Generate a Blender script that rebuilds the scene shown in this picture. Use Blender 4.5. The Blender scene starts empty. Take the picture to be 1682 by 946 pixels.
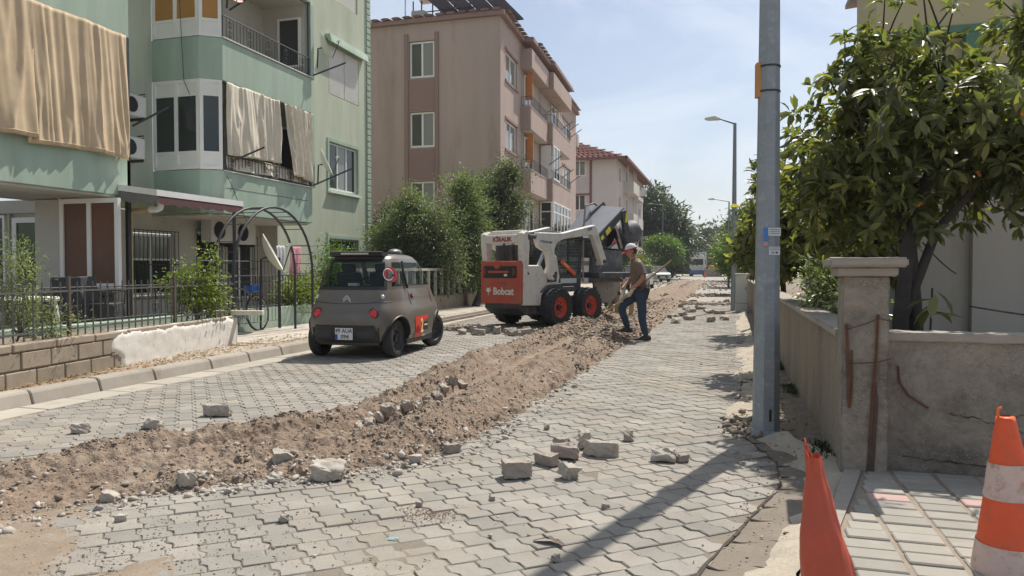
import bpy, bmesh, math, random
import numpy as np
from mathutils import Vector, Matrix, Euler
sc = bpy.context.scene
C = sc.collection
R = math.radians
rnd = random.Random(7)
# ---------------------------------------------------------------- camera
cam = bpy.data.objects.new('camera', bpy.data.cameras.new('camera'))
C.objects.link(cam); sc.camera = cam
cam.location = (0, 0, 1.3)
cam.rotation_euler = (R(90 - 1.556), 0, R(16.2))
cam.data.sensor_width = 36; cam.data.lens = 26.0
cam.data.clip_start = .05; cam.data.clip_end = 5000
# ---------------------------------------------------------------- sky, sun, exposure
SUN_EL, SUN_AZ = 57.5, 18.6            # degrees; azimuth from +Y towards +X
SUN = Vector((math.sin(R(SUN_AZ)) * math.cos(R(SUN_EL)), math.cos(R(SUN_AZ)) * math.cos(R(SUN_EL)), math.sin(R(SUN_EL))))
w = bpy.data.worlds.new('World'); sc.world = w; w.use_nodes = True
nt = w.node_tree; nt.nodes.clear()
N = nt.nodes.new; Lk = nt.links.new
out = N('ShaderNodeOutputWorld'); bg = N('ShaderNodeBackground'); sky = N('ShaderNodeTexSky')
sky.sky_type = 'NISHITA'; sky.sun_disc = False
sky.sun_elevation = R(SUN_EL); sky.sun_rotation = R(SUN_AZ)
sky.air_density = 1.0; sky.dust_density = 1.6; sky.ozone_density = 1.0; sky.altitude = 0
tc = N('ShaderNodeTexCoord'); mp = N('ShaderNodeMapping'); mp.inputs['Scale'].default_value = (1, 1, 3.2)
mp.inputs['Rotation'].default_value = (0, 0, .6)
nz = N('ShaderNodeTexNoise'); nz.inputs['Scale'].default_value = 2.2; nz.inputs['Detail'].default_value = 7; nz.inputs['Roughness'].default_value = .55
nz.inputs['Distortion'].default_value = .6
cr = N('ShaderNodeValToRGB'); cr.color_ramp.elements[0].position = .40; cr.color_ramp.elements[1].position = .72
cr.color_ramp.elements[0].color = (0, 0, 0, 1); cr.color_ramp.elements[1].color = (.9, .9, .9, 1)
mx = N('ShaderNodeMix'); mx.data_type = 'RGBA'
mx.inputs[7].default_value = (8.0, 8.6, 9.4, 1)
Lk(tc.outputs['Generated'], mp.inputs[0]); Lk(mp.outputs[0], nz.inputs['Vector']); Lk(nz.outputs['Fac'], cr.inputs[0])
Lk(cr.outputs[0], mx.inputs[0]); Lk(sky.outputs[0], mx.inputs[6]); Lk(mx.outputs[2], bg.inputs[0]); Lk(bg.outputs[0], out.inputs[0])
bg.inputs[1].default_value = .082
sun = bpy.data.objects.new('sun', bpy.data.lights.new('sun', 'SUN')); C.objects.link(sun)
sun.data.energy = 4.3; sun.data.angle = R(.55); sun.data.color = (1, .94, .85)
sun.rotation_euler = SUN.to_track_quat('Z', 'Y').to_euler(); sun.location = (5, 20, 30)
sc.view_settings.view_transform = 'Standard'; sc.view_settings.look = 'None'
sc.view_settings.exposure = .52; sc.view_settings.gamma = 1; sc.view_settings.use_curve_mapping = False
sc.cycles.max_bounces = 8; sc.cycles.transparent_max_bounces = 16; sc.cycles.use_denoising = True

# ---------------------------------------------------------------- noise (value fbm)
_rs = np.random.RandomState(5); _T = _rs.rand(256, 256)
def vnoise(x, y):
    xi = np.floor(x).astype(int); yi = np.floor(y).astype(int); fx = x - xi; fy = y - yi
    fx = fx * fx * (3 - 2 * fx); fy = fy * fy * (3 - 2 * fy)
    a = _T[xi & 255, yi & 255]; b = _T[(xi + 1) & 255, yi & 255]; c = _T[xi & 255, (yi + 1) & 255]; d = _T[(xi + 1) & 255, (yi + 1) & 255]
    return (a * (1 - fx) + b * fx) * (1 - fy) + (c * (1 - fx) + d * fx) * fy * 1.0
def fbm(x, y, o=4, g=.5):
    s = 0; a = 1; t = 0
    for k in range(o):
        s = s + a * (vnoise(x * 2 ** k + 13.7 * k, y * 2 ** k + 7.1 * k) - .5); t += a; a *= g
    return s / t * 2
# ---------------------------------------------------------------- materials
MATS = {}
def M(name, col, rough=.8, var=.12, sc_=3., bump=.15, bs=60., metal=0., rn=0., dirt=None, dfac=.5, ds=1.2, coat=0., spec=.5, streak=False, alpha=1., trans=0., emit=None, worn=None, obj=False, rc=None, dist=.01):
    """one procedural material: two-scale colour noise, optional dirt patches, per-piece variation and fine bump"""
    if name in MATS: return MATS[name]
    m = bpy.data.materials.new(name); m.use_nodes = True; MATS[name] = m
    t = m.node_tree; n = t.nodes.new; l = t.links.new; p = t.nodes['Principled BSDF']
    p.inputs['Roughness'].default_value = rough; p.inputs['Metallic'].default_value = metal
    p.inputs['Specular IOR Level'].default_value = spec; p.inputs['Coat Weight'].default_value = coat
    p.inputs['Alpha'].default_value = alpha; p.inputs['Transmission Weight'].default_value = trans
    if emit: p.inputs['Emission Color'].default_value = (*emit, 1); p.inputs['Emission Strength'].default_value = 1
    if obj: g = n('ShaderNodeTexCoord'); pos = g.outputs['Object']
    else: g = n('ShaderNodeNewGeometry'); pos = g.outputs['Position']
    vec = pos
    if streak:
        mp = n('ShaderNodeMapping'); mp.inputs['Scale'].default_value = (1, 1, .18); l(pos, mp.inputs[0]); vec = mp.outputs[0]
    a = n('ShaderNodeTexNoise'); a.inputs['Scale'].default_value = sc_; a.inputs['Detail'].default_value = 6; a.inputs['Roughness'].default_value = .62
    l(vec, a.inputs['Vector'])
    b = n('ShaderNodeTexNoise'); b.inputs['Scale'].default_value = bs; b.inputs['Detail'].default_value = 3; l(pos, b.inputs['Vector'])
    ad = n('ShaderNodeMath'); ad.operation = 'MULTIPLY_ADD'; ad.inputs[1].default_value = .35; l(b.outputs['Fac'], ad.inputs[0])
    sb = n('ShaderNodeMath'); sb.operation = 'MULTIPLY'; sb.inputs[1].default_value = 1.0; l(a.outputs['Fac'], sb.inputs[0]); l(sb.outputs[0], ad.inputs[2])
    mr = n('ShaderNodeMapRange'); mr.inputs['From Min'].default_value = .38; mr.inputs['From Max'].default_value = .97
    mr.inputs['To Min'].default_value = 1 - var; mr.inputs['To Max'].default_value = 1 + var; l(ad.outputs[0], mr.inputs['Value'])
    val = mr.outputs[0]
    if rn:
        gi = n('ShaderNodeNewGeometry'); oi = n('ShaderNodeObjectInfo'); s = n('ShaderNodeMath'); s.operation = 'ADD'
        l(gi.outputs['Random Per Island'], s.inputs[0]); l(oi.outputs['Random'], s.inputs[1])
        fr = n('ShaderNodeMath'); fr.operation = 'FRACT'; l(s.outputs[0], fr.inputs[0])
        r2 = n('ShaderNodeMapRange'); r2.inputs['To Min'].default_value = 1 - rn; r2.inputs['To Max'].default_value = 1 + rn; l(fr.outputs[0], r2.inputs['Value'])
        mu = n('ShaderNodeMath'); mu.operation = 'MULTIPLY'; l(val, mu.inputs[0]); l(r2.outputs[0], mu.inputs[1]); val = mu.outputs[0]
    base = n('ShaderNodeRGB'); base.outputs[0].default_value = (*col, 1); bc = base.outputs[0]
    if rc and rn:
        mc = n('ShaderNodeMix'); mc.data_type = 'RGBA'; l(fr.outputs[0], mc.inputs[0]); mc.inputs[6].default_value = (*col, 1); mc.inputs[7].default_value = (*rc, 1); bc = mc.outputs[2]
    if dirt:
        d = n('ShaderNodeTexNoise'); d.inputs['Scale'].default_value = ds; d.inputs['Detail'].default_value = 8; d.inputs['Roughness'].default_value = .68; l(vec, d.inputs['Vector'])
        r = n('ShaderNodeMapRange'); r.inputs['From Min'].default_value = .62 - dfac * .25; r.inputs['From Max'].default_value = .72; l(d.outputs['Fac'], r.inputs['Value'])
        mc = n('ShaderNodeMix'); mc.data_type = 'RGBA'; l(r.outputs[0], mc.inputs[0]); l(bc, mc.inputs[6]); mc.inputs[7].default_value = (*dirt, 1); bc = mc.outputs[2]
    vm = n('ShaderNodeVectorMath'); vm.operation = 'SCALE'; l(bc, vm.inputs[0]); l(val, vm.inputs['Scale']); l(vm.outputs[0], p.inputs['Base Color'])
    if bump:
        bp = n('ShaderNodeBump'); bp.inputs['Strength'].default_value = bump; bp.inputs['Distance'].default_value = dist; l(ad.outputs[0], bp.inputs['Height']); l(bp.outputs[0], p.inputs['Normal'])
    return m
def speckle(m, scale=90, amt=.5, light=(.55, .52, .47), dark=(.10, .085, .07), thr=.22, patch=1.6):
    """exposed aggregate: pale and dark grit showing in worn patches of an existing material"""
    t = m.node_tree; n = t.nodes.new; l = t.links.new; p = t.nodes['Principled BSDF']; src = p.inputs['Base Color'].links[0].from_socket
    g = n('ShaderNodeNewGeometry'); v = n('ShaderNodeTexVoronoi'); v.inputs['Scale'].default_value = scale; l(g.outputs['Position'], v.inputs['Vector'])
    lt = n('ShaderNodeMath'); lt.operation = 'LESS_THAN'; lt.inputs[1].default_value = thr; l(v.outputs['Distance'], lt.inputs[0])
    pn = n('ShaderNodeTexNoise'); pn.inputs['Scale'].default_value = patch; pn.inputs['Detail'].default_value = 6; l(g.outputs['Position'], pn.inputs['Vector'])
    pr = n('ShaderNodeMapRange'); pr.inputs['From Min'].default_value = .42; pr.inputs['From Max'].default_value = .6; l(pn.outputs['Fac'], pr.inputs['Value'])
    f = n('ShaderNodeMath'); f.operation = 'MULTIPLY'; l(lt.outputs[0], f.inputs[0]); l(pr.outputs[0], f.inputs[1]); f2 = n('ShaderNodeMath'); f2.operation = 'MULTIPLY'; f2.inputs[1].default_value = amt; l(f.outputs[0], f2.inputs[0])
    sp = n('ShaderNodeSeparateColor'); l(v.outputs['Color'], sp.inputs[0]); mc = n('ShaderNodeMix'); mc.data_type = 'RGBA'; l(sp.outputs[0], mc.inputs[0]); mc.inputs[6].default_value = (*dark, 1); mc.inputs[7].default_value = (*light, 1)
    mx = n('ShaderNodeMix'); mx.data_type = 'RGBA'; l(f2.outputs[0], mx.inputs[0]); l(src, mx.inputs[6]); l(mc.outputs[2], mx.inputs[7]); l(mx.outputs[2], p.inputs['Base Color'])
    b0 = p.inputs['Normal'].links[0].from_node; bp = n('ShaderNodeBump'); bp.inputs['Strength'].default_value = .7; bp.inputs['Distance'].default_value = .008; l(f.outputs[0], bp.inputs['Height']); l(b0.outputs[0], bp.inputs['Normal']); l(bp.outputs[0], p.inputs['Normal'])
    return m
def leafmat(name, c1, c2, c3=None, rough=.45, tr=.35):
    if name in MATS: return MATS[name]
    m = bpy.data.materials.new(name); m.use_nodes = True; MATS[name] = m
    t = m.node_tree; n = t.nodes.new; l = t.links.new; p = t.nodes['Principled BSDF']; o = t.nodes['Material Output']
    p.inputs['Roughness'].default_value = rough
    g = n('ShaderNodeNewGeometry'); oi = n('ShaderNodeObjectInfo'); s = n('ShaderNodeMath'); s.operation = 'ADD'; f = n('ShaderNodeMath'); f.operation = 'FRACT'
    l(g.outputs['Random Per Island'], s.inputs[0]); l(oi.outputs['Random'], s.inputs[1]); l(s.outputs[0], f.inputs[0])
    cr = n('ShaderNodeValToRGB'); cr.color_ramp.elements[0].color = (*c1, 1); cr.color_ramp.elements[1].color = (*c2, 1); cr.color_ramp.elements[1].position = .85
    if c3: e = cr.color_ramp.elements.new(.97); e.color = (*c3, 1)
    l(f.outputs[0], cr.inputs[0])
    nz = n('ShaderNodeTexNoise'); nz.inputs['Scale'].default_value = 1.7; l(g.outputs['Position'], nz.inputs['Vector'])
    mr = n('ShaderNodeMapRange'); mr.inputs['From Min'].default_value = .3; mr.inputs['From Max'].default_value = .7; mr.inputs['To Min'].default_value = .72; mr.inputs['To Max'].default_value = 1.3; l(nz.outputs['Fac'], mr.inputs['Value'])
    vm = n('ShaderNodeVectorMath'); vm.operation = 'SCALE'; l(cr.outputs[0], vm.inputs[0]); l(mr.outputs[0], vm.inputs['Scale']); l(vm.outputs[0], p.inputs['Base Color'])
    tl = n('ShaderNodeBsdfTranslucent'); v2 = n('ShaderNodeVectorMath'); v2.operation = 'MULTIPLY'; v2.inputs[1].default_value = (1.5, 1.7, .6); l(vm.outputs[0], v2.inputs[0]); l(v2.outputs[0], tl.inputs[0])
    ms = n('ShaderNodeMixShader'); ms.inputs[0].default_value = tr; l(p.outputs[0], ms.inputs[1]); l(tl.outputs[0], ms.inputs[2]); l(ms.outputs[0], o.inputs[0])
    return m
def glassmat(name, tint=(.02, .03, .03), refl=.5, see=.0, rough=.04):
    """window glass: dark glossy sheet, partly see-through when see > 0"""
    if name in MATS: return MATS[name]
    m = bpy.data.materials.new(name); m.use_nodes = True; MATS[name] = m
    t = m.node_tree; n = t.nodes.new; l = t.links.new; p = t.nodes['Principled BSDF']; o = t.nodes['Material Output']
    p.inputs['Base Color'].default_value = (*tint, 1); p.inputs['Roughness'].default_value = rough; p.inputs['Specular IOR Level'].default_value = refl
    g = n('ShaderNodeNewGeometry'); nz = n('ShaderNodeTexNoise'); nz.inputs['Scale'].default_value = 1.3; l(g.outputs['Position'], nz.inputs['Vector'])
    bp = n('ShaderNodeBump'); bp.inputs['Strength'].default_value = .05; l(nz.outputs['Fac'], bp.inputs['Height']); l(bp.outputs[0], p.inputs['Normal'])
    if see:
        tb = n('ShaderNodeBsdfTransparent'); tb.inputs[0].default_value = (.82, .88, .86, 1)
        ms = n('ShaderNodeMixShader'); ms.inputs[0].default_value = see; l(p.outputs[0], ms.inputs[1]); l(tb.outputs[0], ms.inputs[2]); l(ms.outputs[0], o.inputs[0])
    return m
# ---------------------------------------------------------------- mesh builder
class B:
    def __init__(s): s.v = []; s.f = []; s.m = []
    def add(s, vs, fs, mi=0, T=None):
        k = len(s.v)
        s.v += [tuple(T @ Vector(p)) for p in vs] if T is not None else [tuple(p) for p in vs]
        s.f += [tuple(i + k for i in f) for f in fs]; s.m += [mi] * len(fs); return s
    def box(s, x0, x1, y0, y1, z0, z1, mi=0, T=None):
        return s.add([(x0, y0, z0), (x1, y0, z0), (x1, y1, z0), (x0, y1, z0), (x0, y0, z1), (x1, y0, z1), (x1, y1, z1), (x0, y1, z1)],
                     [(0, 3, 2, 1), (4, 5, 6, 7), (0, 1, 5, 4), (1, 2, 6, 5), (2, 3, 7, 6), (3, 0, 4, 7)], mi, T)
    def cbox(s, c, d, rot=(0, 0, 0), mi=0, T=None):
        A = Matrix.Translation(c) @ Euler(rot).to_matrix().to_4x4()
        if T is not None: A = T @ A
        return s.box(-d[0] / 2, d[0] / 2, -d[1] / 2, d[1] / 2, -d[2] / 2, d[2] / 2, mi, A)
    def prism(s, pts, h0, h1, ax='z', mi=0, T=None):
        """polygon extruded along an axis: ax z: (x,y); x: (y,z); y: (x,z)"""
        n = len(pts)
        F = {'z': lambda a, b, h: (a, b, h), 'x': lambda a, b, h: (h, a, b), 'y': lambda a, b, h: (a, h, b)}[ax]
        vs = [F(a, b, h0) for a, b in pts] + [F(a, b, h1) for a, b in pts]
        return s.add(vs, [tuple(range(n))[::-1], tuple(range(n, 2 * n))] + [(i, (i + 1) % n, (i + 1) % n + n, i + n) for i in range(n)], mi, T)
    def tube(s, pts, r, n=8, mi=0, T=None, cap=True, closed=False):
        pts = [Vector(p) for p in pts]; rs = r if isinstance(r, (list, tuple)) else [r] * len(pts)
        vs = []; fs = []; up = None; L = len(pts)
        for i, p in enumerate(pts):
            if closed: d = pts[(i + 1) % L] - pts[i - 1]
            else: d = (pts[min(i + 1, L - 1)] - pts[max(i - 1, 0)])
            d = d.normalized() if d.length > 1e-9 else Vector((0, 0, 1))
            if up is None:
                up = Vector((0, 0, 1)) if abs(d.z) < .9 else Vector((1, 0, 0))
            a = d.cross(up)
            if a.length < 1e-4: a = d.orthogonal()
            a.normalize(); b = a.cross(d).normalized(); up = b
            vs += [p + (a * math.cos(q) + b * math.sin(q)) * rs[i] for q in [2 * math.pi * j / n for j in range(n)]]
        for i in range(L if closed else L - 1):
            k = (i + 1) % L
            fs += [(i * n + j, i * n + (j + 1) % n, k * n + (j + 1) % n, k * n + j) for j in range(n)]
        if cap and not closed: fs += [tuple(range(n))[::-1], tuple(range((L - 1) * n, L * n))]
        return s.add(vs, fs, mi, T)
    def lathe(s, prof, n=24, mi=0, T=None, cap=False):
        """(r,z) profile round the z axis"""
        vs = [(r * math.cos(2 * math.pi * j / n), r * math.sin(2 * math.pi * j / n), z) for r, z in prof for j in range(n)]
        fs = [(i * n + j, i * n + (j + 1) % n, (i + 1) * n + (j + 1) % n, (i + 1) * n + j) for i in range(len(prof) - 1) for j in range(n)]
        if cap: fs += [tuple(range(n))[::-1], tuple(range((len(prof) - 1) * n, len(prof) * n))]
        return s.add(vs, fs, mi, T)
    def ball(s, c, r, n=12, k=8, mi=0, T=None):
        r = r if isinstance(r, (tuple, list)) else (r, r, r)
        vs = [(c[0] + r[0] * math.sin(math.pi * i / k) * math.cos(2 * math.pi * j / n), c[1] + r[1] * math.sin(math.pi * i / k) * math.sin(2 * math.pi * j / n), c[2] + r[2] * math.cos(math.pi * i / k)) for i in range(k + 1) for j in range(n)]
        fs = [(i * n + j, (i + 1) * n + j, (i + 1) * n + (j + 1) % n, i * n + (j + 1) % n) for i in range(k) for j in range(n)]
        return s.add(vs, fs, mi, T)
    def grid(s, P, mi=0, closed=False):
        """P[i][j] grid of points"""
        a = len(P); b = len(P[0]); vs = [p for r in P for p in r]
        fs = [(i * b + j, i * b + (j + 1) % b, (i + 1) * b + (j + 1) % b, (i + 1) * b + j) for i in range(a - 1) for j in range(b if closed else b - 1)]
        return s.add(vs, fs, mi)
    def mesh(s, name, mats, smooth=None):
        me = bpy.data.meshes.new(name); me.from_pydata(s.v, [], s.f)
        mats = mats if isinstance(mats, (list, tuple)) else [mats]
        for q in mats: me.materials.append(q)
        if len(mats) > 1: me.polygons.foreach_set('material_index', s.m)
        if smooth is not None:
            me.polygons.foreach_set('use_smooth', [True] * len(me.polygons))
            me.set_sharp_from_angle(angle=R(smooth))
        me.update(); return me
    def build(s, name, mats, parent=None, smooth=None, bevel=0, seg=1, kind=None, label=None):
        me = s.mesh(name, mats, smooth)
        if bevel:
            bm = bmesh.new(); bm.from_mesh(me); bmesh.ops.remove_doubles(bm, verts=bm.verts, dist=1e-5)
            bmesh.ops.recalc_face_normals(bm, faces=bm.faces)
            ed = [e for e in bm.edges if len(e.link_faces) == 2 and e.calc_face_angle(0) > R(35)]
            bmesh.ops.bevel(bm, geom=ed, offset=bevel, segments=seg, affect='EDGES', clamp_overlap=True, profile=.5)
            bm.to_mesh(me); bm.free()
        return link(name, me, parent, kind, label)
def link(name, me, parent=None, kind=None, label=None):
    o = bpy.data.objects.new(name, me); C.objects.link(o)
    if parent is not None:
        o.parent = parent
        if parent.get('_w'): o.matrix_parent_inverse = Matrix(parent['_w'] and parent.matrix_basis.inverted())
    if kind: o['kind'] = kind
    if label: o['label'] = label
    return o
def thing(name, label, cat, loc=(0, 0, 0), rz=0, group=None, world=False, rot=None):
    o = bpy.data.objects.new(name, None); C.objects.link(o); o.location = loc; o.rotation_euler = rot or (0, 0, rz)
    o['label'] = label; o['category'] = cat; o.empty_display_size = .2
    if group: o['group'] = group
    if world: o['_w'] = 1
    o.matrix_basis = Matrix.Translation(loc) @ Euler(rot or (0, 0, rz)).to_matrix().to_4x4()
    return o
def tag(o, label, cat, group=None):
    o['label'] = label; o['category'] = cat
    if group: o['group'] = group
    return o
def npmesh(name, V, F, mats, smooth=False):
    """fast mesh from numpy arrays; F is (n,k)"""
    me = bpy.data.meshes.new(name); k = F.shape[1]
    me.vertices.add(len(V)); me.vertices.foreach_set('co', V.astype('f').ravel())
    me.loops.add(F.size); me.loops.foreach_set('vertex_index', F.astype('i').ravel())
    me.polygons.add(len(F)); me.polygons.foreach_set('loop_start', np.arange(0, F.size, k, dtype='i')); 
    for q in (mats if isinstance(mats, (list, tuple)) else [mats]): me.materials.append(q)
    if smooth: me.polygons.foreach_set('use_smooth', np.ones(len(F), bool))
    me.update(calc_edges=True); me.validate(); return me
def text(s, size, name, mat, parent, T, ext=.002, align='CENTER', bold=0.0, sx=1.0):
    cu = bpy.data.curves.new(name, 'FONT'); cu.body = s; cu.size = size; cu.align_x = align; cu.align_y = 'CENTER'; cu.extrude = ext; cu.offset = bold; cu.resolution_u = 3
    t = bpy.data.objects.new('tmp', cu); C.objects.link(t); dg = bpy.context.evaluated_depsgraph_get()
    me = bpy.data.meshes.new_from_object(t.evaluated_get(dg)); bpy.data.objects.remove(t); bpy.data.curves.remove(cu)
    me.name = name; me.transform(T @ Matrix.Scale(sx, 4, (1, 0, 0))); me.materials.clear(); me.materials.append(mat); return link(name, me, parent)
def frameT(o, x, y):
    """matrix whose local x,y axes are the given directions at origin o"""
    x = Vector(x).normalized(); y = Vector(y); y = (y - x * x.dot(y)).normalized(); z = x.cross(y)
    m = Matrix((x, y, z)).transposed().to_4x4(); m.translation = Vector(o); return m
def hide_boolean(o, cutters):
    """cut shapes out of a part for good, then drop the cutters"""
    for c in cutters:
        md = o.modifiers.new('cut', 'BOOLEAN'); md.object = c; md.operation = 'DIFFERENCE'; md.solver = 'EXACT'
    dg = bpy.context.evaluated_depsgraph_get(); me = bpy.data.meshes.new_from_object(o.evaluated_get(dg))
    o.modifiers.clear(); o.data = me
    for c in cutters: bpy.data.objects.remove(c)
    return o
# ================================================================ SETTING: ground, road, trench
conc = M('pale concrete', (.40, .37, .32), .9, .14, 3, .3, 90, dirt=(.27, .22, .17), dfac=.45, ds=2.)
pave_m = M('grey paver', (.248, .233, .203), .9, .24, 2.2, .35, 130, rn=.09, dirt=(.28, .24, .185), dfac=.45, ds=.8, rc=(.275, .25, .215))
speckle(pave_m, 160, .5, (.45, .42, .37), (.14, .12, .10), .3, 1.2)
bed_m = M('joint sand', (.19, .16, .125), .95, .25, 3, .5, 70)
soil_m = M('dug soil', (.215, .157, .112), .95, .42, 12, 1., 60, dirt=(.30, .245, .185), dfac=.42, ds=1.7, dist=.03)
clod_m = M('soil clod', (.185, .14, .105), .95, .25, 20, .6, 90, rn=.25, rc=(.33, .28, .22))
rub_m = M('grey rubble', (.31, .27, .225), .9, .15, 20, .4, 90, rn=.2, rc=(.44, .40, .35))
brk_m = M('broken concrete', (.33, .285, .24), .9, .2, 12, .6, 110, rn=.05, dirt=(.25, .19, .14), dfac=.5, ds=9, obj=True)
B().add([(-600, -60, -.06), (600, -60, -.06), (600, 1500, -.06), (-600, 1500, -.06)], [(0, 1, 2, 3)]).build('ground', M('dry earth', (.26, .21, .15), .95, .2, .4, .3, 20), kind='structure')
# far road surface: brick pattern in the material beyond the built pavers
def road_far_mat():
    m = bpy.data.materials.new('far paving'); m.use_nodes = True; t = m.node_tree; n = t.nodes.new; l = t.links.new; p = t.nodes['Principled BSDF']
    g = n('ShaderNodeNewGeometry'); mp = n('ShaderNodeMapping'); mp.inputs['Rotation'].default_value = (0, 0, R(40)); l(g.outputs['Position'], mp.inputs[0])
    b = n('ShaderNodeTexBrick'); b.inputs['Scale'].default_value = 1; b.inputs['Brick Width'].default_value = .2; b.inputs['Row Height'].default_value = .16; b.inputs['Mortar Size'].default_value = .008
    b.inputs['Color1'].default_value = (.34, .32, .29, 1); b.inputs['Color2'].default_value = (.31, .29, .26, 1); b.inputs['Mortar'].default_value = (.19, .165, .13, 1)
    l(mp.outputs[0], b.inputs['Vector']); nz = n('ShaderNodeTexNoise'); nz.inputs['Scale'].default_value = .5; nz.inputs['Detail'].default_value = 8; l(g.outputs['Position'], nz.inputs['Vector'])
    r = n('ShaderNodeMapRange'); r.inputs['From Min'].default_value = .45; r.inputs['From Max'].default_value = .75; l(nz.outputs['Fac'], r.inputs['Value'])
    mx = n('ShaderNodeMix'); mx.data_type = 'RGBA'; l(r.outputs[0], mx.inputs[0]); l(b.outputs[0], mx.inputs[6]); mx.inputs[7].default_value = (.30, .25, .19, 1)
    l(mx.outputs[2], p.inputs['Base Color']); p.inputs['Roughness'].default_value = .9; return m
YP = 26.0
road = B().box(-6.35, .5, .2, YP, -.05, -.0075).build('road', bed_m, kind='structure')
B().box(-6.6, .5, YP + .002, 420, -.05, 0.0).build('far_road', road_far_mat(), kind='structure')
# --- soil strip outline: far edge U and near edge L (world metres)
U = np.array([(-6.9, 1.6), (-5.6, 2.8), (-4.68, 3.58), (-4.28, 4.42), (-3.76, 5.12), (-3.36, 5.95), (-3.34, 7.1), (-3.50, 9.2), (-3.60, 13.2), (-3.55, 17.2), (-3.6, 24), (-4.1, 42), (-4.4, 75)])
Lw = np.array([(-5.2, .6), (-4.3, 1.9), (-3.54, 2.72), (-3.02, 3.5), (-2.54, 3.93), (-2.09, 4.34), (-1.82, 5.0), (-1.72, 6.4), (-1.64, 9.1), (-1.58, 12.2), (-1.42, 17), (-1.5, 42), (-1.9, 75)])
def arc(u):
    """u in 0..12 along the outline"""
    i = np.clip(np.floor(u).astype(int), 0, 11); f = (u - i)[..., None]
    sm = lambda A: (lambda a, b, c, d: .5 * ((2 * b) + (c - a) * f + (2 * a - 5 * b + 4 * c - d) * f ** 2 + (3 * b - a - 3 * c + d) * f ** 3))(A[np.maximum(i - 1, 0)], A[i], A[i + 1], A[np.minimum(i + 2, 12)])
    return sm(U), sm(Lw)
def soil_z(x, y, t, u):
    n1 = fbm(x * 2.2, y * 2.2, 4); n2 = fbm(x * 9 + 5, y * 9, 4, .6); n3 = fbm(x * 30, y * 30 + 3, 3, .6)
    sl = .47 + .02 * np.sin(u * 7)                      # where the narrow slot runs
    w_ = np.clip((u - 3.9) / 1.2, 0, 1)                  # slot opens past the crossing of the ruts
    ridge = .17 * np.exp(-((t - .22) / .13) ** 2) + .16 * np.exp(-((t - .74) / .13) ** 2) + .05
    near = .15 * np.exp(-((t - .20) / .11) ** 2) + .15 * np.exp(-((t - .62) / .17) ** 2) + .045
    rut = (np.exp(-((t - .40 + .015 * u) / .040) ** 4) + .8 * np.exp(-((t - .56 + .015 * u) / .035) ** 4)) * .085
    b = (ridge * w_ + (near - rut) * (1 - w_)) * .66
    slot = .24 * np.exp(-(np.abs(t - sl) / .050) ** 4) * w_
    g1 = np.sin((t - .02 * np.sin(u * 3)) * 34 + 2.2 * n1) * .012 * (u > 4.5)      # long scraped grooves
    b = b * (1 + .95 * n1) + .042 * n2 + .024 * n3 + g1
    trd = np.clip((3.2 - u) / 1.0, 0, 1) * np.exp(-((t - .33) / .25) ** 2)   # tyre tread prints at the near left end
    b = b * (1 - .5 * trd) + trd * .02 * np.sign(np.sin((x * .5 + y) * 46 + 6 * n1 + 2.5 * n2)) * (np.abs(n2) < .45)
    b = b * np.interp(u, [0, 2.0, 3.2], [.45, .6, 1.]) * np.interp(u, [0, 2.2, 3.4], [.8, .9, 1.])
    e = np.clip(np.minimum(t, 1 - t) / .11 + .55 * n2, 0, 1); e = e * e * (3 - 2 * e)
    return np.maximum((b - slot), .004) * e - .03 * (1 - e)
us = np.concatenate([np.linspace(0, 5, 330)[:-1], np.linspace(5, 7, 160)[:-1], np.linspace(7, 9, 190)[:-1], np.linspace(9, 12, 200)])
ts = np.linspace(0, 1, 110)
UU, TT = np.meshgrid(us, ts, indexing='ij'); a, b_ = arc(UU); XY = a * (1 - TT[..., None]) + b_ * TT[..., None]
ZZ = soil_z(XY[..., 0], XY[..., 1], TT, UU)
for tr_ in (.33, .62): ZZ -= .028 * np.exp(-((TT - tr_ - .03 * np.sin(UU * 1.7)) / .022) ** 2) * (UU > 6.2) * (ZZ > .02)
V = np.dstack([XY, ZZ]).reshape(-1, 3); nu, ntt = UU.shape
ii = (np.arange(nu - 1)[:, None] * ntt + np.arange(ntt - 1)[None, :]).ravel()
F = np.stack([ii, ii + ntt, ii + ntt + 1, ii + 1], 1)
link('dug_soil', npmesh('dug_soil', V, F, soil_m, True), kind='structure')
SX, SY, SZ = XY[..., 0].ravel(), XY[..., 1].ravel(), ZZ.ravel()
def soil_at(x, y):
    d = (SX - x) ** 2 + (SY - y) ** 2; i = int(np.argmin(d)); return max(SZ[i], 0) if d[i] < .03 else 0.
def in_soil(x, y, m=.09):
    """fraction across the strip if the point is inside it"""
    d = (SX - x) ** 2 + (SY - y) ** 2; i = int(np.argmin(d)); t = ts[i % ntt]
    return d[i] < .01 and m < t < 1 - m
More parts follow.
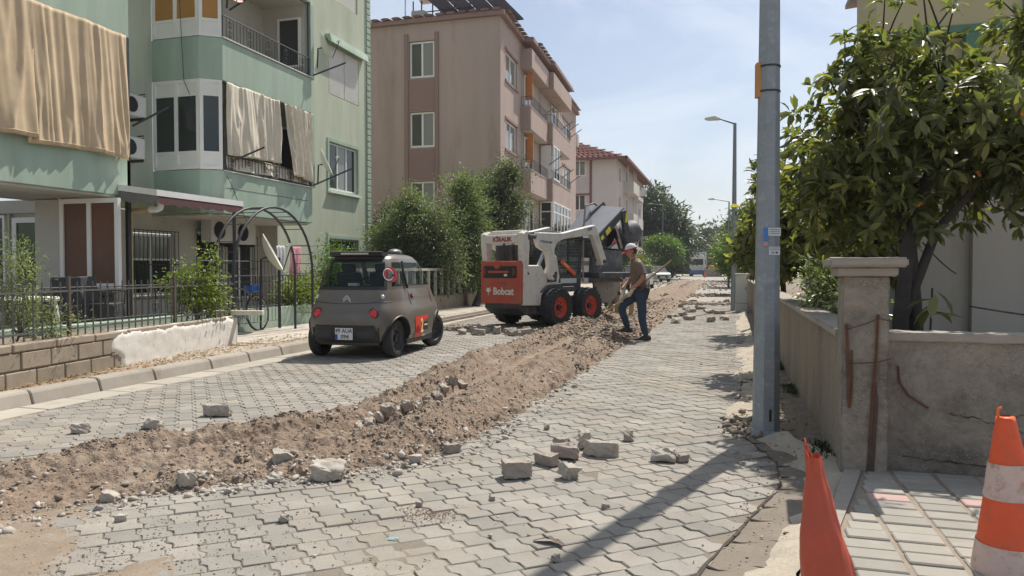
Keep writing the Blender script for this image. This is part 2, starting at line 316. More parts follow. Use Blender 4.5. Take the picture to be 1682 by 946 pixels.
# --- stones scattered in numbers nobody could count
_ph = (1 + 5 ** .5) / 2
ICO = np.array([(-1, _ph, 0), (1, _ph, 0), (-1, -_ph, 0), (1, -_ph, 0), (0, -1, _ph), (0, 1, _ph), (0, -1, -_ph), (0, 1, -_ph), (_ph, 0, -1), (_ph, 0, 1), (-_ph, 0, -1), (-_ph, 0, 1)]) / 1.902
ICF = np.array([(0, 11, 5), (0, 5, 1), (0, 1, 7), (0, 7, 10), (0, 10, 11), (1, 5, 9), (5, 11, 4), (11, 10, 2), (10, 7, 6), (7, 1, 8), (3, 9, 4), (3, 4, 2), (3, 2, 6), (3, 6, 8), (3, 8, 9), (4, 9, 5), (2, 4, 11), (6, 2, 10), (8, 6, 7), (9, 8, 1)])
def scatter(name, P, S, mat, seed=1, flat=.7):
    """P (n,3) places, S (n,) radii: irregular stones in one mesh"""
    rs = np.random.RandomState(seed); n = len(P)
    V = ICO[None] * (1 + .38 * rs.randn(n, 12, 1)).clip(.45, 1.7) * np.stack([np.ones(n), rs.uniform(.55, 1, n), rs.uniform(.4, flat + .1, n)], 1)[:, None]
    a = rs.uniform(0, 6.28, n); b = rs.uniform(-.5, .5, n); ca, sa, cb, sb = np.cos(a), np.sin(a), np.cos(b), np.sin(b)
    x = V[..., 0] * ca[:, None] - V[..., 1] * sa[:, None]; y = V[..., 0] * sa[:, None] + V[..., 1] * ca[:, None]; z = V[..., 2]
    y2 = y * cb[:, None] - z * sb[:, None]; z2 = y * sb[:, None] + z * cb[:, None]
    V = np.stack([x, y2, z2], -1) * S[:, None, None] + P[:, None]
    F = (ICF[None] + (np.arange(n) * 12)[:, None, None]).reshape(-1, 3)
    return link(name, npmesh(name, V.reshape(-1, 3), F, mat), kind='stuff')
rs = np.random.RandomState(11)
def along(n, lo, hi, umax=8.5, p=1.4):
    u = rs.uniform(0, 1, n) ** p * (umax - .3) + .3; t = rs.uniform(lo, hi, n); a, b = arc(u); xy = a * (1 - t[:, None]) + b * t[:, None]
    return xy, t, u
xy, t, u = along(34000, .01, .99, 8.8, 1.0)
kp = ~(((np.abs(t - .40 + .015 * u) < .045) | (np.abs(t - .56 + .015 * u) < .04)) & (u < 4.6)) & ~((np.abs(t - .47) < .05) & (u > 4.6)) & (rs.rand(len(t)) < np.clip(.55 + 1.6 * fbm(xy[:, 0] * 1.4, xy[:, 1] * 1.4, 3), .15, 1)); xy, t, u = xy[kp], t[kp], u[kp]
z = soil_z(xy[:, 0], xy[:, 1], t, u); s = (.0028 + .0065 * rs.rand(len(t)) ** 2.5 + .017 * rs.rand(len(t)) ** 14) * np.where(u > 7.5, 1.7, 1)
scatter('soil_clods', np.column_stack([xy, np.maximum(z, 0) + s * .3]), s, clod_m, 2)
xf, tf, uf = along(6000, .03, .97, 2.2, 1.0); uf = uf + 8.3; a, b = arc(uf); xf = a * (1 - tf[:, None]) + b * tf[:, None]; zf = soil_z(xf[:, 0], xf[:, 1], tf, uf); sf = .012 + .03 * rs.rand(len(tf)) ** 3
scatter('soil_clods', np.column_stack([xf, np.maximum(zf, 0) + sf * .3]), sf, clod_m, 12)
xy, t, u = along(900, -.07, .08, 8, 1.0); xy2, t2, u2 = along(1900, .86, 1.09, 8, .95); xy3, t3, u3 = along(900, .05, .95, 8, 1.0)
xy = np.vstack([xy, xy2, xy3]); t = np.concatenate([t, t2, t3]); u = np.concatenate([u, u2, u3])
inn = (t > 0) & (t < 1); z = np.where(inn, soil_z(xy[:, 0], xy[:, 1], t.clip(0, 1), u), 0).clip(0)
s = .003 + .008 * rs.rand(len(t)) ** 2 + .024 * rs.rand(len(t)) ** 10; k = xy[:, 0] > -6.1
scatter('rubble_gravel', np.column_stack([xy, z + s * .35])[k], s[k], rub_m, 3, .8)
n = 2600; x = rs.uniform(0, .8, n); y = rs.uniform(3, 12, n); s = .002 + .007 * rs.rand(n) ** 4; scatter('gutter_grit', np.column_stack([x, y, .004 + s * .3 + .03 * (x > .45)]), s, clod_m, 14)
n = 900; x = rs.uniform(-5.9, .3, n); y = 1.9 + 14 * rs.rand(n) ** 1.6; s = .003 + .006 * rs.rand(n) ** 2 + .012 * rs.rand(n) ** 14
scatter('loose_grit', np.column_stack([x, y, s * .3]), s, rub_m, 4)
# fine soil spilled on the pavers near the bottom left
gx, gy = np.meshgrid(np.linspace(-5.6, -1.2, 260), np.linspace(1.55, 3.75, 150), indexing='ij')
mk = 1.25 - np.sqrt(((gx + 3.7) / 1.75) ** 2 + ((gy - 2.35) / 1.05) ** 2) + .55 * fbm(gx * 1.8, gy * 1.8, 4)
gz = -.03 + .0325 * np.clip(mk * 1.6, 0, 1) + .0035 * fbm(gx * 14, gy * 14, 3) + .0025 * np.clip(mk, 0, 1) * fbm(gx * 50, gy * 50, 2)
ii = (np.arange(259)[:, None] * 150 + np.arange(149)[None, :]).ravel()
link('soil_film', npmesh('soil_film', np.dstack([gx, gy, gz]).reshape(-1, 3), np.stack([ii, ii + 150, ii + 151, ii + 1], 1), M('trodden soil', (.235, .185, .135), .95, .3, 5, .8, 70, dirt=(.30, .24, .175), dfac=.4, ds=2.), True), kind='stuff')
n = 5200; x = rs.normal(-3.3, .85, n); y = rs.normal(2.65, .42, n); s = .002 + .005 * rs.rand(n) ** 2.5
scatter('spilled_soil', np.column_stack([x, y, s * .2]), s, M('fine soil', (.27, .20, .14), .95, .2, 20, .3, 90, rn=.15), 5)
n = 500; x = rs.normal(-1.52, .10, n); y = rs.normal(3.62, .08, n); s = .002 + .003 * rs.rand(n)
scatter('spilled_soil', np.column_stack([x, y, s * .2]), s, MATS['fine soil'], 6)
# --- interlocking pavers
PU = Vector((.766, .643)); PV = Vector((-.643, .766)); PW, PL, PD, GP = .140, .174, -.030, .003
def paver_outline(sh=0., ch=0.):
    g = GP + ch
    return [(g, g), (PW - g, g), (PW - g, .40 * PL), (PW + PD - g, .56 * PL), (PW + PD - g, PL - g), (PD + g, PL - g), (PD + g, .56 * PL), (g, .40 * PL)]
top = paver_outline(ch=.0045); low = paver_outline()
def paver_arrays(rz=0.):
    v = [(a - PW / 2, b - PL / 2, 0) for a, b in top] + [(a - PW / 2, b - PL / 2, -.006) for a, b in low] + [(a - PW / 2, b - PL / 2, -.035) for a, b in low]
    f = [tuple(range(8))] + [(i, i + 8, (i + 1) % 8 + 8, (i + 1) % 8) for i in range(8)] + [(i + 8, i + 16, (i + 1) % 8 + 16, (i + 1) % 8 + 8) for i in range(8)]
    return v, f
def xr(y): return float(np.interp(y, [0, 3.2, 3.95, 4.67, 5.2, 5.9, 6.3, 10.3, 23.6, 30], [-.32, -.10, .12, .33, .34, .16, .09, .24, .38, .4]))
spots = []
K = 0
for i in range(-290, 290):
    for j in range(-290, 290):
        p = PU * (i * PW) + PV * (j * PL); x, y = p.x, p.y
        if not (1.75 < y < YP - .1 and -5.955 < x): continue
        if x > xr(y) - .01: continue
        # camera frame visibility
        dx = x * .960 + y * .279; dd = -x * .279 + y * .960
        if dd < 1.2 or abs(dx) > dd * .95 + .9: continue
        if y < 20 and in_soil(x, y, .16): continue
        if y >= 20 and -3.4 < x < -1.7: continue
        spots.append((dd + (50 if dd < 1.9 or abs(dx) > dd * .72 + .1 else 0), x, y))
spots.sort()
pv, pf = paver_arrays()
pr_ = Matrix(((PU.x, PV.x, 0), (PU.y, PV.y, 0), (0, 0, 1)))
shared = []
for k in range(5):
    q = random.Random(k); b = B(); c = [q.uniform(-.003, .003) for _ in range(8)]
    b.add([(x + (c[i % 8] if i < 8 else 0), y + (c[(i + 3) % 8] if i < 8 else 0), z - (abs(c[(i + 5) % 8]) * .8 if i < 8 else 0)) for i, (x, y, z) in enumerate(pv)], pf)
    shared.append(b.mesh('paver', pave_m))
def jit(q, x, y):
    zz = .007 * float(fbm(np.array(x * 1.3), np.array(y * 1.3), 2)) ; return zz + q.uniform(-.003, .003), q.gauss(0, .008), q.gauss(0, .008), q.gauss(0, .012)
def trim(V):
    """pavers at the road edge are cut along the gutter line"""
    lim = np.array([xr(q) for q in V[:, 1]]); V = V.copy(); V[:, 0] = np.clip(V[:, 0], -5.968, lim); return V
def edge(x, y): return x > xr(y) - .13 or x < -5.85
for k, (dd, x, y) in enumerate(spots[:300]):
    o = link('paver', shared[rnd.randrange(5)], road); z, a, b, c = jit(rnd, x, y)
    Mq = Matrix.Translation((x, y, z)) @ Euler((a, b, c)).to_matrix().to_4x4() @ pr_.to_4x4()
    if edge(x, y):
        me = o.data.copy(); V = np.array([tuple(Mq @ v.co) for v in me.vertices]); V = trim(V) - (x, y, z); me.vertices.foreach_set('co', V.ravel()); o.data = me; o.location = (x, y, z)
    else: o.matrix_basis = Mq
bv = np.array(pv); allv = []; 
for dd, x, y in spots[300:]:
    z, a, b, c = jit(rnd, x, y); Mx = np.array((Euler((a, b, c)).to_matrix() @ pr_)); vv = bv @ Mx.T + (x, y, z); allv.append(trim(vv) if edge(x, y) else vv)
nq = len(allv); V = np.vstack(allv)
me = bpy.data.meshes.new('far_pavers')
fs = []
for k in range(nq):
    o_ = k * 24; fs += [tuple(i + o_ for i in f) for f in pf[:9]] + [tuple(i + o_ for i in f) for f in pf[9:]]
me.from_pydata(V.tolist(), [], fs); me.materials.append(pave_m); link('paver_field', me, road, kind='stuff')
# --- left gutter, kerb stones, pavement
def kx(y): return float(np.interp(y, [0, 12, 17, 22, 60], [-6.33, -6.33, -6.58, -6.6, -6.6]))
g = B(); yy = .3
gm = M('gutter slab', (.38, .345, .29), .9, .12, 3, .3, 90, rn=.08, dirt=(.28, .23, .18), dfac=.4, ds=2.5)
gut = B().box(-6.5, -6.1, .2, 60, -.055, -.02).build('left_gutter', bed_m, kind='structure')
while yy < 30:
    L_ = .5; a, b = kx(yy), kx(yy + L_)
    if yy < 14.5:
        B().prism([(a + .01, yy), (a + .36, yy), (b + .36, yy + L_ - .012), (b + .01, yy + L_ - .012)], -.03, .004 + rnd.uniform(-.003, .003)).build('gutter_slab', gm, gut, bevel=.006)
    else: g.prism([(a + .01, yy), (a + .36, yy), (b + .36, yy + L_ - .012), (b + .01, yy + L_ - .012)], -.03, .004 + rnd.uniform(-.003, .003))
    yy += L_
g.build('far_gutter_slabs', gm, gut, kind='stuff')
kerb = B().box(-6.72, -6.4, .2, 120, -.04, .06).build('kerb', bed_m, kind='structure')
kme = M('kerb concrete', (.335, .30, .25), .9, .15, 3, .35, 80, rn=.07, dirt=(.25, .21, .17), dfac=.45, ds=2.)
yy = .5
while yy < 40:
    L_ = rnd.choice([.78, .8, .98]); a, b = kx(yy), kx(yy + L_); q = rnd.uniform(-.008, .008)
    bb = B(); pr = [(-.19, -.02), (.012, -.02), (-.03, .11 + q), (-.055, .137 + q), (-.19, .14 + q)]
    vs = [(a + px, yy, z) for px, z in pr] + [(b + px, yy + L_ - .016, z) for px, z in pr]
    bb.add(vs, [(0, 1, 2, 3, 4), (9, 8, 7, 6, 5)] + [(i, i + 5, (i + 1) % 5 + 5, (i + 1) % 5) for i in range(5)])
    bb.build('kerb_stone', kme, kerb, bevel=.01); yy += L_
B().box(-12.2, -6.50, -2, 400, -.05, .115).build('left_pavement', M('dusty pavement', (.36, .31, .25), .95, .2, 2.2, .5, 60, dirt=(.45, .42, .37), dfac=.4, ds=1.1), kind='structure')
B().box(-30, -12.203, -2, 400, -.05, .11).build('left_yard', M('dry earth', (.26, .21, .15)), kind='structure')
# paving slabs beside the arch gate
sl = B()
for i in range(12):
    for j in range(5):
        x = -8.5 + j * .42; y = 9.95 + i * .42
        if x > kx(y) - .62: continue
        sl.cbox((x + .2, y + .2, .112 + rnd.uniform(-.003, .004)), (.405, .405, .03), (rnd.gauss(0, .006), rnd.gauss(0, .006), 0))
sl.build('pavement_slabs', M('pavement slab', (.44, .40, .34), .9, .12, 3, .3, 90, rn=.1, dirt=(.30, .25, .19), dfac=.4, ds=2.), kind='stuff')
# dry leaves on the strip behind the kerb
n = 2600; yy = rs.uniform(3, 11.5, n); xx = np.interp(yy, [5.37, 9.87], [-6.63, -7.36]) * 1.0; f = rs.rand(n); xx = xx * (1 - f) + (-6.52) * f
ang = rs.uniform(0, 6.28, n); ln = rs.uniform(.012, .035, n); zz = .118 + rs.rand(n) * .03
dx = np.stack([np.cos(ang), np.sin(ang), rs.uniform(-.5, .5, n)], 1) * ln[:, None]; dy = np.stack([-np.sin(ang), np.cos(ang), rs.uniform(-.5, .5, n)], 1) * ln[:, None] * .4
Pc = np.column_stack([xx, yy, zz]); V = np.stack([Pc - dx, Pc - dy, Pc + dx, Pc + dy], 1).reshape(-1, 3); F = np.arange(n * 4).reshape(-1, 4)
link('dry_leaves', npmesh('dry_leaves', V, F, leafmat('dry leaf', (.20, .12, .065), (.36, .24, .13), rough=.8, tr=.1)), kind='stuff')
# --- right side: gutter apron, paved driveway, soil strip
gr = B(); P = []
for k in range(190):
    y = .6 + k * .1 if k < 160 else 16.6 + (k - 160) * .8; a = xr(y) - .16
    wd = .14 + np.interp(y, [0, 3.3, 4.4, 5.2, 6, 9, 30], [.42, .40, .42, .40, .30, .2, .2]); row = []
    for j in range(12):
        f = j / 11; x = a + wd * f; dip = .035 * math.sin(math.pi * min(1, f * 1.15)) if y < 6.5 else .01 * math.sin(math.pi * f)
        row.append((x, y, (-.022 if j < 2 else -.003 if j < 4 else .004) - dip - (.012 if k % 4 == 0 and y < 16 and j > 3 else 0) + .034 * float(fbm(np.array(x * 7), np.array(y * 6), 4)) + (.05 * f * f if y < 6 else .03 * f)))
    P.append(row)
gr.grid(P); gr.build('right_gutter', M('worn gutter concrete', (.40, .35, .275), .92, .3, 7, .9, 50, dirt=(.28, .23, .17), dfac=.55, ds=3.5), smooth=60, kind='structure')
P = [[(xr(y) - .05 + (.95 - xr(y)) * f, y, (-.045 if y < 6.4 and f < .62 else -.012) + .05 * f + .02 * float(fbm(np.array(f * 5 + y * 3), np.array(y * 3.3), 3))) for f in [q / 8 for q in range(9)]] for y in [1 + .2 * k for k in range(140)]]
B().grid(P).build('right_verge', M('verge soil', (.18, .145, .105), .95, .35, 6, 1., 40, dirt=(.33, .285, .22), dfac=.4, ds=3.5, dist=.03), smooth=80, kind='structure')
dr = B().prism([(.12, 2.3), (.32, 3.3), (.64, 4.6), (.72, 4.95), (5.5, 4.95), (5.5, 2.3)], -.05, .064).build('driveway', M('mortar bed', (.26, .215, .165), .95, .2, 6, .5, 60), kind='structure')
brk = M('driveway block', (.29, .27, .23), .88, .1, 5, .3, 120, rn=.09, dirt=(.36, .33, .28), dfac=.3, ds=5)
brr = M('reddish driveway block', (.40, .27, .24), .88, .1, 5, .3, 120, rn=.09)
for i in range(-1, 21):
    for j in range(24):
        x = .28 + i * .228; y = 4.80 - j * .128; left = float(np.interp(y, [2.3, 3.3, 4.6, 4.95], [.12, .32, .64, .72])) + .13
        x0, x1 = max(x, left), x + .212
        if x1 - x0 < .05 or y < 2.35: continue
        B().box(x0 + rnd.uniform(0, .006), x1 - rnd.uniform(0, .006), y, y + .114, .03, .074 + rnd.uniform(-.004, .004)).build('driveway_block', brr if j == 4 and i > 1 and rnd.random() < .7 else brk, dr, bevel=.006)
# edge strip of the driveway
B().add([(.12, 2.3, .0), (.32, 3.3, .0), (.60, 4.6, .0), (.68, 4.95, .0), (.21, 2.3, .078), (.41, 3.3, .078), (.73, 4.6, .078), (.81, 4.95, .078), (.16, 2.3, .078), (.36, 3.3, .078), (.64, 4.6, .078), (.72, 4.95, .078)],
        [(0, 1, 9, 8), (1, 2, 10, 9), (2, 3, 11, 10), (8, 9, 5, 4), (9, 10, 6, 5), (10, 11, 7, 6)]).build('driveway_edge', M('edge concrete', (.30, .275, .235), .9, .2, 6, .5, 60, dirt=(.19, .165, .135), dfac=.5, ds=6), dr)
gutter_o = [o for o in C.objects if o.name == 'right_gutter'][0]; speckle(MATS['verge soil'], 60, .7, (.40, .35, .28), (.10, .08, .06), .3, 3); speckle(MATS['worn gutter concrete'], 120, .7, (.55, .50, .42), (.16, .13, .10), .3, 3)
q = random.Random(31); jm = M('dark joint', (.09, .075, .06), 1., .3, 20, .2, 60); y = 2.9
while y < 9:
    a = xr(y); P = [(a - .01 + .05 * k, y + .03 * math.sin(k * 1.1 + y) + q.uniform(-.01, .01) + .008 * k, .0 + .004 * k - .028 * math.sin(math.pi * min(1, k / 8.)) * (y < 6.5)) for k in range(9)]
    B().tube(P, [.004 * q.uniform(.5, 1.6) for _ in P], 4).build('joint', jm, gutter_o); y += q.uniform(.22, .42)
P = [(xr(y_) - .012 + q.uniform(-.006, .006), y_, .001) for y_ in np.arange(2.4, 9, .06)]; B().tube(P, [.006 * q.uniform(.4, 1.8) for _ in P], 4).build('joint', jm, gutter_o)
# --- hills beyond the end of the street
P = []
for k in range(61):
    a = -60 + k * 2.; x = math.sin(R(a)) * 900; y = math.cos(R(a)) * 900 
    hgt = 30 + 26 * float(fbm(np.array(k * .13 + 2), np.array(3.), 4)) + 28 * math.exp(-((a + 1) / 5) ** 2)
    P.append([(x, y, -1), (x * 1.05, y * 1.05, hgt * .55), (x * 1.1, y * 1.1, hgt)])
B().grid(P).build('hills', M('distant hill', (.22, .27, .31), 1, .2, .02, 0, 1), smooth=80, kind='structure')  # blue-grey tint puts the distance haze into the hill colour
# ================================================================ BUILDINGS, left side
def plane(o, x): return frameT(o, x, (0, 0, 1))
FX, FY = (0, 1, 0), (1, 0, 0)       # walls that face +X / -Y
def wall(b, T, W, H, holes=(), d=.14, mi=0):
    """wall sheet with real openings: front faces plus the reveals of each opening"""
    xs = sorted({0, W} | {h[0] for h in holes} | {h[2] for h in holes}); ys = sorted({0, H} | {h[1] for h in holes} | {h[3] for h in holes})
    for i in range(len(xs) - 1):
        for j in range(len(ys) - 1):
            cx, cy = (xs[i] + xs[i + 1]) / 2, (ys[j] + ys[j + 1]) / 2
            if any(h[0] < cx < h[2] and h[1] < cy < h[3] for h in holes): continue
            b.add([(xs[i], ys[j], 0), (xs[i + 1], ys[j], 0), (xs[i + 1], ys[j + 1], 0), (xs[i], ys[j + 1], 0)], [(0, 1, 2, 3)], mi, T)
    for x0, y0, x1, y1 in holes:
        b.add([(x0, y0, 0), (x1, y0, 0), (x1, y1, 0), (x0, y1, 0), (x0, y0, -d), (x1, y0, -d), (x1, y1, -d), (x0, y1, -d)],
              [(0, 4, 5, 1), (1, 5, 6, 2), (2, 6, 7, 3), (3, 7, 4, 0)], mi, T)
upvc = M('white window frame', (.80, .79, .74), .45, .06, 2, .05, 40)
gls = glassmat('dark window glass', (.035, .042, .04), .6)
gls2 = glassmat('curtained glass', (.22, .23, .21), .6)
brown = M('brown board', (.20, .085, .035), .6, .2, 2, .1, 30)
def window(parent, T, x0, y0, x1, y1, cols=2, rows=(1,), fm=None, gm_=None, fw=.05, z=-.1, name='window', kids=True, top=None):
    """frame mesh with a pane object in every light"""
    fm = fm or upvc; gm_ = gm_ or gls; b = B(); e = .035
    b.box(x0, x1, y0, y0 + fw, z - e, z + e, 0, T); b.box(x0, x1, y1 - fw, y1, z - e, z + e, 0, T)
    b.box(x0, x0 + fw, y0 + fw, y1 - fw, z - e, z + e, 0, T); b.box(x1 - fw, x1, y0 + fw, y1 - fw, z - e, z + e, 0, T)
    iw = (x1 - x0 - 2 * fw); tot = sum(rows); cells = []; yy = y0 + fw
    for ri, r in enumerate(rows):
        hh = (y1 - y0 - 2 * fw) * r / tot; c = cols if isinstance(cols, int) else cols[ri]
        for k in range(c):
            a0 = x0 + fw + iw * k / c; a1 = x0 + fw + iw * (k + 1) / c
            if k: b.box(a0 - fw * .55, a0 + fw * .55, yy, yy + hh, z - e * .8, z + e * .9, 0, T)
            cells.append((a0 + (.5 * fw if k else 0), yy, a1 - (.5 * fw if k < c - 1 else 0), yy + hh))
        if ri: b.box(x0 + fw, x1 - fw, yy - fw * .4, yy + fw * .4, z - e * .7, z + e * .7, 0, T)
        yy += hh
    f = b.build(name, fm, parent)
    for i, (a0, b0, a1, b1) in enumerate(cells):
        g = gm_[i % len(gm_)] if isinstance(gm_, (list, tuple)) else gm_
        B().box(a0, a1, b0, b1, z - .008, z + .006, 0, T).build('pane', g, f)
    return f
def railing(parent, p0, p1, h, mat, sp=.115, r=.007, orn=3, name='railing', posts=()):
    """flat-bar railing with a few scrolled panels"""
    b = B(); p0 = Vector(p0); p1 = Vector(p1); L_ = (p1 - p0).length; d = (p1 - p0) / L_; up = Vector((0, 0, 1))
    for z in (0.03, h): b.tube([p0 + up * z, p1 + up * z], .012, 6)
    n = int(L_ / sp); oc = [int(n * (k + .5) / orn) for k in range(orn)] if orn else []
    for i in range(n + 1):
        q = p0 + d * (L_ * i / n)
        if i in oc:
            for s in (-1, 1):
                for zc, rr in ((.3, .1), (.7, .1)):
                    b.tube([q + up * (h * (zc + rr * 1.5 * math.sin(a))) + d * (s * .035 + .03 * math.cos(a)) for a in [k * .7 for k in range(10)]], .006, 4)
        b.tube([q + up * .03, q + up * h], r, 5)
    return b.build(name, mat, parent)
iron = M('black iron', (.035, .036, .038), .55, .2, 8, .1, 60)
green = M('green render', (.345, .44, .35), .85, .22, 2.0, .35, 70, dirt=(.42, .49, .41), dfac=.3, ds=1.6, streak=True)
olive = M('sage render', (.46, .495, .38), .85, .20, 1.6, .35, 70, dirt=(.38, .42, .32), dfac=.38, ds=1.2, streak=True)
cream = M('cream plaster', (.50, .48, .42), .85, .08, 1.0, .2, 60, dirt=(.40, .38, .33), dfac=.3, ds=1.4)
ga = thing('apartment_building', 'pale green apartment building with balconies and bay windows at the left', 'building', (-11.5, 14, .1), world=True)
b = B()
T = plane((-11.3, 16.95, 0), FX)                                    # main street front right of the balconies
holes = [(2.58, 3.62, 4.36, 5.04), (2.6, 6.44, 4.45, 7.88), (2.6, 9.3, 4.4, 10.7), (2.55, .9, 4.35, 2.18)]
wall(b, T, 5.17, 12.2, holes)
b.add([(-11.3, 22.12, 0), (-19, 22.12, 0), (-19, 22.12, 12.2), (-11.3, 22.12, 12.2)], [(0, 1, 2, 3)])
b.box(-18, -11.31, 6, 22.1, 12.2, 12.4)
b.build('wall', olive, ga)
b = B()                                                             # back walls of the recesses
b.add([(-11.75, 10.9, 2.5), (-11.75, 13.05, 2.5), (-11.75, 13.05, 12.2), (-11.75, 10.9, 12.2)], [(0, 1, 2, 3)])
b.add([(-12.4, 4, 2.6), (-12.4, 10.9, 2.6), (-12.4, 10.9, 12.2), (-12.4, 4, 12.2)], [(0, 1, 2, 3)])
b.add([(-12.4, 10.9, 2.6), (-11.75, 10.9, 2.6), (-11.75, 10.9, 12.2), (-12.4, 10.9, 12.2)], [(0, 1, 2, 3)])
b.build('wall', olive, ga)
# bay: side, chamfer; bands and glazing
b = B()
def bayband(z0, z1, o=0.): b.prism([(-11.76, 13.05 - o), (-10.57, 13.05 - o), (-10.2 + o, 13.32), (-10.2 + o, 16.8), (-10.35, 16.95), (-11.8, 16.95)], z0, z1)
for z0, z1 in ((2.45, 3.36), (5.24, 6.12), (8.02, 8.92), (10.8, 11.7)): bayband(z0, z1)
b.prism([(-11.5, 16.8), (-10.22, 16.8), (-10.22, 16.97), (-11.5, 16.97)], 3.36, 5.24); b.prism([(-11.5, 16.8), (-10.22, 16.8), (-10.22, 16.97), (-11.5, 16.97)], 6.12, 8.02)
b.build('bay_band', green, ga, bevel=.012)
for z0 in (2.42, 5.21, 7.99): B().box(-10.6, -10.17, 13.34, 16.82, z0 + .92, z0 + .945).build('sill', M('white slab edge', (.62, .62, .57), .8, .1, 3, .2, 50), ga); B().box(-11.7, -10.3, 13.35, 16.78, z0 - .004, z0 + .02).build('balcony_floor', MATS['white slab edge'], ga)
b = B()                                                             # plaster inside the open balcony
for z0, z1 in ((3.36, 5.22), (6.12, 8.0), (8.92, 10.8)):
    b.box(-11.62, -11.56, 13.35, 16.8, z0, z1); b.box(-11.56, -10.35, 16.74, 16.8, z0, z1); b.box(-11.56, -10.5, 13.36, 13.42, z0, z1)
    b.box(-11.56, -10.3, 13.42, 16.74, z1 - .02, z1 + .02)
b.build('balcony_plaster', cream, ga)
for z in (3.4, 6.16):
    window(ga, plane((-11.56, 13.7, z), FX), .3, 0, 1.15, 1.62, 1, z=.04, name='balcony_door'); window(ga, plane((-11.2, 16.74, z), FY), .1, .25, .75, 1.5, 1, z=.04)
bay_g = [gls, gls]
for z, g, top in ((3.37, gls, 5.24), (6.13, M('ochre blind', (.42, .21, .05), .6, .12, 2, .1, 30), 8.02)):
    bb = B(); T = plane((-11.74, 13.05, z), FY); h = top - z
    window(ga, T, 0, 0, 1.17, h, (2, 2, 2), (.16, .70, .14) , gm_=[upvc, upvc, g, g, upvc, upvc], fw=.075, z=-.03, name='bay_window')
    T = plane((-10.57, 13.05, z), Vector((.37, .27, 0)))
    window(ga, T, 0.01, 0, .45, h, (1, 1, 1), (.16, .70, .14), gm_=[upvc, g, upvc], fw=.07, z=-.03, name='bay_window')
b = B()
for z0, z1 in ((3.36, 5.24), (6.12, 8.02)): b.tube([(-10.24, 16.72, z0), (-10.24, 16.72, z1)], .025, 6); b.tube([(-10.24, 13.36, z0), (-10.24, 13.36, z1)], .02, 6)
b.build('balcony_post', iron, ga)
railing(ga, (-10.21, 13.36, 6.13), (-10.21, 16.75, 6.13), .48, iron, orn=5); railing(ga, (-10.19, 13.36, 3.37), (-10.19, 16.75, 3.37), .32, iron, orn=6)
B().tube([(-10.2, 16.6, 3.0), (-10.2, 13.4, 3.0)], .006, 4).build('washing_line', iron, ga)
# ceiling lamp under the upper balcony
B().lathe([(.0, -.06), (.09, -.05), (.11, 0)], 16, T=Matrix.Translation((-10.9, 14.9, 7.97))).build('ceiling_lamp', upvc, ga, smooth=50)
# left balcony
b = B()
for z0, z1 in ((2.58, 3.33), (5.4, 6.2), (8.2, 9.0)): b.box(-12.4, -10.3, 4, 10.9, z0, z1)
b.build('balcony_band', green, ga, bevel=.012)
B().box(-12.38, -10.35, 4, 10.88, 2.54, 2.577).build('balcony_ceiling', cream, ga)
B().box(-10.36, -10.3, 10.82, 10.9, 0, 5.4).box(-10.36, -10.3, 10.82, 10.88, 6.2, 8.2).build('corner_post', iron, ga)
# quoins on the far corner
for k in range(56):
    B().box(-11.32, -11.255, 21.9, 22.16, .3 + k * .205, .3 + k * .205 + .18).build('quoin', green, ga, bevel=.012)
# windows on the main front
T = plane((-11.3, 16.95, 0), FX)
window(ga, T, 2.6, 3.64, 4.34, 5.02, 3, gm_=[gls, gls2, gls]); window(ga, T, 2.62, 9.32, 4.38, 10.68, 2, gm_=gls2); window(ga, T, 2.57, .92, 4.33, 2.16, 2)
for (x0, y0, x1, y1) in holes[:1] + holes[3:]:
    b = B()
    for q in ((x0 - .1, x0, y0 - .08, y1 + .1), (x1, x1 + .1, y0 - .08, y1 + .1), (x0, x1, y1, y1 + .1), (x0, x1, y0 - .08, y0)): b.box(q[0], q[1], q[2], q[3], -.01, .025, 0, T)
    b.build('window_surround', green, ga)
B().box(2.5, 4.46, 3.52, 3.56, -.05, .1, 0, T).build('window_sill', upvc, ga)
sh = B().box(2.6, 4.45, 6.44, 7.88, -.09, -.07, 0, T); 
shut = sh.build('roller_shutter', upvc, ga)
for k in range(30):
    y = 6.46 + k * .0473
    B().prism([(y, -.03), (y + .044, -.03), (y + .030, .002), (y + .008, .002)], 2.63, 3.5, 'x', 0, T @ Matrix(((1, 0, 0, 0), (0, 1, 0, 0), (0, 0, 1, 0), (0, 0, 0, 1)))).build('slat', upvc, shut)
    B().prism([(y, -.03), (y + .044, -.03), (y + .030, .002), (y + .008, .002)], 3.56, 4.42, 'x', 0, T).build('slat', upvc, shut)
for k in range(26):
    y = 9.34 + k * .051; B().prism([(y, -.06), (y + .046, -.06), (y + .030, -.03), (y + .008, -.03)], 2.64, 4.38, 'x', 0, T).build('slat', upvc, shut)
B().prism([(8.14, 0), (8.14, .15), (7.89, .21), (7.88, .17), (8.04, 0)], 2.42, 4.78, 'x', 0, T).build('window_canopy', green, ga, bevel=.012)
ribs = B()
for k in range(20): ribs.cbox((2.5 + k * .118, 8.02, .174), (.012, .17, .008), (R(-18), 0, 0), 0, T)
ribs.build('canopy_rib', green, ga)
grl = B()
for k in range(13): grl.tube([T @ Vector((2.6 + k * .14, .95, .03)), T @ Vector((2.6 + k * .14, 2.2, .03))], .009, 5)
for y in (1.0, 1.6, 2.17): grl.tube([T @ Vector((2.55, y, .035)), T @ Vector((4.35, y, .035))], .009, 5)
grl.build('window_grille', iron, ga)
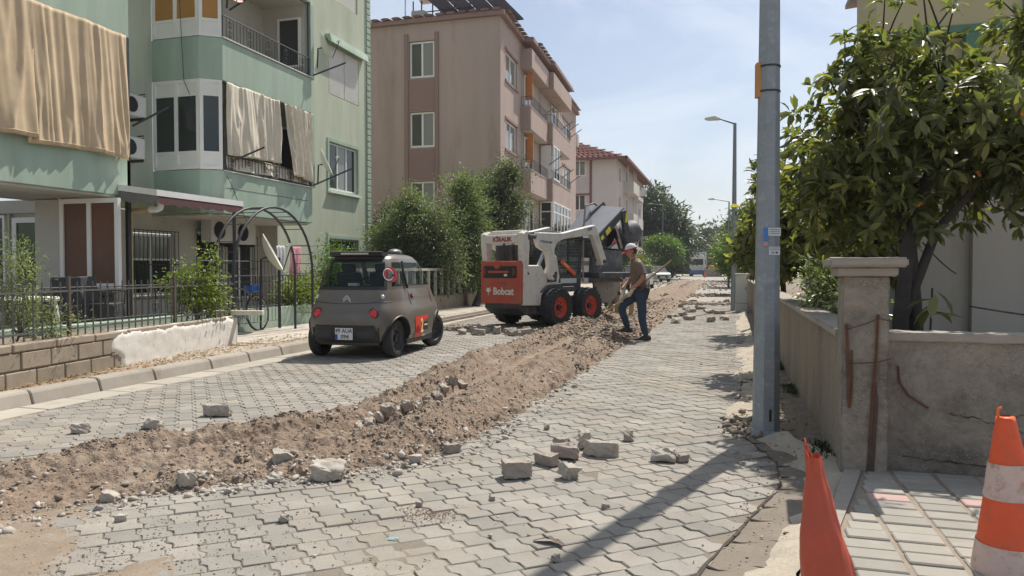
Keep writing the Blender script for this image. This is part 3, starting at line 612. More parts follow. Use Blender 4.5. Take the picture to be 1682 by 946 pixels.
# ground floor, set back
b = B()
Tg = plane((-11.85, 10.5, 0), FX); gh = [(.55, .55, 1.05, 2.2), (2.0, .7, 3.3, 2.05), (4.0, .3, 4.9, 2.15), (5.1, .5, 6.2, 2.05)]
wall(b, Tg, 6.4, 2.5, gh, .1)
b.box(-12.0, -11.0, 10.44, 10.5, 0, 2.52); b.box(-17, -11.36, 10.9, 10.95, 0, 2.57); b.box(-11.42, -11.36, 10.4, 10.9, 0, 2.57); b.box(-17, -11.3, 10.80, 10.90, 2.33, 2.57); b.box(-11.85, -11.3, 16.9, 16.95, 0, 2.5)
b.box(-11.82, -10.4, 13.1, 16.9, 2.40, 2.44)
b.build('ground_floor_wall', cream, ga)
window(ga, plane((-11.36, 10.40, .95), FY), 0, 0, 1.28, 1.56, 2, gm_=M('brown sun board', (.13, .055, .028), .5, .25, 1.2, .1, 20), fw=.08, z=0, name='boarded_window')
window(ga, plane((-13.02, 10.9, .25), FY), 0, 0, .80, 2.0, 1, z=.03, fw=.1, gm_=glassmat('greenish door glass', (.06, .09, .05), .5), name='garden_door'); window(ga, plane((-15.2, 10.9, .9), FY), 0, 0, 2.0, 1.4, 2, z=.03)
B().box(-13.1, -13.06, 10.82, 10.9, .2, 2.33).box(-12.14, -11.95, 10.84, 10.9, .2, 2.33).build('door_surround', olive, ga)
window(ga, Tg, .57, .56, 1.03, 2.18, 1); window(ga, Tg, 2.02, .72, 3.28, 2.03, 2, (1, .7), gm_=[gls, gls, gls2, gls2]); window(ga, Tg, 4.02, .32, 4.88, 2.13, 1, name='door'); window(ga, Tg, 5.12, .52, 6.18, 2.03, 2)
def grille(T, x0, y0, x1, y1, n):
    b = B()
    for k in range(n + 1): x = x0 + (x1 - x0) * k / n; b.tube([T @ Vector((x, y0, .05)), T @ Vector((x, y1, .05))], .008, 5)
    for y in (y0, (y0 + y1) / 2, y1): b.tube([T @ Vector((x0, y, .055)), T @ Vector((x1, y, .055))], .009, 5)
    b.build('window_grille', iron, ga)
grille(Tg, 1.95, .65, 3.35, 2.1, 12); grille(Tg, 3.95, .3, 4.95, 2.2, 9); grille(Tg, 5.05, .45, 6.25, 2.1, 10)
B().tube([(-10.41, 10.98, .3), (-10.41, 10.98, 2.28), (-10.36, 10.99, 2.33), (-9.98, 11.0, 2.35)], .045, 10).build('downpipe', M('yellowed pipe', (.52, .40, .23), .5, .15, 3, .05, 30), ga, smooth=50)
B().tube([(-9.98, 11.0, 2.35), (-9.83, 11.0, 2.35), (-9.76, 11.0, 2.38), (-9.74, 11.0, 2.45), (-9.74, 11.0, 2.52)], .058, 12).build('pipe_elbow', upvc, ga, smooth=50)
# hanging cables across the front
def cable(name, pts, r=.006, mat=None, label='', cat='cable', sag=.0, n=12):
    P = []
    for a, c in zip(pts[:-1], pts[1:]):
        a, c = Vector(a), Vector(c)
        P += [a.lerp(c, k / n) - Vector((0, 0, sag * 4 * (k / n) * (1 - k / n))) for k in range(n)]
    P.append(Vector(pts[-1])); o = B().tube(P, r, 5).build(name, mat or iron); tag(o, label, cat); return o
cable('cable', [(-10.9, 12.9, 6.9), (-10.9, 13.0, 5.2), (-10.1, 13.5, 3.0), (-9.9, 13.7, 2.3)], .007, label='thin dark cable slanting down across the green bay windows', sag=.05)
cable('cable', [(-11.3, 11.2, 9.5), (-11.6, 11.9, 4.95)], .007, mat=upvc, label='pale cable hanging down to the upper air conditioner in the recess', sag=.03)
# drying-line arms and dishes on the building front
def dish(loc, nrm, dia, label, mat=None, arm=True, mast=.5, group=None):
    n = Vector(nrm).normalized(); t = thing('satellite_dish', label, 'satellite dish', loc, group=group); x = n.cross(Vector((0, 0, 1))).normalized(); y = n.cross(x)
    T = Matrix((x, y, n)).transposed().to_4x4(); r = dia / 2
    B().lathe([(0, 0), (r * .4, .03 * dia), (r * .75, .09 * dia), (r, .17 * dia), (r * 1.01, .16 * dia), (r * .75, .07 * dia), (r * .4, .012 * dia), (0, -.015)], 28, 0, T).build('reflector', mat or M('dish grey', (.62, .62, .58), .5, .1, 3, .05, 30), t, smooth=40)
    e = T @ Vector((0, 0, dia * .62)); s = T @ Vector((0, r * .95, dia * .15)) if (T @ Vector((0, 1, 0))).z < 0 else T @ Vector((0, -r * .95, dia * .15))
    B().tube([s, e], .012, 6).build('feed_arm', iron, t); B().tube([e, e - n * .09], .03, 10).build('receiver', M('dish grey', (.62, .62, .58)), t)
    B().tube([(0, 0, -.02), -n * .12, -n * .14 - Vector((0, 0, mast))], .02, 8).build('mast', iron, t)
    return t
dish((-10.25, 17.42, 7.1), (.83, .40, .40), .78, 'thin edge-on satellite dish beside the rail of the open upper balcony, left of the shutter')
dish((-10.25, 17.4, 4.05), (.83, .40, .40), .75, 'satellite dish beside the curtained balcony left of the three-pane window')
dish((-8.25, 12.0, 1.52), (.76, .46, .46), .80, 'cream satellite dish on a short black mast beside the garden arch', M('cream dish', (.62, .60, .48), .5, .1, 3, .05, 30), mast=1.3)
dish((-10.1, 13.5, 7.15), (.85, -.2, .25), .6, 'small reddish satellite dish hanging at the top balcony corner', M('faded red dish', (.50, .26, .20), .6, .15, 4, .05, 30), mast=.3)
def arm(a, c, label): return B().tube([a, c], .022, 6).build('awning_arm', iron, ga, label=label)
arm((-10.3, 10.95, 3.85), (-9.85, 11.35, 4.25), 'black metal arm poking out below the left curtain corner')
arm((-10.1, 13.45, 3.55), (-9.6, 13.9, 3.9), 'black metal arm crossing the left of the pale balcony curtains')
arm((-10.15, 16.75, 3.4), (-9.3, 17.2, 3.85), 'black metal arm below the satellite dish of the curtained balcony')
arm((-10.15, 16.8, 6.2), (-9.5, 17.3, 6.6), 'black metal arm left of the roller shutter, under the edge-on dish')
arm((-10.15, 13.5, 6.75), (-9.75, 13.8, 7.15), 'black metal arm under the reddish satellite dish')
# curtains
def curtain(name, y0, y1, z0, z1, x, mat, label, folds=9, seed=0, amp=.06, slant=0., gather=0.):
    q = random.Random(seed); ny, nz_ = 90, 34; P = []; ph = [q.uniform(0, 6) for _ in range(6)]
    for j in range(nz_ + 1):
        v = j / nz_; row = []
        for i in range(ny + 1):
            u = i / ny; uu = u + .03 * math.sin(3 * v + ph[0]) + .02 * math.sin(9 * u + 5 * v)
            a = amp * (.45 + .55 * (1 - v)) if gather == 0 else amp
            w1 = float(fbm(np.array(u * 5 + seed + v * .5), np.array(v * .4 + seed), 3)); w2 = float(fbm(np.array(u * 21 + seed * 2 + 1.5 * v), np.array(v * .55), 2)); w3 = float(fbm(np.array(u * 9.), np.array(v * 8. + seed), 4))
            s = a * (.55 * (1 - abs(math.sin(folds * 3.14 * uu + ph[1] + 3.5 * w1))) ** 1.5 * 1.2 + .9 * w1 + .9 * w2 + .07 * w3 - .3)
            yy = y0 + (y1 - y0) * (u * (1 - gather * (1 - v) * .35) + slant * (1 - v))
            zz = z0 + (z1 - z0) * v + (.03 * math.sin(4.1 * u + ph[3])) * (1 - v) - .03 * math.sin(3.14 * u * 3) * v * .3
            row.append((x + s + .05 * (1 - v), yy, zz))
        P.append(row)
    b = B().grid(P); o = b.build(name, mat, smooth=70); md = o.modifiers.new('cloth', 'SOLIDIFY'); md.thickness = .006; tag(o, label, 'curtain', 'canvas balcony curtains')
    h_ = B().tube([P[1][i] for i in range(0, ny + 1, 2)], .008, 5).build('hem', mat, o, smooth=60); return o
can = M('tan canvas', (.52, .40, .26), .95, .18, 2.5, .3, 120)
can2 = M('pale canvas', (.62, .56, .45), .95, .14, 2.5, .3, 120)
curtain('balcony_curtain', 6.2, 8.95, 3.27, 5.42, -10.27, can, 'tan canvas curtain of the near balcony, cut by the photo edge', 6, 3, .075)
curtain('balcony_curtain', 8.8, 10.80, 3.22, 5.42, -10.25, can, 'tan canvas curtain hanging at the far end of the near balcony', 5, 5, .075)
curtain('balcony_curtain', 13.38, 15.25, 3.72, 5.22, -10.12, can2, 'pale canvas curtain on the left half of the bay balcony', 5, 8, .09)
curtain('balcony_curtain', 15.45, 16.72, 3.50, 5.22, -10.12, can2, 'pale canvas curtain drawn aside at the right of the bay balcony', 4, 12, .09, slant=.22, gather=.5)
curtain('balcony_curtain', 13.45, 16.6, 3.40, 3.72, -10.23, can2, 'strip of pale canvas tied inside the low balcony railing', 9, 14, .03)
# air conditioners
def ac(loc, rz, label, s=1.):
    t = thing('air_conditioner', label, 'air conditioner', loc, rz, 'outdoor air conditioner units'); w_, d_, h_ = .8 * s, .3 * s, .56 * s
    B().box(-w_ / 2, w_ / 2, -d_, 0, 0, h_).build('casing', M('grey casing', (.60, .60, .56), .5, .08, 3, .05, 40), t, bevel=.015)
    b = B(); 
    for r_ in (.06, .11, .16, .2): b.tube([(-.12 * s + r_ * s * math.cos(k * .35), -d_ - .012, h_ / 2 + r_ * s * math.sin(k * .35)) for k in range(18)], .005, 4, closed=True)
    for k in range(8): a = k * .785; b.tube([(-.12 * s, -d_ - .012, h_ / 2), (-.12 * s + .2 * s * math.cos(a), -d_ - .012, h_ / 2 + .2 * s * math.sin(a))], .004, 4)
    b.build('fan_guard', iron, t)
    B().lathe([(0, 0), (.2 * s, 0)], 24, T=Matrix.Translation((-.12 * s, -d_ - .004, h_ / 2)) @ Matrix.Rotation(R(90), 4, 'X')).build('fan_opening', M('hollow shade', (.03, .03, .03), .9), t)  # flat near-black disc, the shade inside the fan hole put into colour
    b = B()
    for k in range(9): b.box(w_ / 2, w_ / 2 + .008, -d_ * .85, -d_ * .15, .06 + k * .052, .06 + k * .052 + .022)
    b.build('side_louvre', M('hollow shade', (.03, .03, .03)), t)  # dark strips hold the shade of the louvre gaps as colour
    for s in (-1, 1): B().box(s * w_ * .38 - .015, s * w_ * .38 + .015, -d_ - .02, .12, -.06, -.004).build('bracket', iron, t)
    return t
ac((-11.62, 12.2, 4.35), R(90), 'white air conditioner high in the recess beside the bay window', .75)
ac((-11.62, 12.15, 3.5), R(90), 'lower air conditioner in the recess, partly behind the tan curtain', .75)
ac((-11.7, 14.85, 1.9), R(90), 'slatted air conditioner under the canopy beside the garden arch', 1.0)
ac((-11.7, 15.72, 1.88), R(90), 'round-fan air conditioner behind the garden arch')
# lean-to awning
aw = thing('awning', 'white sheet awning with maroon scalloped valance over the garden door', 'awning', (-10.6, 11.7, 2.5), world=True)
P = [[(-11.74 + 2.24 * i / 8, 10.62 + 2.35 * j / 40, 2.86 - .30 * i / 8 + .004 * math.sin(j * 1.57)) for j in range(41)] for i in range(9)]
o = B().grid(P).build('sheet', M('white sheet metal', (.74, .73, .70), .5, .08, 2, .05, 40), aw, smooth=60); md = o.modifiers.new('thick', 'SOLIDIFY'); md.thickness = .02
for T_ in (((-9.47, 10.60), (-9.47, 12.98)), ((-11.74, 10.60), (-9.47, 10.60))):
    (xa, ya), (xb, yb) = T_; za = 2.57 if xa > -10 else 2.88; B().add([(xa, ya, za - .02), (xb, yb, 2.55), (xb, yb, 2.655), (xa, ya, za + .085), (xa - .01, ya + .01, za - .02), (xb - .01, yb + .01, 2.55), (xb - .01, yb + .01, 2.655), (xa - .01, ya + .01, za + .085)], [(0, 1, 2, 3), (7, 6, 5, 4), (3, 2, 6, 7), (0, 4, 5, 1)]).build('fascia', MATS['white sheet metal'], aw)
vm_ = M('maroon canvas', (.075, .028, .028), .9, .2, 3, .2, 80); vg = M('grey canvas', (.16, .155, .14), .9, .2, 3, .2, 80)
P = [[(-9.48, 10.62 + 2.35 * j / 60, 2.55), (-9.46, 10.62 + 2.35 * j / 60, 2.43 - .035 * abs(math.sin(j * .35)))] for j in range(61)]
B().grid(P).build('valance', vm_, aw)
P = [[(-11.7 + 2.24 * j / 60, 10.61, 2.84 - .30 * j / 60), (-11.7 + 2.24 * j / 60, 10.60, 2.66 - .24 * j / 60 - .04 * abs(math.sin(j * .32)))] for j in range(61)]
B().grid(P).build('valance', vg, aw)
B().tube([(-9.52, 12.75, .5), (-9.52, 12.75, 2.5)], .035, 8).build('post', iron, aw)
B().tube([(-9.5, 10.7, 2.5), (-9.5, 12.95, 2.5)], .02, 6).tube([(-11.7, 10.7, 2.8), (-9.5, 10.7, 2.5)], .02, 6).build('rail', iron, aw)
# low green wall with iron railing, garden soil
lw = thing('garden_wall', 'low pale green garden wall with black iron railing behind the bicycle', 'wall', (-8.7, 12, .1), world=True)
B().box(-8.8, -8.62, 5.0, 14.6, .05, .52).build('wall_body', green, lw, bevel=.01)
railing(lw, (-8.71, 11.2, .53), (-8.71, 14.5, .53), .62, iron, .11, orn=0)
railing(lw, (-8.71, 5.2, .53), (-8.71, 11.0, .53), .5, iron, .13, orn=7)
B().prism([(-8.8, 5), (-6.75, 5), (-7.5, 9.9), (-8.62, 9.9)], .0, .42).build('garden_soil', M('garden soil', (.20, .16, .12), .95, .3, 5, .6, 50), kind='structure')
B().box(-12.85, -8.81, 4, 16.9, .0, .28).build('front_yard', M('yard tiles', (.34, .31, .27), .8, .15, 2, .2, 40), kind='structure')
# --- block wall
bw = thing('block_wall', 'low concrete block wall, half plastered white, behind the left kerb', 'wall', (-7.0, 7.6, .1), math.atan2(4.5, -.73) - math.pi / 2)
# local frame: y along the wall, x towards the garden is negative
Lb = math.hypot(.73, 4.5); y0 = -Lb / 2
blk = M('grey block', (.31, .255, .19), .95, .16, 6, .6, 80, rn=.1, dirt=(.27, .22, .17), dfac=.3, ds=4)
B().box(-.17, -.008, -7.5, Lb / 2 - .02, -.05, .445).build('core', M('mortar', (.24, .20, .16), .95, .2, 6, .5, 60), bw)
for r_ in range(2):
    y = -7.4 + (.2 if r_ else 0)
    while y < -.35:
        B().box(-.02, .012 + rnd.uniform(-.004, .004), y + .006, y + .392, .0 + r_ * .185 + .012, .0 + r_ * .185 + .178).build('block', blk, bw, bevel=.008); y += .4
y = -7.4
while y < Lb / 2 - .3:
    B().box(-.19, .018, y + .005, y + .58, .372, .452 + rnd.uniform(-.005, .005)).build('coping_block', blk, bw, bevel=.012); y += .588
P = []
for j in range(70):
    yy = -.67 + (Lb / 2 + .67) * j / 69; row = []
    for i in range(16):
        z = -.03 + .49 * i / 15; ed = yy + .67 - .25 * float(fbm(np.array(z * 7.), np.array(3.3), 3)) - (.46 - z) * .25
        top_ = .452 - z - .06 * abs(float(fbm(np.array(yy * 5), np.array(9.), 3)))
        k = min(1, max(0, min(ed, top_) / .03)); row.append((-.012 + .042 * k + .006 * float(fbm(np.array(yy * 9), np.array(z * 9), 4)) * k, yy, z))
    P.append(row)
B().grid(P).build('plaster', M('rough white plaster', (.70, .67, .61), .9, .1, 5, .6, 60, dirt=(.48, .42, .34), dfac=.25, ds=6), bw, smooth=50)
B().box(-.2, .035, Lb / 2 - .022, Lb / 2 + .03, -.05, .42).build('end_face', MATS['rough white plaster'], bw, bevel=.01)
# fence on the block wall
fe = thing('iron_fence', 'thin grey iron picket fence standing on the low block wall', 'fence', (-7.08, 7.6, .55), bw.rotation_euler.z)
fe.matrix_basis = Matrix.Translation((-7.08, 7.6, .55)) @ Matrix.Rotation(bw.rotation_euler.z, 4, 'Z')
fi = M('weathered fence iron', (.10, .095, .085), .6, .25, 6, .1, 60)
B().box(-.012, .012, -7.4, Lb / 2 + .1, .075, .095).build('bottom_rail', fi, fe); B().box(-.012, .012, -7.4, Lb / 2 + .1, .49, .508).build('top_rail', fi, fe)
pk = B().tube([(0, 0, -.02), (0, 0, .60)], .0085, 5).mesh('picket', fi); y = -5.2
while y < Lb / 2:
    o = link('picket', pk, fe); o.location = (0, y + rnd.uniform(-.006, .006), 0); o.rotation_euler = (rnd.gauss(0, .006), rnd.gauss(0, .006), 0); y += .128
for y in (-4.9, -3.2, -1.25, .75, Lb / 2 - .05): B().box(-.016, .016, y, y + .034, -.1, .66).build('post', M('rusty post', (.09, .07, .058), .7, .25, 6, .1, 60), fe)
# garden arch
ar = thing('garden_arch', 'black metal tunnel arch over the garden gate', 'garden arch', (-7.78, 11.32, .1), world=True)
def hoop(x): return [(x, 10.14, .12)] + [(x, 11.32 - 1.18 * math.cos(a), 1.20 + 1.16 * math.sin(a)) for a in [math.pi * k / 20 for k in range(21)]] + [(x, 12.5, .12)]
for x in (-7.6, -7.98): B().tube(hoop(x), .024, 8).build('hoop', iron, ar, smooth=60)
ha, hb = hoop(-7.6), hoop(-7.98)
for k in range(1, 22):
    if k in (5, 12, 17): continue
    B().tube([ha[k], hb[k]], .008, 5).build('rung', iron, ar)
ms_ = B()
for z in (.45, .7, .95): ms_.tube([(-7.6, 12.5, z), (-7.98, 12.5, z)], .006, 4).tube([(-7.6, 10.14, z), (-7.98, 10.14, z)], .006, 4)
ms_.build('side_rungs', iron, ar)
gt = thing('iron_gate', 'black mesh gate with thin square bars under the garden arch', 'gate', (-8.05, 11.3, .12), world=True)
b = B()
for k in range(21): y = 10.2 + k * .112; b.tube([(-8.3, y, .3), (-8.3, y, 1.42)], .005, 4)
for z in (.3, .55, .8, 1.05, 1.42): b.tube([(-8.3, 10.2, z), (-8.3, 12.45, z)], .006, 4)
b.build('mesh_bars', iron, gt); B().tube([(-8.3, 10.18, .14), (-8.3, 10.18, 1.5)], .03, 8).build('post', iron, gt); B().tube([(-8.3, 12.46, .14), (-8.3, 12.46, 1.5)], .03, 8).build('post', iron, gt)
# washing line and towels
cable('washing_line', [(-9.6, 13.6, 1.78), (-8.3, 14.4, 1.80)], .005, label='washing line with towels behind the garden arch', sag=.03)
def towel(y0, y1, z0, z1, x, mat, label, seed):
    P = [[(x + .03 * math.sin(i * 1.1 + seed + j * .05) * (j / 14), y0 + (y1 - y0) * i / 14 + .02 * math.sin(j * .4), z1 + (z0 - z1) * j / 14 - .01 * math.sin(i)) for i in range(15)] for j in range(15)]
    o = B().grid(P).build('towel', mat, smooth=70); md = o.modifiers.new('t', 'SOLIDIFY'); md.thickness = .008; tag(o, label, 'towel', 'laundry on the washing line')
towel(13.55, 13.86, 1.12, 1.77, -9.1, M('grey striped towel', (.50, .50, .52), .95, .2, 20, .3, 90), 'pale grey towel on the washing line behind the dish', 1)
towel(13.98, 14.4, 1.02, 1.77, -9.05, M('pink striped towel', (.58, .27, .30), .95, .25, 14, .3, 90), 'pink towel on the washing line behind the arch', 3)
# plank on the wall end
o = B().cbox((-7.55, 9.85, .60), (1.25, .09, .07), (0, 0, R(12))).build('plank', M('white plank', (.66, .62, .52), .8, .12, 5, .2, 60), bevel=.006); tag(o, 'long off-white plank lying across the end of the block wall', 'plank')
# white plastic table in the yard
tb = thing('garden_table', 'white plastic garden table behind the iron fence', 'table', (-9.2, 7.75, .28))
B().lathe([(0, .62), (.46, .62), (.48, .60), (.47, .57), (0, .57)], 24).build('tabletop', upvc, tb, smooth=40)
for sx in (-1, 1):
    for sy in (-1, 1): B().tube([(sx * .28, sy * .28, .58), (sx * .36, sy * .36, 0)], [.035, .025], 6).build('leg', upvc, tb)
def chair(loc, rz, label):
    t = thing('garden_chair', label, 'chair', loc, rz, 'dark garden chairs'); m_ = M('dark chair plastic', (.03, .03, .032), .6, .15, 6, .1, 60)
    B().box(-.22, .22, -.22, .22, .42, .45).build('seat', m_, t, bevel=.01); B().prism([(.20, .45), (.24, .45), (.32, .88), (.28, .88)], -.21, .21, 'x', 0, Matrix.Identity(4)).build('backrest', m_, t, bevel=.01)
    for sx in (-1, 1):
        B().tube([(sx * .24, -.2, .42), (sx * .25, -.22, .64), (sx * .25, .24, .66)], .015, 6).build('armrest', m_, t)
        for sy in (-1, 1): B().tube([(sx * .20, sy * .2, .43), (sx * .23, sy * .24, 0)], .018, 6).build('leg', m_, t)
chair((-9.7, 8.9, .28), R(40), 'added dark garden chair behind the fence, left one below the boarded window'); chair((-9.75, 9.7, .28), R(100), 'added dark garden chair behind the fence, right one below the boarded window'); chair((-9.5, 7.2, .28), R(-60), 'dark garden chair behind the sapling at the left edge')  # chairs below the window added to darken that shadowed area
sf = thing('storage_chest', 'added dark chest standing under the boarded window', 'chest', (-10.6, 10.0, .28)); B().box(-.55, .55, -.25, .25, 0, .55).build('chest_body', M('dark chair plastic', (.03, .03, .032)), sf, bevel=.02); B().box(-.57, .57, -.27, .27, .553, .62).build('lid', M('dark chair plastic', (.03, .03, .032)), sf, bevel=.02)  # dark chest added to fill the same shadowed area
# bicycle
bk = thing('bicycle', 'grey bicycle with a blue box on its rack leaning by the green wall', 'bicycle', (-8.42, 11.45, .115), world=False, rot=(R(0), R(-6), 0))
rub = M('tyre rubber', (.03, .03, .03), .85, .2, 10, .3, 80); ste = M('bicycle paint', (.22, .23, .24), .35, .15, 5, .05, 60, metal=.5); chr_ = M('bright steel', (.55, .55, .55), .3, .1, 5, .05, 60, metal=.9)
for yc in (.53, -.53):
    wh = B().tube([(0, yc + .33 * math.cos(a), .345 + .33 * math.sin(a)) for a in [k * 6.2832 / 36 for k in range(36)]], .017, 8, closed=True).build('wheel', rub, bk, smooth=60)
    B().tube([(0, yc + .308 * math.cos(a), .345 + .308 * math.sin(a)) for a in [k * 6.2832 / 36 for k in range(36)]], .008, 6, closed=True).build('rim', chr_, wh)
    s = B().tube([(-.04, yc, .345), (.04, yc, .345)], .018, 8)
    for k in range(20): a = k * .31416; s.tube([(.02 * (-1) ** k, yc, .345), (0, yc + .305 * math.cos(a), .345 + .305 * math.sin(a))], .0016, 3)
    s.build('spokes', chr_, wh)
bb_ = (0, .12, .33); B().tube([bb_, (0, .26, .86)], .016).tube([bb_, (0, -.36, .74)], .018).tube([(0, .24, .80), (0, -.34, .84)], .016).tube([(0, -.34, .92), (0, -.37, .68)], .018).tube([bb_, (.02, .53, .345)], .010).tube([(0, .25, .82), (.02, .53, .345)], .010).build('frame', ste, bk, smooth=50)
B().tube([(.04, -.37, .68), (.04, -.53, .345)], .012).tube([(-.04, -.37, .68), (-.04, -.53, .345)], .012).build('fork', chr_, bk, smooth=50)
B().tube([(0, -.35, .92), (0, -.36, 1.0)], .013).tube([(-.24, -.30, 1.03), (-.05, -.38, 1.01), (.05, -.38, 1.01), (.24, -.30, 1.03)], .013).build('handlebar', chr_, bk, smooth=50)
B().ball((0, .27, .92), (.07, .13, .035)).build('saddle', rub, bk, smooth=60)
B().lathe([(0, 0), (.09, 0), (.09, .006), (0, .006)], 24, T=Matrix.Translation((.04, .12, .33)) @ Matrix.Rotation(R(90), 4, 'Y')).tube([(.05, .12, .33), (.06, .02, .22)], .01).tube([(-.05, .12, .33), (-.06, .22, .44)], .01).build('crank', chr_, bk)
B().tube([(.04, .3, .72), (.04, .72, .72), (.03, .53, .36)], .007).tube([(-.04, .3, .72), (-.04, .72, .72), (-.03, .53, .36)], .007).build('rack', iron, bk)
bx_ = B().box(-.11, .11, .32, .60, .735, .87).build('crate', M('blue plastic', (.04, .14, .48), .4, .1, 5, .05, 50), bk, bevel=.02)
# garden wall and railing further along (behind the car)
g2 = thing('garden_wall', 'low stone garden wall with pale railing behind the small car', 'wall', (-8.0, 22, .1), world=True)
B().box(-8.12, -7.9, 15.0, 33, .05, .50).build('wall_body', M('brown stone wall', (.33, .27, .20), .9, .25, 5, .8, 30, dirt=(.22, .18, .14), dfac=.5, ds=3), g2, bevel=.02)
pk2 = B().box(-.035, .035, -.035, .035, 0, .75).mesh('baluster', M('pale baluster', (.50, .48, .43), .8, .15, 4, .2, 50))
for k in range(34): o = link('baluster', pk2, g2); o.location = (-8.01, 15.2 + k * .5, .5); o.parent = g2; o.matrix_parent_inverse = g2.matrix_basis.inverted()
B().box(-8.06, -7.96, 15.1, 32.2, 1.22, 1.29).build('rail', MATS['pale baluster'], g2)
o = B().box(-8.35, -8.33, 15, 33, .5, 1.5).build('hedge_screen', M('dark net', (.03, .05, .03), .9, .3, 8, .3, 50), g2)
# ================================================================ mauve apartment block
mv = M('mauve render', (.42, .325, .28), .88, .14, .7, .3, 40, dirt=(.33, .24, .20), dfac=.3, ds=.8, streak=True)
mvd = M('dark mauve render', (.285, .185, .16), .88, .08, .9, .3, 40, dirt=(.26, .16, .135), dfac=.3, ds=.9, streak=True)
tile = M('roof tile', (.20, .125, .10), .85, .2, 3, .5, 40, rn=.2)
orng = M('orange blind', (.62, .24, .08), .8, .12, 2, .1, 40)
mb = thing('apartment_building', 'mauve four-storey apartment building with dark window strip and solar heater', 'building', (-12, 35, .1), world=True)
b = B(); Ts = plane((-21, 28.3, 0), FY)
hs = [(8.36, 3.42, 9.48, 4.88), (8.36, 6.25, 9.48, 7.72), (8.36, 9.1, 9.48, 10.6)]
wall(b, Ts, 12.3, 11.5, hs, .16)
Tf = plane((-8.7, 28.3, 0), FX); hf = []
for z in (3.3, 6.2, 9.0): hf += [(.65, z, 2.15, z + 1.2), (10.9, z - .1, 12.9, z + 1.15)]
wall(b, Tf, 14.7, 11.3, hf, .16)
b.add([(-8.7, 43, 0), (-21, 43, 0), (-21, 43, 11.3), (-8.7, 43, 11.3)], [(0, 1, 2, 3)])
b.build('wall', mv, mb)
for y0, y1 in ((4.92, 6.2), (7.76, 9.05), (1.5, 3.38)): B().box(8.36, 9.48, y0, y1, -.02, .02, 0, Ts).build('spandrel', mvd, mb)
for x in (8.16, 9.50): B().box(x, x + .17, 1.5, 10.9, -.02, .05, 0, Ts).build('pilaster', mvd, mb)
b = B()
for h in hf: B().box(h[0] - .1, h[2] + .1, h[3], h[3] + .1, -.02, .04, 0, Tf).build('lintel', mvd, mb); B().box(h[0] - .1, h[2] + .1, h[1] - .1, h[1], -.02, .05, 0, Tf).build('window_sill', mvd, mb)
for k, h in enumerate(hs): window(mb, Ts, h[0] + .02, h[1] + .02, h[2] - .02, h[3] - .02, 2, (1,) if k else (1,), gm_=[[gls, gls2], [gls, gls2], [gls, gls2]][k], fw=.07)
for h in hf: window(mb, Tf, h[0] + .02, h[1] + .02, h[2] - .02, h[3] - .02, 2, gm_=gls2, fw=.06)
# stacked balconies (two stacks), roofs over them
def balc(y0, y1, xo, z0, z1, zc, orange):
    B().prism([(-8.72, y0), (xo, y0), (xo, y1), (-8.72, y1)], z0, z1).build('balcony', mv, mb, bevel=.02)
    B().prism([(-8.75, y0 + .1), (xo - .06, y0 + .1), (xo - .06, y1 - .1), (-8.75, y1 - .1)], z0 - .03, z0 - .003).build('balcony_soffit', cream, mb)
for (y0, y1, xo, off) in ((31.0, 33.9, -8.24, 0), (34.1, 38.2, -8.02, 0)):
    for z0, z1 in ((1.85, 2.9), (4.65, 5.72), (7.45, 8.5)): balc(y0, y1, xo, z0, z1, 0, 0)
    B().prism([(-8.72, y0 - .03), (xo + .06, y0 - .03), (xo + .06, y1 + .03), (-8.72, y1 + .03)], 10.15, 11.0).build('balcony_roof', mv, mb, bevel=.02)
    for z in (2.9, 5.72, 8.5): railing(mb, (xo + .03, y0 + .05, z), (xo + .03, y1 - .05, z), .42, iron, .2, .012, 0); railing(mb, (-8.66, y0 + .02, z), (xo, y0 + .02, z), .42, iron, .12, .012, 0)
# flat back panels; the shade of the balcony openings is put into their colour
b = B()
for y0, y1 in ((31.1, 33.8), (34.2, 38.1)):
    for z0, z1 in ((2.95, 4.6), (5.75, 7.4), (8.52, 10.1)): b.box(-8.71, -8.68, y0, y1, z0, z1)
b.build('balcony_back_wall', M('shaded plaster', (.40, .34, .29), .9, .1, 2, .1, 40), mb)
for y0, z0 in ((31.3, 5.75), (31.3, 8.52), (35.6, 5.8), (36.2, 8.55), (31.4, 2.95)): window(mb, plane((-8.66, y0, z0), FX), 0, 0, 1.3, 1.45, 2, z=.03)
B().box(-8.66, -8.30, 31.6, 31.64, 6.1, 7.38).build('orange_blind', orng, mb); B().box(-8.66, -8.3, 31.5, 31.54, 8.9, 10.1).build('orange_blind', orng, mb)
B().box(-8.64, -8.1, 34.1, 34.14, 5.75, 7.4).build('glass_screen', upvc, mb)
for z0 in (2.9,):
    window(mb, plane((-8.01, 34.15, z0), FX), 0, 0, 4.0, 1.72, 5, (1.3, .5), gm_=gls, fw=.08, z=0, name='glazed_balcony'); window(mb, plane((-8.66, 34.12, z0), FY), 0, 0, .62, 1.72, 1, (1.3, .5), fw=.07, z=0, name='glazed_balcony')
window(mb, plane((-8.01, 34.15, 5.72), FX), 0, 0, 1.3, 1.7, 2, fw=.08, z=0, name='glazed_balcony')
b = B()
for y0, z0 in ((33.6, 8.9), (34.6, 6.1), (36.6, 8.8), (38, 9.0), (38.9, 8.9), (36.7, 6.2), (38.4, 6.1), (33.9, 6.4)): B().tube([(-8.15, y0, z0), (-7.6, y0 + .4, z0 + .5)], .025, 5).build('awning_arm', iron, mb)
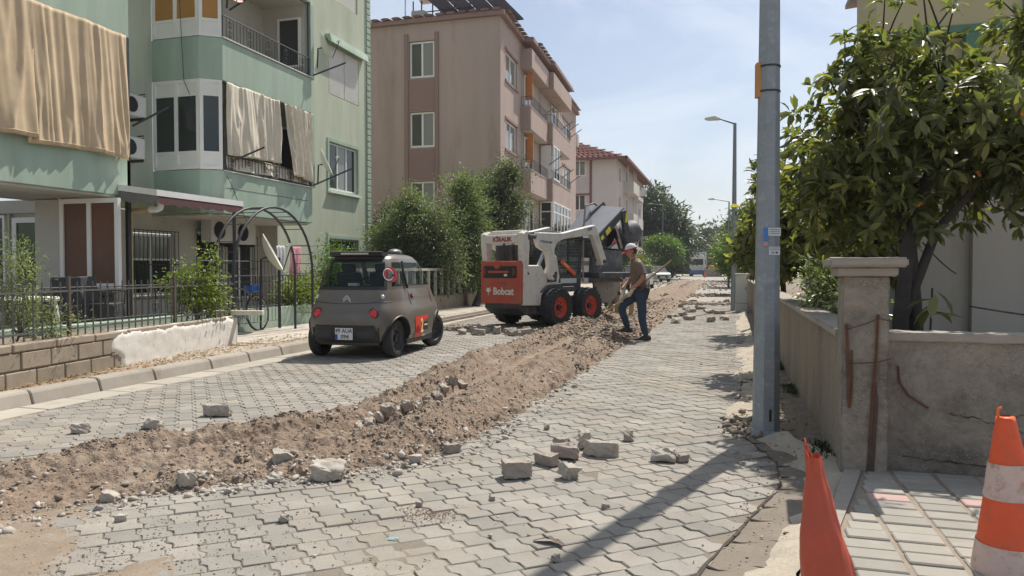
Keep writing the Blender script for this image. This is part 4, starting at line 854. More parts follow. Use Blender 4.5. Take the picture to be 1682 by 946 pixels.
# roof with tile edge and solar water heater
b = B(); b.prism([(-21.2, 28.12), (-8.5, 28.12), (-8.5, 30.9), (-8.1, 30.95), (-8.1, 33.95), (-7.88, 34.0), (-7.88, 38.3), (-8.5, 38.4), (-8.5, 43.2), (-21.2, 43.2)], 11.3, 11.48); b.build('roof', mvd, mb)
tm = B().tube([(0, -.18, 0), (0, .18, .05)], [.085, .1], 8).mesh('roof_tile', tile)
for k in range(26): o = link('roof_tile', tm, mb); o.location = (-20.8 + k * .48, 28.2, 11.52); o.matrix_parent_inverse = mb.matrix_basis.inverted(); o.scale = (2.3, 1, .55)
for k in range(34): o = link('roof_tile', tm, mb); o.location = (-8.46 + (.38 if 7 < k < 25 else 0), 28.5 + k * .43, 11.52); o.rotation_euler = (0, 0, R(90)); o.scale = (2.1, .6, .35); o.matrix_parent_inverse = mb.matrix_basis.inverted()
for o in [c for c in bpy.data.objects if c.parent == mb or (c.parent and c.parent.parent == mb)]:
    if o.name.startswith('roof_tile'):
        y = o.location.y
        if y > 28.31: o.location.y = 28.3 + (y - 28.3) * 1.33; o.location.x -= .0434 * (o.location.y - 28.3); o.scale = (o.scale[0] * 1.33, o.scale[1], o.scale[2])
        continue
    if o.data.get('bent'): continue
    o.data['bent'] = 1
    for v in o.data.vertices:
        if v.co.y > 28.31: v.co.y = 28.3 + (v.co.y - 28.3) * 1.33; v.co.x -= .0434 * (v.co.y - 28.3)
sh_ = thing('solar_water_heater', 'solar water heater with dark panels on the roof of the mauve building', 'solar heater', (-11.6, 30.5, 11.48), world=True)
for k in range(4): B().add([(-12.4 + k * .78, 29.6, 12.85), (-11.68 + k * .78, 29.6, 12.85), (-10.6 + k * .78, 30.2, 11.75), (-11.32 + k * .78, 30.2, 11.75)], [(0, 1, 2, 3)]).add([(-12.4 + k * .78, 29.66, 12.82), (-11.68 + k * .78, 29.66, 12.82), (-10.6 + k * .78, 30.26, 11.72), (-11.32 + k * .78, 30.26, 11.72)], [(3, 2, 1, 0)]).build('panel', M('solar panel', (.07, .075, .10), .25, .1, 3, 0, 40), sh_)
B().tube([(-12.9, 30.2, 13.1), (-10.4, 30.2, 13.1)], .30, 14).build('tank', M('dish grey', (.62, .62, .58)), sh_, smooth=50)
b = B()
for x in (-13.1, -12.2, -11.2, -10.5): b.tube([(x, 29.8, 11.5), (x, 29.8, 12.8)], .03, 6).tube([(x, 30.6, 11.5), (x + .4, 29.8, 12.8)], .03, 6)
b.tube([(-13.1, 29.8, 12.3), (-10.3, 29.8, 12.3)], .025, 6); b.tube([(-12.5, 29.5, 12.9), (-11.5, 29.5, 12.0)], .03, 6); b.build('stand', iron, sh_)
B().cbox((-12.75, 29.7, 12.0), (.6, .5, .55)).build('box', M('grey box', (.35, .34, .31), .6), sh_, bevel=.02)
B().tube([(-13.25, 29.3, 11.4), (-13.25, 29.3, 14.5)], .03, 6).build('aerial_mast', chr_, sh_)
# ================================================================ pale building with the red roof
pk_ = M('pale pink render', (.54, .48, .44), .88, .07, .8, .2, 30); wh_ = M('off white render', (.58, .54, .49), .88, .07, .8, .2, 30)
red = M('brown red trim', (.19, .085, .07), .8, .12, 2, .2, 30)
tbd = thing('apartment_building', 'pale apartment building with hipped red tile roof beyond the mauve block', 'building', (-13, 70, 0), world=True)
b = B(); Ta = plane((-24, 61, 0), FY); ha_ = [(11.6, z, 12.65, z + 1.3) for z in (3.1, 6.1, 8.95)]
wall(b, Ta, 15.2, 10.3, ha_, .15); b.build('wall', wh_, tbd)
b = B()
for i, (y0, y1) in enumerate(((0, 2.85), (4.6, 5.7), (7.5, 8.8))): b.box(9, 13.0, y0, y1, -.01, .04, 0, Ta)
b.build('pink_band', pk_, tbd)
b = B(); b.box(13.0, 13.18, 0, 10.3, -.01, .1, 0, Ta)
for z in (4.45, 4.62, 7.35): b.box(9, 13, z, z + .12, -.01, .09, 0, Ta)
b.build('trim', red, tbd)
for h in ha_: window(tbd, Ta, h[0], h[1], h[2], h[3], 2, fw=.08, gm_=gls2 if h[1] > 8 else gls)
Tb = plane((-8.8, 61, 0), FX); b = B(); hb_ = []
for z in (3.1, 6.1, 8.6): hb_ += [(1.5, z, 2.8, z + 1.3), (6, z, 7.6, z + 1.5), (12, z, 13.4, z + 1.3), (16, z, 17.4, z + 1.3)]
wall(b, Tb, 20, 10.3, hb_, .15); b.build('wall', pk_, tbd)
for h in hb_: window(tbd, Tb, h[0], h[1], h[2], h[3], 2, fw=.08)
for k, z in enumerate((2.6, 5.4, 8.2)): B().box(4.5, 9.0, z - .3, z + .7, 0, .9, 0, Tb).build('balcony', wh_, tbd); B().box(10.5, 15.0, z - .3, z + .7, 0, .6, 0, Tb).build('balcony', wh_, tbd)
for x in (4.6, 8.9, 10.6): B().box(x, x + .15, 2, 10.3, .3, .45, 0, Tb).build('balcony_post', wh_, tbd)
b = B(); b.add([(-24.5, 60.3, 10.3), (-7.9, 60.3, 10.3), (-7.9, 81.6, 10.3), (-24.5, 81.6, 10.3), (-17, 67, 13.3), (-15, 67, 13.3), (-15, 75, 13.3), (-17, 75, 13.3)], [(0, 1, 5, 4), (1, 2, 6, 5), (2, 3, 7, 6), (3, 0, 4, 7), (4, 5, 6, 7)])
rf = b.build('roof', M('red roof tiles', (.27, .125, .095), .85, .15, 2, .3, 20), tbd)
b = B()
for k in range(34):
    f0 = k / 34; x = -24.5 + 16.6 * f0; xt = -17 + 2 * f0; b.tube([(x, 60.3, 10.36), (xt, 67, 13.36)], .06, 4)
for k in range(9): f = (k + .5) / 9; b.tube([(-24.5 + 7.5 * f, 60.3 + 6.7 * f, 10.42 + 3 * f), (-7.9 - 7.1 * f, 60.3 + 6.7 * f, 10.42 + 3 * f)], .05, 4)
b.build('tile_rows', MATS['red roof tiles'], rf)
B().box(-24.6, -7.8, 60.2, 60.35, 10.15, 10.38).box(-7.95, -7.8, 60.2, 81.7, 10.15, 10.38).build('eaves', red, tbd)
B().cbox((-12.8, 63.5, 12.3), (.7, .7, 1.1)).build('chimney', wh_, tbd)
ac((-7.75, 70.5, 8.0), R(90), 'grey box air conditioner on the far pale building', 1.3)
# ================================================================ far apartment rows
def farb(x0, x1, y0, y1, h, label, wm, n=4, side=1):
    t = thing('apartment_building', label, 'building', ((x0 + x1) / 2, y0, 0), group='flats far down the street', world=True)
    b = B(); b.box(x0, x1, y0, y1, 0, h); b.build('wall', wm, t); xf = x1 if side > 0 else x0
    for k in range(n):
        z = .9 + k * 2.8
        B().box(min(xf, xf + side * 1.3), max(xf, xf + side * 1.3), y0 + 1, y0 + (y1 - y0) * .45, z + 1.6, z + 2.5).build('balcony', upvc, t)
        B().box(min(xf, xf + side * 1.1), max(xf, xf + side * 1.1), y0 + (y1 - y0) * .55, y1 - 1, z + 1.6, z + 2.5).build('balcony', wh_, t)
        for q in range(2): B().box(x0 + 1 + q * (x1 - x0) * .45, x0 + 2.4 + q * (x1 - x0) * .45, y0 - .05, y0 - .01, z + .2, z + 1.5).build('window', gls, t)
        for q in (.1, .3, .6, .8): B().box(xf - .02, xf + .05 * side + .02, y0 + (y1 - y0) * q, y0 + (y1 - y0) * q + 1.6, z + .1, z + 1.6).build('window', gls, t)
    B().box(x0 - .5, x1 + .5, y0 - .5, y1 + .5, h, h + .3).build('roof', wh_, t); return t
gw = M('grey render', (.34, .35, .35), .9, .1, 1, .1, 20)
farb(-22, -9, 96, 108, 11, 'grey apartment block with white balconies left of the far truck', gw)
farb(-22, -9.5, 112, 126, 10.6, 'second grey apartment block behind the balconied one near the truck', wh_)
farb(-22, -9.5, 130, 146, 10, 'last grey apartment block of the row beside the truck', gw)
# ================================================================ right: pillar, walls, house
old = M('old concrete', (.26, .228, .185), .95, .40, 3.2, 1., 30, dirt=(.115, .095, .072), dfac=.45, ds=2.6, dist=.03)
oldl = M('board marked concrete', (.28, .235, .175), .95, .35, 2.2, .6, 60, dirt=(.18, .15, .12), dfac=.5, ds=1.6, streak=True)
speckle(old, 75, .75, (.46, .42, .35), (.07, .06, .045), .33, 2.0); speckle(oldl, 170, .4, (.42, .38, .32), (.14, .12, .09), .28, 2)
cop = M('coping concrete', (.34, .305, .26), .95, .18, 5, .5, 70, dirt=(.28, .24, .20), dfac=.5, ds=5)
rustm = M('rusty steel', (.12, .055, .03), .9, .35, 15, .6, 70)
pl = thing('gate_pillar', 'tall weathered concrete gate pillar with capstone and exposed rusty bars', 'pillar', (.81, 5.0, 0), R(-2))
def rough_box(x0, x1, y0, y1, z0, z1, amp, mat, name, parent, n=7, sm=60, bev=0):
    """concrete block with a worn, uneven surface"""
    bm = bmesh.new(); bmesh.ops.create_cube(bm, size=1)
    for v in bm.verts: v.co = Vector((x0 + (v.co.x + .5) * (x1 - x0), y0 + (v.co.y + .5) * (y1 - y0), z0 + (v.co.z + .5) * (z1 - z0)))
    if bev: bmesh.ops.bevel(bm, geom=bm.edges[:], offset=bev, segments=2, affect='EDGES')
    for it in range(n):
        ed = [e for e in bm.edges if e.calc_length() > max(.03, (z1 - z0) / 34)]
        if not ed: break
        bmesh.ops.subdivide_edges(bm, edges=ed, cuts=1, use_grid_fill=True)
        if len(bm.verts) > 9000: break
    co = np.array([v.co[:] for v in bm.verts]); a = fbm(co[:, 0] * 9 + co[:, 2] * 7, co[:, 1] * 9 + co[:, 2] * 3, 4) ; c = fbm(co[:, 0] * 40 + co[:, 2] * 33, co[:, 1] * 40 - co[:, 2] * 29, 3)
    bm.normal_update()
    for v, p, q in zip(bm.verts, a, c): v.co += v.normal * (amp * (p + .4 * q))
    me = bpy.data.meshes.new(name); bm.to_mesh(me); bm.free(); me.materials.append(mat)
    me.polygons.foreach_set('use_smooth', [True] * len(me.polygons)); me.set_sharp_from_angle(angle=R(sm)); return link(name, me, parent)
rough_box(-.13, .13, -.13, .13, -.06, 1.25, .006, old, 'shaft', pl, bev=.008)
rough_box(-.17, .17, -.17, .17, 1.25, 1.305, .005, cop, 'lower_cap', pl, bev=.008)
rough_box(-.215, .215, -.215, .215, 1.305, 1.362, .006, cop, 'capstone', pl, bev=.012)
B().tube([(-.105, -.140, .96), (-.098, -.141, .75), (-.085, -.139, .45)], .009, 6).build('rusty_bar', rustm, pl)
B().tube([(-.075, -.138, .80), (-.07, -.14, .62), (-.08, -.137, .46)], .006, 6).build('rusty_bar', rustm, pl)
B().tube([(.065, -.142, 1.02), (.06, -.143, .8), (.045, -.140, .55), (.03, -.14, .25)], .009, 6).build('rusty_bar', rustm, pl)
b = B()
for pts in ([(-.10, -.148, .93), (0, -.15, .965), (.07, -.15, 1.0), (.14, -.15, .98)], [(-.09, -.148, .72), (.06, -.15, .735), (.14, -.15, .76)]): b.tube(pts, .0035, 5)
b.build('wire', rustm, pl)
B().add([(.012, -.1365, .06), (.055, -.1365, .03), (.075, -.1365, .5), (.06, -.1365, .62), (.035, -.1365, .5)], [(0, 1, 2, 3, 4)]).build('rust_stain', M('dark stain', (.09, .065, .05), .95, .3, 20, .4, 60), pl)
rw = thing('concrete_wall', 'low cracked concrete wall with coping right of the gate pillar', 'wall', (2.4, 5.08, 0))
rough_box(-1.45, 3.2, -.07, .09, -.05, .855, .012, old, 'wall_body', rw)
rough_box(-1.45, 3.2, -.10, .12, .855, .905, .008, cop, 'coping', rw, bev=.006)
# cracks and the bent bar on the wall face
crk = M('dark crack', (.05, .042, .035), 1, .3, 20, .2, 60)
def crack(pts, wd, y, par):
    b = B(); q = random.Random(len(pts) * 7 + int(wd * 9999)); P = []
    for (x0, z0), (x1, z1) in zip(pts[:-1], pts[1:]):
        for k in range(6): f = k / 6; P.append((x0 + (x1 - x0) * f + q.uniform(-.008, .008), y, z0 + (z1 - z0) * f + q.uniform(-.008, .008)))
    P.append((pts[-1][0], y, pts[-1][1]))
    b.tube(P, [wd * q.uniform(.1, .75) for _ in P], 4); return b.build('crack', crk, par)
crack([(-1.1, .42), (-.95, .40), (-.85, .36), (-.72, .43), (-.60, .40), (-.5, .36), (-.3, .35)], .005, -.078, rw)
crack([(-.75, .35), (-.5, .18), (-.2, .2)], .003, -.078, rw); crack([(-1.35, .14), (-1.1, .13), (-.9, .12), (-.7, .13)], .007, -.078, rw)
B().tube([(-1.39, -.085, .70), (-1.38, -.09, .60), (-1.33, -.09, .52), (-1.22, -.088, .45)], .007, 6).build('rusty_bar', rustm, rw)
lwl = thing('boundary_wall', 'long board-marked concrete boundary wall running away beside the pole', 'wall', (.79, 10, 0), world=True)
P = []; q = random.Random(4)
ys = np.arange(5.1, 26, .055); ph = 0; off = 0; row0 = []
for k, y in enumerate(ys):
    if k % 3 == 0: off = q.uniform(-.006, .006)
    groove = -.012 if k % 3 == 0 else 0
    x = .70 - off - groove * -1 * -1 if False else .70 + off + (.022 if k % 3 == 0 else 0)
    P.append([(x + .004 * float(fbm(np.array(y * 6.), np.array(z * 7.), 3)), y, z) for z in np.linspace(-.05, .86, 14)])
B().grid([p[::-1] for p in P]).build('wall_face', oldl, lwl)
B().box(.72, .88, 5.05, 26, -.05, .855).build('wall_body', old, lwl)
for k in range(21): rough_box(.672, .90, 5.13 + k, 6.125 + k, .858, .905, .006, cop, 'coping_slab', lwl, n=4, bev=.006)
# garden soil behind the walls
B().box(.9, 12, 5.2, 60, -.04, .45).build('right_garden', M('garden soil', (.20, .16, .12)), kind='structure')
# further fence beyond the cabinet
ff = thing('concrete_fence', 'concrete posts and panels of the fence past the grey cabinet', 'fence', (.9, 32, 0), world=True)
for k in range(12): B().box(.66, .80, 26.2 + k * 2, 26.36 + k * 2, 0, 1.25).build('post', cop, ff); B().box(.72, .78, 26.36 + k * 2, 28.2 + k * 2, 0, 1.05).build('panel', old, ff)
# house behind the loquat
hw = M('house render', (.50, .46, .40), .9, .07, .8, .25, 50, dirt=(.36, .32, .27), dfac=.3, ds=1.0, streak=True)
hs_ = thing('house', 'plain cream garden house wall behind the loquat trunks', 'house', (3.4, 9, 0), world=True)
b = B(); b.box(1.98, 2.50, 9.0, 13, 0, 2.75); b.box(2.503, 3.05, 8.9, 13, 0, 2.75); b.box(3.12, 7, 9, 13, 0, 2.75); b.build('wall', hw, hs_)
B().box(1.62, 1.84, 9.3, 12.9, 0, 2.7).build('wall', M('pale strip', (.56, .58, .53), .8, .06, 2, .1, 40), hs_)
B().box(3.05, 3.12, 8.86, 9.1, 0, 2.8).build('corner_post', M('dark brown wood', (.07, .045, .03), .8), hs_)
B().box(1.5, 7.2, 8.7, 13.2, 2.75, 2.9).build('roof_slab', hw, hs_)
o = cable('cable', [(1.95, 7.0, .98), (3.4, 7.2, .80)], .008, label='dark cable stretched low in front of the cream house wall', sag=.02)
o = cable('cable', [(1.48, 6.5, 1.5), (1.9, 7.2, 1.25)], .006, label='short dark wire drooping from the loquat trunk', sag=.02)
yl = M('olive yellow render', (.46, .41, .235), .9, .07, .8, .2, 40, streak=True); gb_ = M('green beam', (.10, .20, .13), .8, .1, 3, .1, 40)
yb = thing('apartment_building', 'olive-yellow apartment building with green beams above the loquat tree', 'building', (6, 18, 0), world=True)
b = B(); b.box(2.6, 12, 15, 17.2, 5.62, 8.5); b.box(2.95, 12, 16.2, 17.2, 0, 5.5); b.box(2.95, 4.05, 15.2, 16.2, 4.2, 5.45); b.box(4.32, 4.9, 15.2, 16.2, 4.95, 5.45); b.build('wall', yl, yb)
b = B(); b.box(2.58, 12, 14.96, 15.3, 5.5, 5.62); b.box(4.05, 4.30, 14.98, 15.3, .5, 5.5); b.box(6.0, 6.25, 14.98, 15.3, .5, 5.5); b.box(2.58, 2.9, 14.98, 15.3, 8.5, 8.7); b.build('beam', gb_, yb)
for x in (4.32, 5.0, 7): window(yb, plane((x, 16.1, 3.9), FY), 0, 0, .65, 1.05, 1, z=.05, gm_=gls2)
B().tube([(3.35, 14.7, 5.3), (3.9, 14.6, 6.1), (4.3, 14.5, 6.7)], .018, 6).build('awning_arm', iron, yb)
B().box(4.92, 4.95, 14.95, 15, 5.65, 8.5).build('joint_strip', gb_, yb)
eb = thing('building', 'grey-white building with brown eaves past the yellow apartment', 'building', (6, 24, 0), world=True)
B().box(4.75, 12, 25, 30.5, 0, 11.2).build('wall', M('pale blue render', (.52, .55, .60), .9, .06, 1, .1, 40), eb)
B().prism([(4.25, 11.15), (4.25, 11.3), (5.6, 12.4), (12, 12.4), (12, 11.2), (4.8, 11.2)], 24.6, 30.9, 'y').build('eaves', M('brown eaves', (.30, .25, .23), .8, .1, 2, .1, 40), eb)
for y in (25.4, 27.9): window(eb, plane((4.74, y + 1.2, 9.2), (0, -1, 0)), 0, 0, 1, 1.3, 2, z=.03)
# raised planter and red tiled roof bit behind the wall
o = rough_box(.95, 1.35, 8.3, 9.9, .3, 1.28, .01, M('brown planter', (.20, .13, .09), .9, .25, 4, .6, 40), 'planter_wall', None); tag(o, 'brown masonry planter behind the boundary wall', 'planter')
rt = thing('tiled_roof', 'scrap of red tiled roof showing above the boundary wall behind the bush', 'roof', (1.75, 13, 0), world=True)
for k in range(5):
    for j in range(3): B().prism([(k * .2, 0), (k * .2 + .19, 0), (k * .2 + .17, .05), (k * .2 + .02, .05)], 0, .34, 'y', 0, Matrix.Translation((1.45, 12.2 + j * .3, 1.42 + j * .10)) @ Matrix.Rotation(R(18), 4, 'X')).build('roof_tile', M('salmon tile', (.55, .24, .17), .85, .12, 3, .3, 40, rn=.12), rt)
B().box(1.4, 2.5, 12.2, 13.2, .4, 1.40).build('wall', hw, rt)
# ================================================================ pole, lamps, cabinet
galv = M('galvanised steel', (.27, .30, .315), .55, .16, 9, .15, 40, metal=.35, dirt=(.36, .39, .40), dfac=.35, ds=16)
def poly_tube(z0, z1, r0, r1, n=8, a=.39): return B().add([(r * math.cos(a + 2 * math.pi * j / n), r * math.sin(a + 2 * math.pi * j / n), z) for r, z in ((r0, z0), (r1, z1)) for j in range(n)], [(j, (j + 1) % n, (j + 1) % n + n, j + n) for j in range(n)] + [tuple(range(n, 2 * n)), tuple(range(n))[::-1]])
po = thing('utility_pole', 'thick galvanised steel pole with stickers standing by the right wall', 'pole', (.30, 6.05, 0), R(10))
poly_tube(-.05, .58, .104, .099).build('lower_section', galv, po); poly_tube(.56, .86, .0985, .097).build('joint_section', galv, po)
poly_tube(.84, 4.1, .0955, .070).build('shaft', galv, po); poly_tube(4.06, 8.2, .066, .042).build('upper_shaft', galv, po)
b = B(); P = poly_tube(0, .05, .128, .118, 8); P.build('base_collar', galv, po)
face = frameT((0, 0, 0), (math.cos(R(6)), math.sin(R(6)), 0), (0, 0, 1))     # towards the street camera side
def patch(name, x, z, w_, h_, mat, dz=.0, r=.094, T=face, fr=True):
    return B().box(x - w_ / 2, x + w_ / 2, z - h_ / 2, z + h_ / 2, r + dz, r + dz + .003, 0, T).build(name, mat, po)
stk = M('sticker white', (.62, .64, .64), .6, .05, 5, 0, 40); blu = M('sticker blue', (.06, .20, .48), .5, .2, 20, 0, 40); inkm = M('ink', (.09, .09, .10), .7)
patch('door_slot', .0, .17, .018, .09, M('hollow shade', (.03, .03, .03)), r=.098)  # near-black patch, shade of the slot put into its colour
patch('sticker', .022, 1.575, .095, .062, stk, r=.0885); patch('sticker', -.045, 1.555, .035, .10, blu, .001, .089); patch('sticker', .022, 1.43, .085, .062, stk, r=.0895); patch('sticker', -.045, 1.485, .03, .03, M('sticker pink', (.55, .28, .25), .6), .001, .0895)
b = B()
for z in (1.59, 1.575, 1.56, 1.45, 1.437): b.box(-.015, .06, z, z + .003, .0925, .0945, 0, face)
for x in (0, .012, .03, .036, .042): b.box(x, x + .006, 1.41, 1.424, .0925, .0945, 0, face)
b.build('sticker_print', inkm, po)
for z in (2.645, 2.835): poly_tube(z, z + .012, .086, .086, 16, 0).build('band', iron, po)
si = B().box(-.100, -.068, -.04, .03, 2.61, 2.87).build('sign_plate', M('orange sign back', (.50, .24, .07), .6, .15, 6, .1, 40), po)
def lamp_post(loc, h, arm_, label, r=.07, arms=1):
    t = thing('street_lamp', label, 'street lamp', loc, 0, 'street lamps along the right side')
    B().lathe([(r, 0), (r * .95, h * .3), (r * .55, h)], 10).build('post', M('lamp post grey', (.22, .25, .27), .5, .1, 4, .1, 40, metal=.4), t, smooth=50)
    B().tube([(0, 0, h - .03), (-.05, 0, h), (-arm_, -.02, h + .16)], [.035, .03, .022], 8).build('arm', MATS['lamp post grey'], t)
    B().prism([(-arm_ - .42, .16), (-arm_ - .40, .21), (-arm_ - .1, .25), (-arm_ + .06, .17), (-arm_ + .04, .12), (-arm_ - .3, .12)], -.08, .08, 'y', 0, Matrix.Translation((0, 0, h))).build('lamp_head', M('dish grey', (.62, .62, .58)), t, bevel=.015); return t
lamp_post((.20, 23.6, 0), 5.7, .48, 'tall grey street lamp beyond the cabinet, arm pointing left over the street', .085)
lamp_post((.1, 50, 0), 5.6, .9, 'second street lamp, its arm just left of the near lamp post', .08)
lamp_post((-6.9, 84, .1), 8.2, 1.2, 'distant street lamp standing left of the truck', .09)
lamp_post((-7.1, 105, .1), 8.4, 1.2, 'farthest street lamp on the left side above the flats', .09)
o = B().tube([(.95, 17.5, 1.0), (.95, 17.5, 3.05)], .07, 10).build('roof_pipe', iron); tag(o, 'short dark vertical pipe rising among the trees left of the pole', 'pipe')
cb = thing('utility_cabinet', 'pale grey utility cabinet standing at the wall before the street lamp', 'cabinet', (.42, 22.75, 0))
cbm = M('cabinet paint', (.52, .52, .48), .6, .08, 2, .1, 40, dirt=(.36, .34, .30), dfac=.25, ds=3)
B().box(-.17, .17, -.16, .16, .27, 1.10).build('door_body', cbm, cb, bevel=.012); B().box(-.175, .175, -.165, .165, 0, .255).build('plinth', cbm, cb, bevel=.012); B().box(-.19, .19, -.18, .18, 1.10, 1.14).build('lid', cbm, cb, bevel=.012)
B().cbox((.11, -.165, .7), (.02, .012, .09)).build('handle', iron, cb)
# ================================================================ traffic cones
def cone(loc, h, r0, r1, label, col, bands, tilt, torn, seed, bandmat=None):
    t = thing('traffic_cone', label, 'traffic cone', loc, rot=tilt); n = 40; q = random.Random(seed)
    cm = M(col[0], col[1], .5, .12, 5, .12, 60, dirt=col[2], dfac=.35, ds=9, obj=True)
    zs = list(np.linspace(.03, h, 40)); P = []
    def rad(z, a): 
        r = r0 + (r1 - r0) * (z / h); d = .012 * float(fbm(np.array(a * 2.), np.array(z * 9 + seed), 3)) + .004 * math.sin(3 * a + 8 * z); return r + d * (1 if torn else .15)
    for i, z in enumerate(zs):
        row = []
        for k in range(n):
            a = 6.2832 * k / n; zz = z
            if torn and i == len(zs) - 1: zz = h - .075 + .085 * max(0, math.cos(a - 2.6)) ** 3 + q.uniform(-.012, .012)
            if torn and i == len(zs) - 2: zz = h - .09
            row.append((rad(z, a) * math.cos(a), rad(z, a) * math.sin(a), zz))
        P.append(row)
    b = B().grid(P, closed=True); o = b.build('cone_body', cm, t, smooth=50)
    md = o.modifiers.new('wall', 'SOLIDIFY'); md.thickness = .003; md.offset = -1
    B().box(-r0 * 1.2, r0 * 1.2, -r0 * 1.2, r0 * 1.2, 0, .03).build('base', cm, t, bevel=.012)
    for z0, z1 in bands:
        Q = [[(( rad(z, 6.2832 * k / n) + .0035) * math.cos(6.2832 * k / n), (rad(z, 6.2832 * k / n) + .0035) * math.sin(6.2832 * k / n), z) for k in range(n)] for z in np.linspace(z0, z1, 8)]
        B().grid(Q, closed=True).build('reflective_band', bandmat, t, smooth=50)
    return t
cone((.345, 2.46, .0), .76, .128, .018, 'crumpled faded red traffic cone with a torn top', ('faded red plastic', (.50, .085, .045), (.40, .09, .06)), [], (R(1), R(-6.5), 0), True, 3)
bndm = M('dirty reflective band', (.60, .46, .40), .6, .12, 4, .2, 50, dirt=(.34, .22, .17), dfac=.42, ds=22, obj=True)
cn2 = cone((1.12, 3.40, .02), .735, .165, .035, 'orange traffic cone with two dirty white bands at the right edge', ('orange plastic', (.74, .10, .028), (.55, .11, .05)), [(.39, .54), (.03, .197)], (R(1), R(-3.5), 0), False, 5, bndm)
cn2.scale = (.93, .93, .93); B().lathe([(.036, .685), (.036, .71), (.031, .715), (.03, .735), (.022, .74)], 24).build('collar', M('orange collar', (.85, .17, .03), .4, .05, 5, .05, 60), cn2, smooth=40)
B().tube([(-.026, 0, .735), (-.030, 0, .755), (-.024, 0, .772), (-.012, 0, .776)], .006, 8).build('hook', MATS['orange collar'], cn2, smooth=60)
B().lathe([(0, 0), (.014, 0)], 12, T=frameT((0, 0, 0), (1, 0, 0), (0, 0, 1)) @ Matrix.Translation((.035, .47, .105))).build('red_mark', MATS['faded red plastic'], cn2)
# ================================================================ small grey electric car
blk_p = M('black plastic', (.018, .019, .02), .5, .15, 6, .1, 60)
def wheel(parent, c, r, wdt, rimmat, side, rr=.62, tread=0, spokes=0, name='wheel', hub=None, steer=0.):
    """tyre with a tread, rim and hub; axis along local y"""
    T = Matrix.Translation(c) @ Matrix.Rotation(steer, 4, 'Z') @ Matrix.Rotation(R(-90 * side), 4, 'X')   # local +z points outward
    h = wdt / 2; b = B().lathe([(r * rr, -h * .7), (r * rr * 1.05, -h * .92), (r * .86, -h), (r * .965, -h * .86), (r, -h * .6), (r, h * .6), (r * .965, h * .86), (r * .86, h), (r * rr * 1.05, h * .92), (r * rr, h * .7)], 44, 0, T)
    ty = b.build(name, rub, parent, smooth=40)
    if tread:
        b = B()
        for k in range(tread):
            for s in (-1, 1):
                a = 6.2832 * (k + .5 * (s > 0)) / tread; Tq = T @ Matrix.Rotation(a, 4, 'Z')
                b.add([(r * .95, -.35 * h * s - .1 * h * s, .0), ] * 0, [])
                z0, z1 = (.05 * h, h * 1.02) if s > 0 else (-h * 1.02, -.05 * h); wd = r * 2.6 / tread
                b.add([(r * .94, -wd + .02, z0), (r * 1.035, -wd * .8 + .02, z0), (r * 1.035, wd * .8 + .02, z0), (r * .94, wd + .02, z0), (r * .86, -wd - .03, z1), (r * .985, -wd * .8 - .03, z1), (r * .985, wd * .8 - .03, z1), (r * .86, wd - .03, z1)],
                      [(0, 1, 2, 3), (7, 6, 5, 4), (0, 4, 5, 1), (1, 5, 6, 2), (2, 6, 7, 3), (3, 7, 4, 0)], 0, Tq)
        b.build('tread', rub, ty)
    rim = B().lathe([(r * rr * 1.03, h * .78), (r * rr * .97, h * .86), (r * rr * .9, h * .45), (r * rr * .55, h * .25), (r * rr * .35, h * .35), (0, h * .36)], 36, 0, T).build('rim', rimmat, ty, smooth=40)
    b = B().lathe([(r * rr * .3, h * .34), (r * rr * .3, h * .6), (r * rr * .22, h * .66), (0, h * .66)], 20, 0, T)
    for k in range(spokes): a = 6.2832 * k / spokes; b.lathe([(0, .0), (.022 if r < .35 else .018, 0), (.022 if r < .35 else .018, .012), (0, .013)], 8, 0, T @ Matrix.Translation((r * rr * .62 * math.cos(a), r * rr * .62 * math.sin(a), h * .30)))
    b.build('hub', hub or blk_p, ty, smooth=40)
    return ty
cp = M('grey brown car paint', (.135, .115, .092), .34, .07, 3, .03, 60, coat=.25, dirt=(.16, .145, .125), dfac=.3, ds=2, obj=True)
car = thing('microcar', 'small boxy grey-brown electric car with red sticker, seen from behind', 'car', (-5.02, 10.72, 0), R(90 + 3.0))
NE = 4.8; NR = 96
def se(a0, a1, bw, th):
    c, s = math.cos(th), math.sin(th); e = 2 / NE; ax = (a1 - a0) / 2; cx = (a1 + a0) / 2
    return cx + ax * math.copysign(abs(c) ** e, c), bw * math.copysign(abs(s) ** e, s)
LV = [(.19, -1.10, 1.10, .645), (.24, -1.17, 1.17, .69), (.36, -1.205, 1.20, .715), (.52, -1.215, 1.205, .715), (.64, -1.20, 1.195, .705), (.73, -1.175, 1.17, .685), (.79, -1.135, 1.14, .655), (.83, -1.12, 1.12, .648), (.94, -1.09, 1.04, .628), (.985, -1.065, 1.00, .615)]
def lvl(z, L_=LV):
    zs = [l[0] for l in L_]; return [float(np.interp(z, zs, [l[k] for l in L_])) for k in (1, 2, 3)]
b = B(); TH = [2 * math.pi * k / NR for k in range(NR)]
for z, a0, a1, bw in LV: b.v += [(*se(a0, a1, bw, t), z) for t in TH]
for i in range(len(LV) - 1):
    for j in range(NR): b.f.append((i * NR + j, i * NR + (j + 1) % NR, (i + 1) * NR + (j + 1) % NR, (i + 1) * NR + j)); b.m.append(0)
b.f.append(tuple(range(NR))[::-1]); b.m.append(1); k = (len(LV) - 1) * NR; b.f.append(tuple(range(k, k + NR))); b.m.append(1)
body = b.build('body', [cp, blk_p], car, smooth=45)
car.matrix_basis = Matrix.Translation((-5.27, 10.60, 0)) @ Matrix.Rotation(R(93), 4, 'Z')
cuts = []
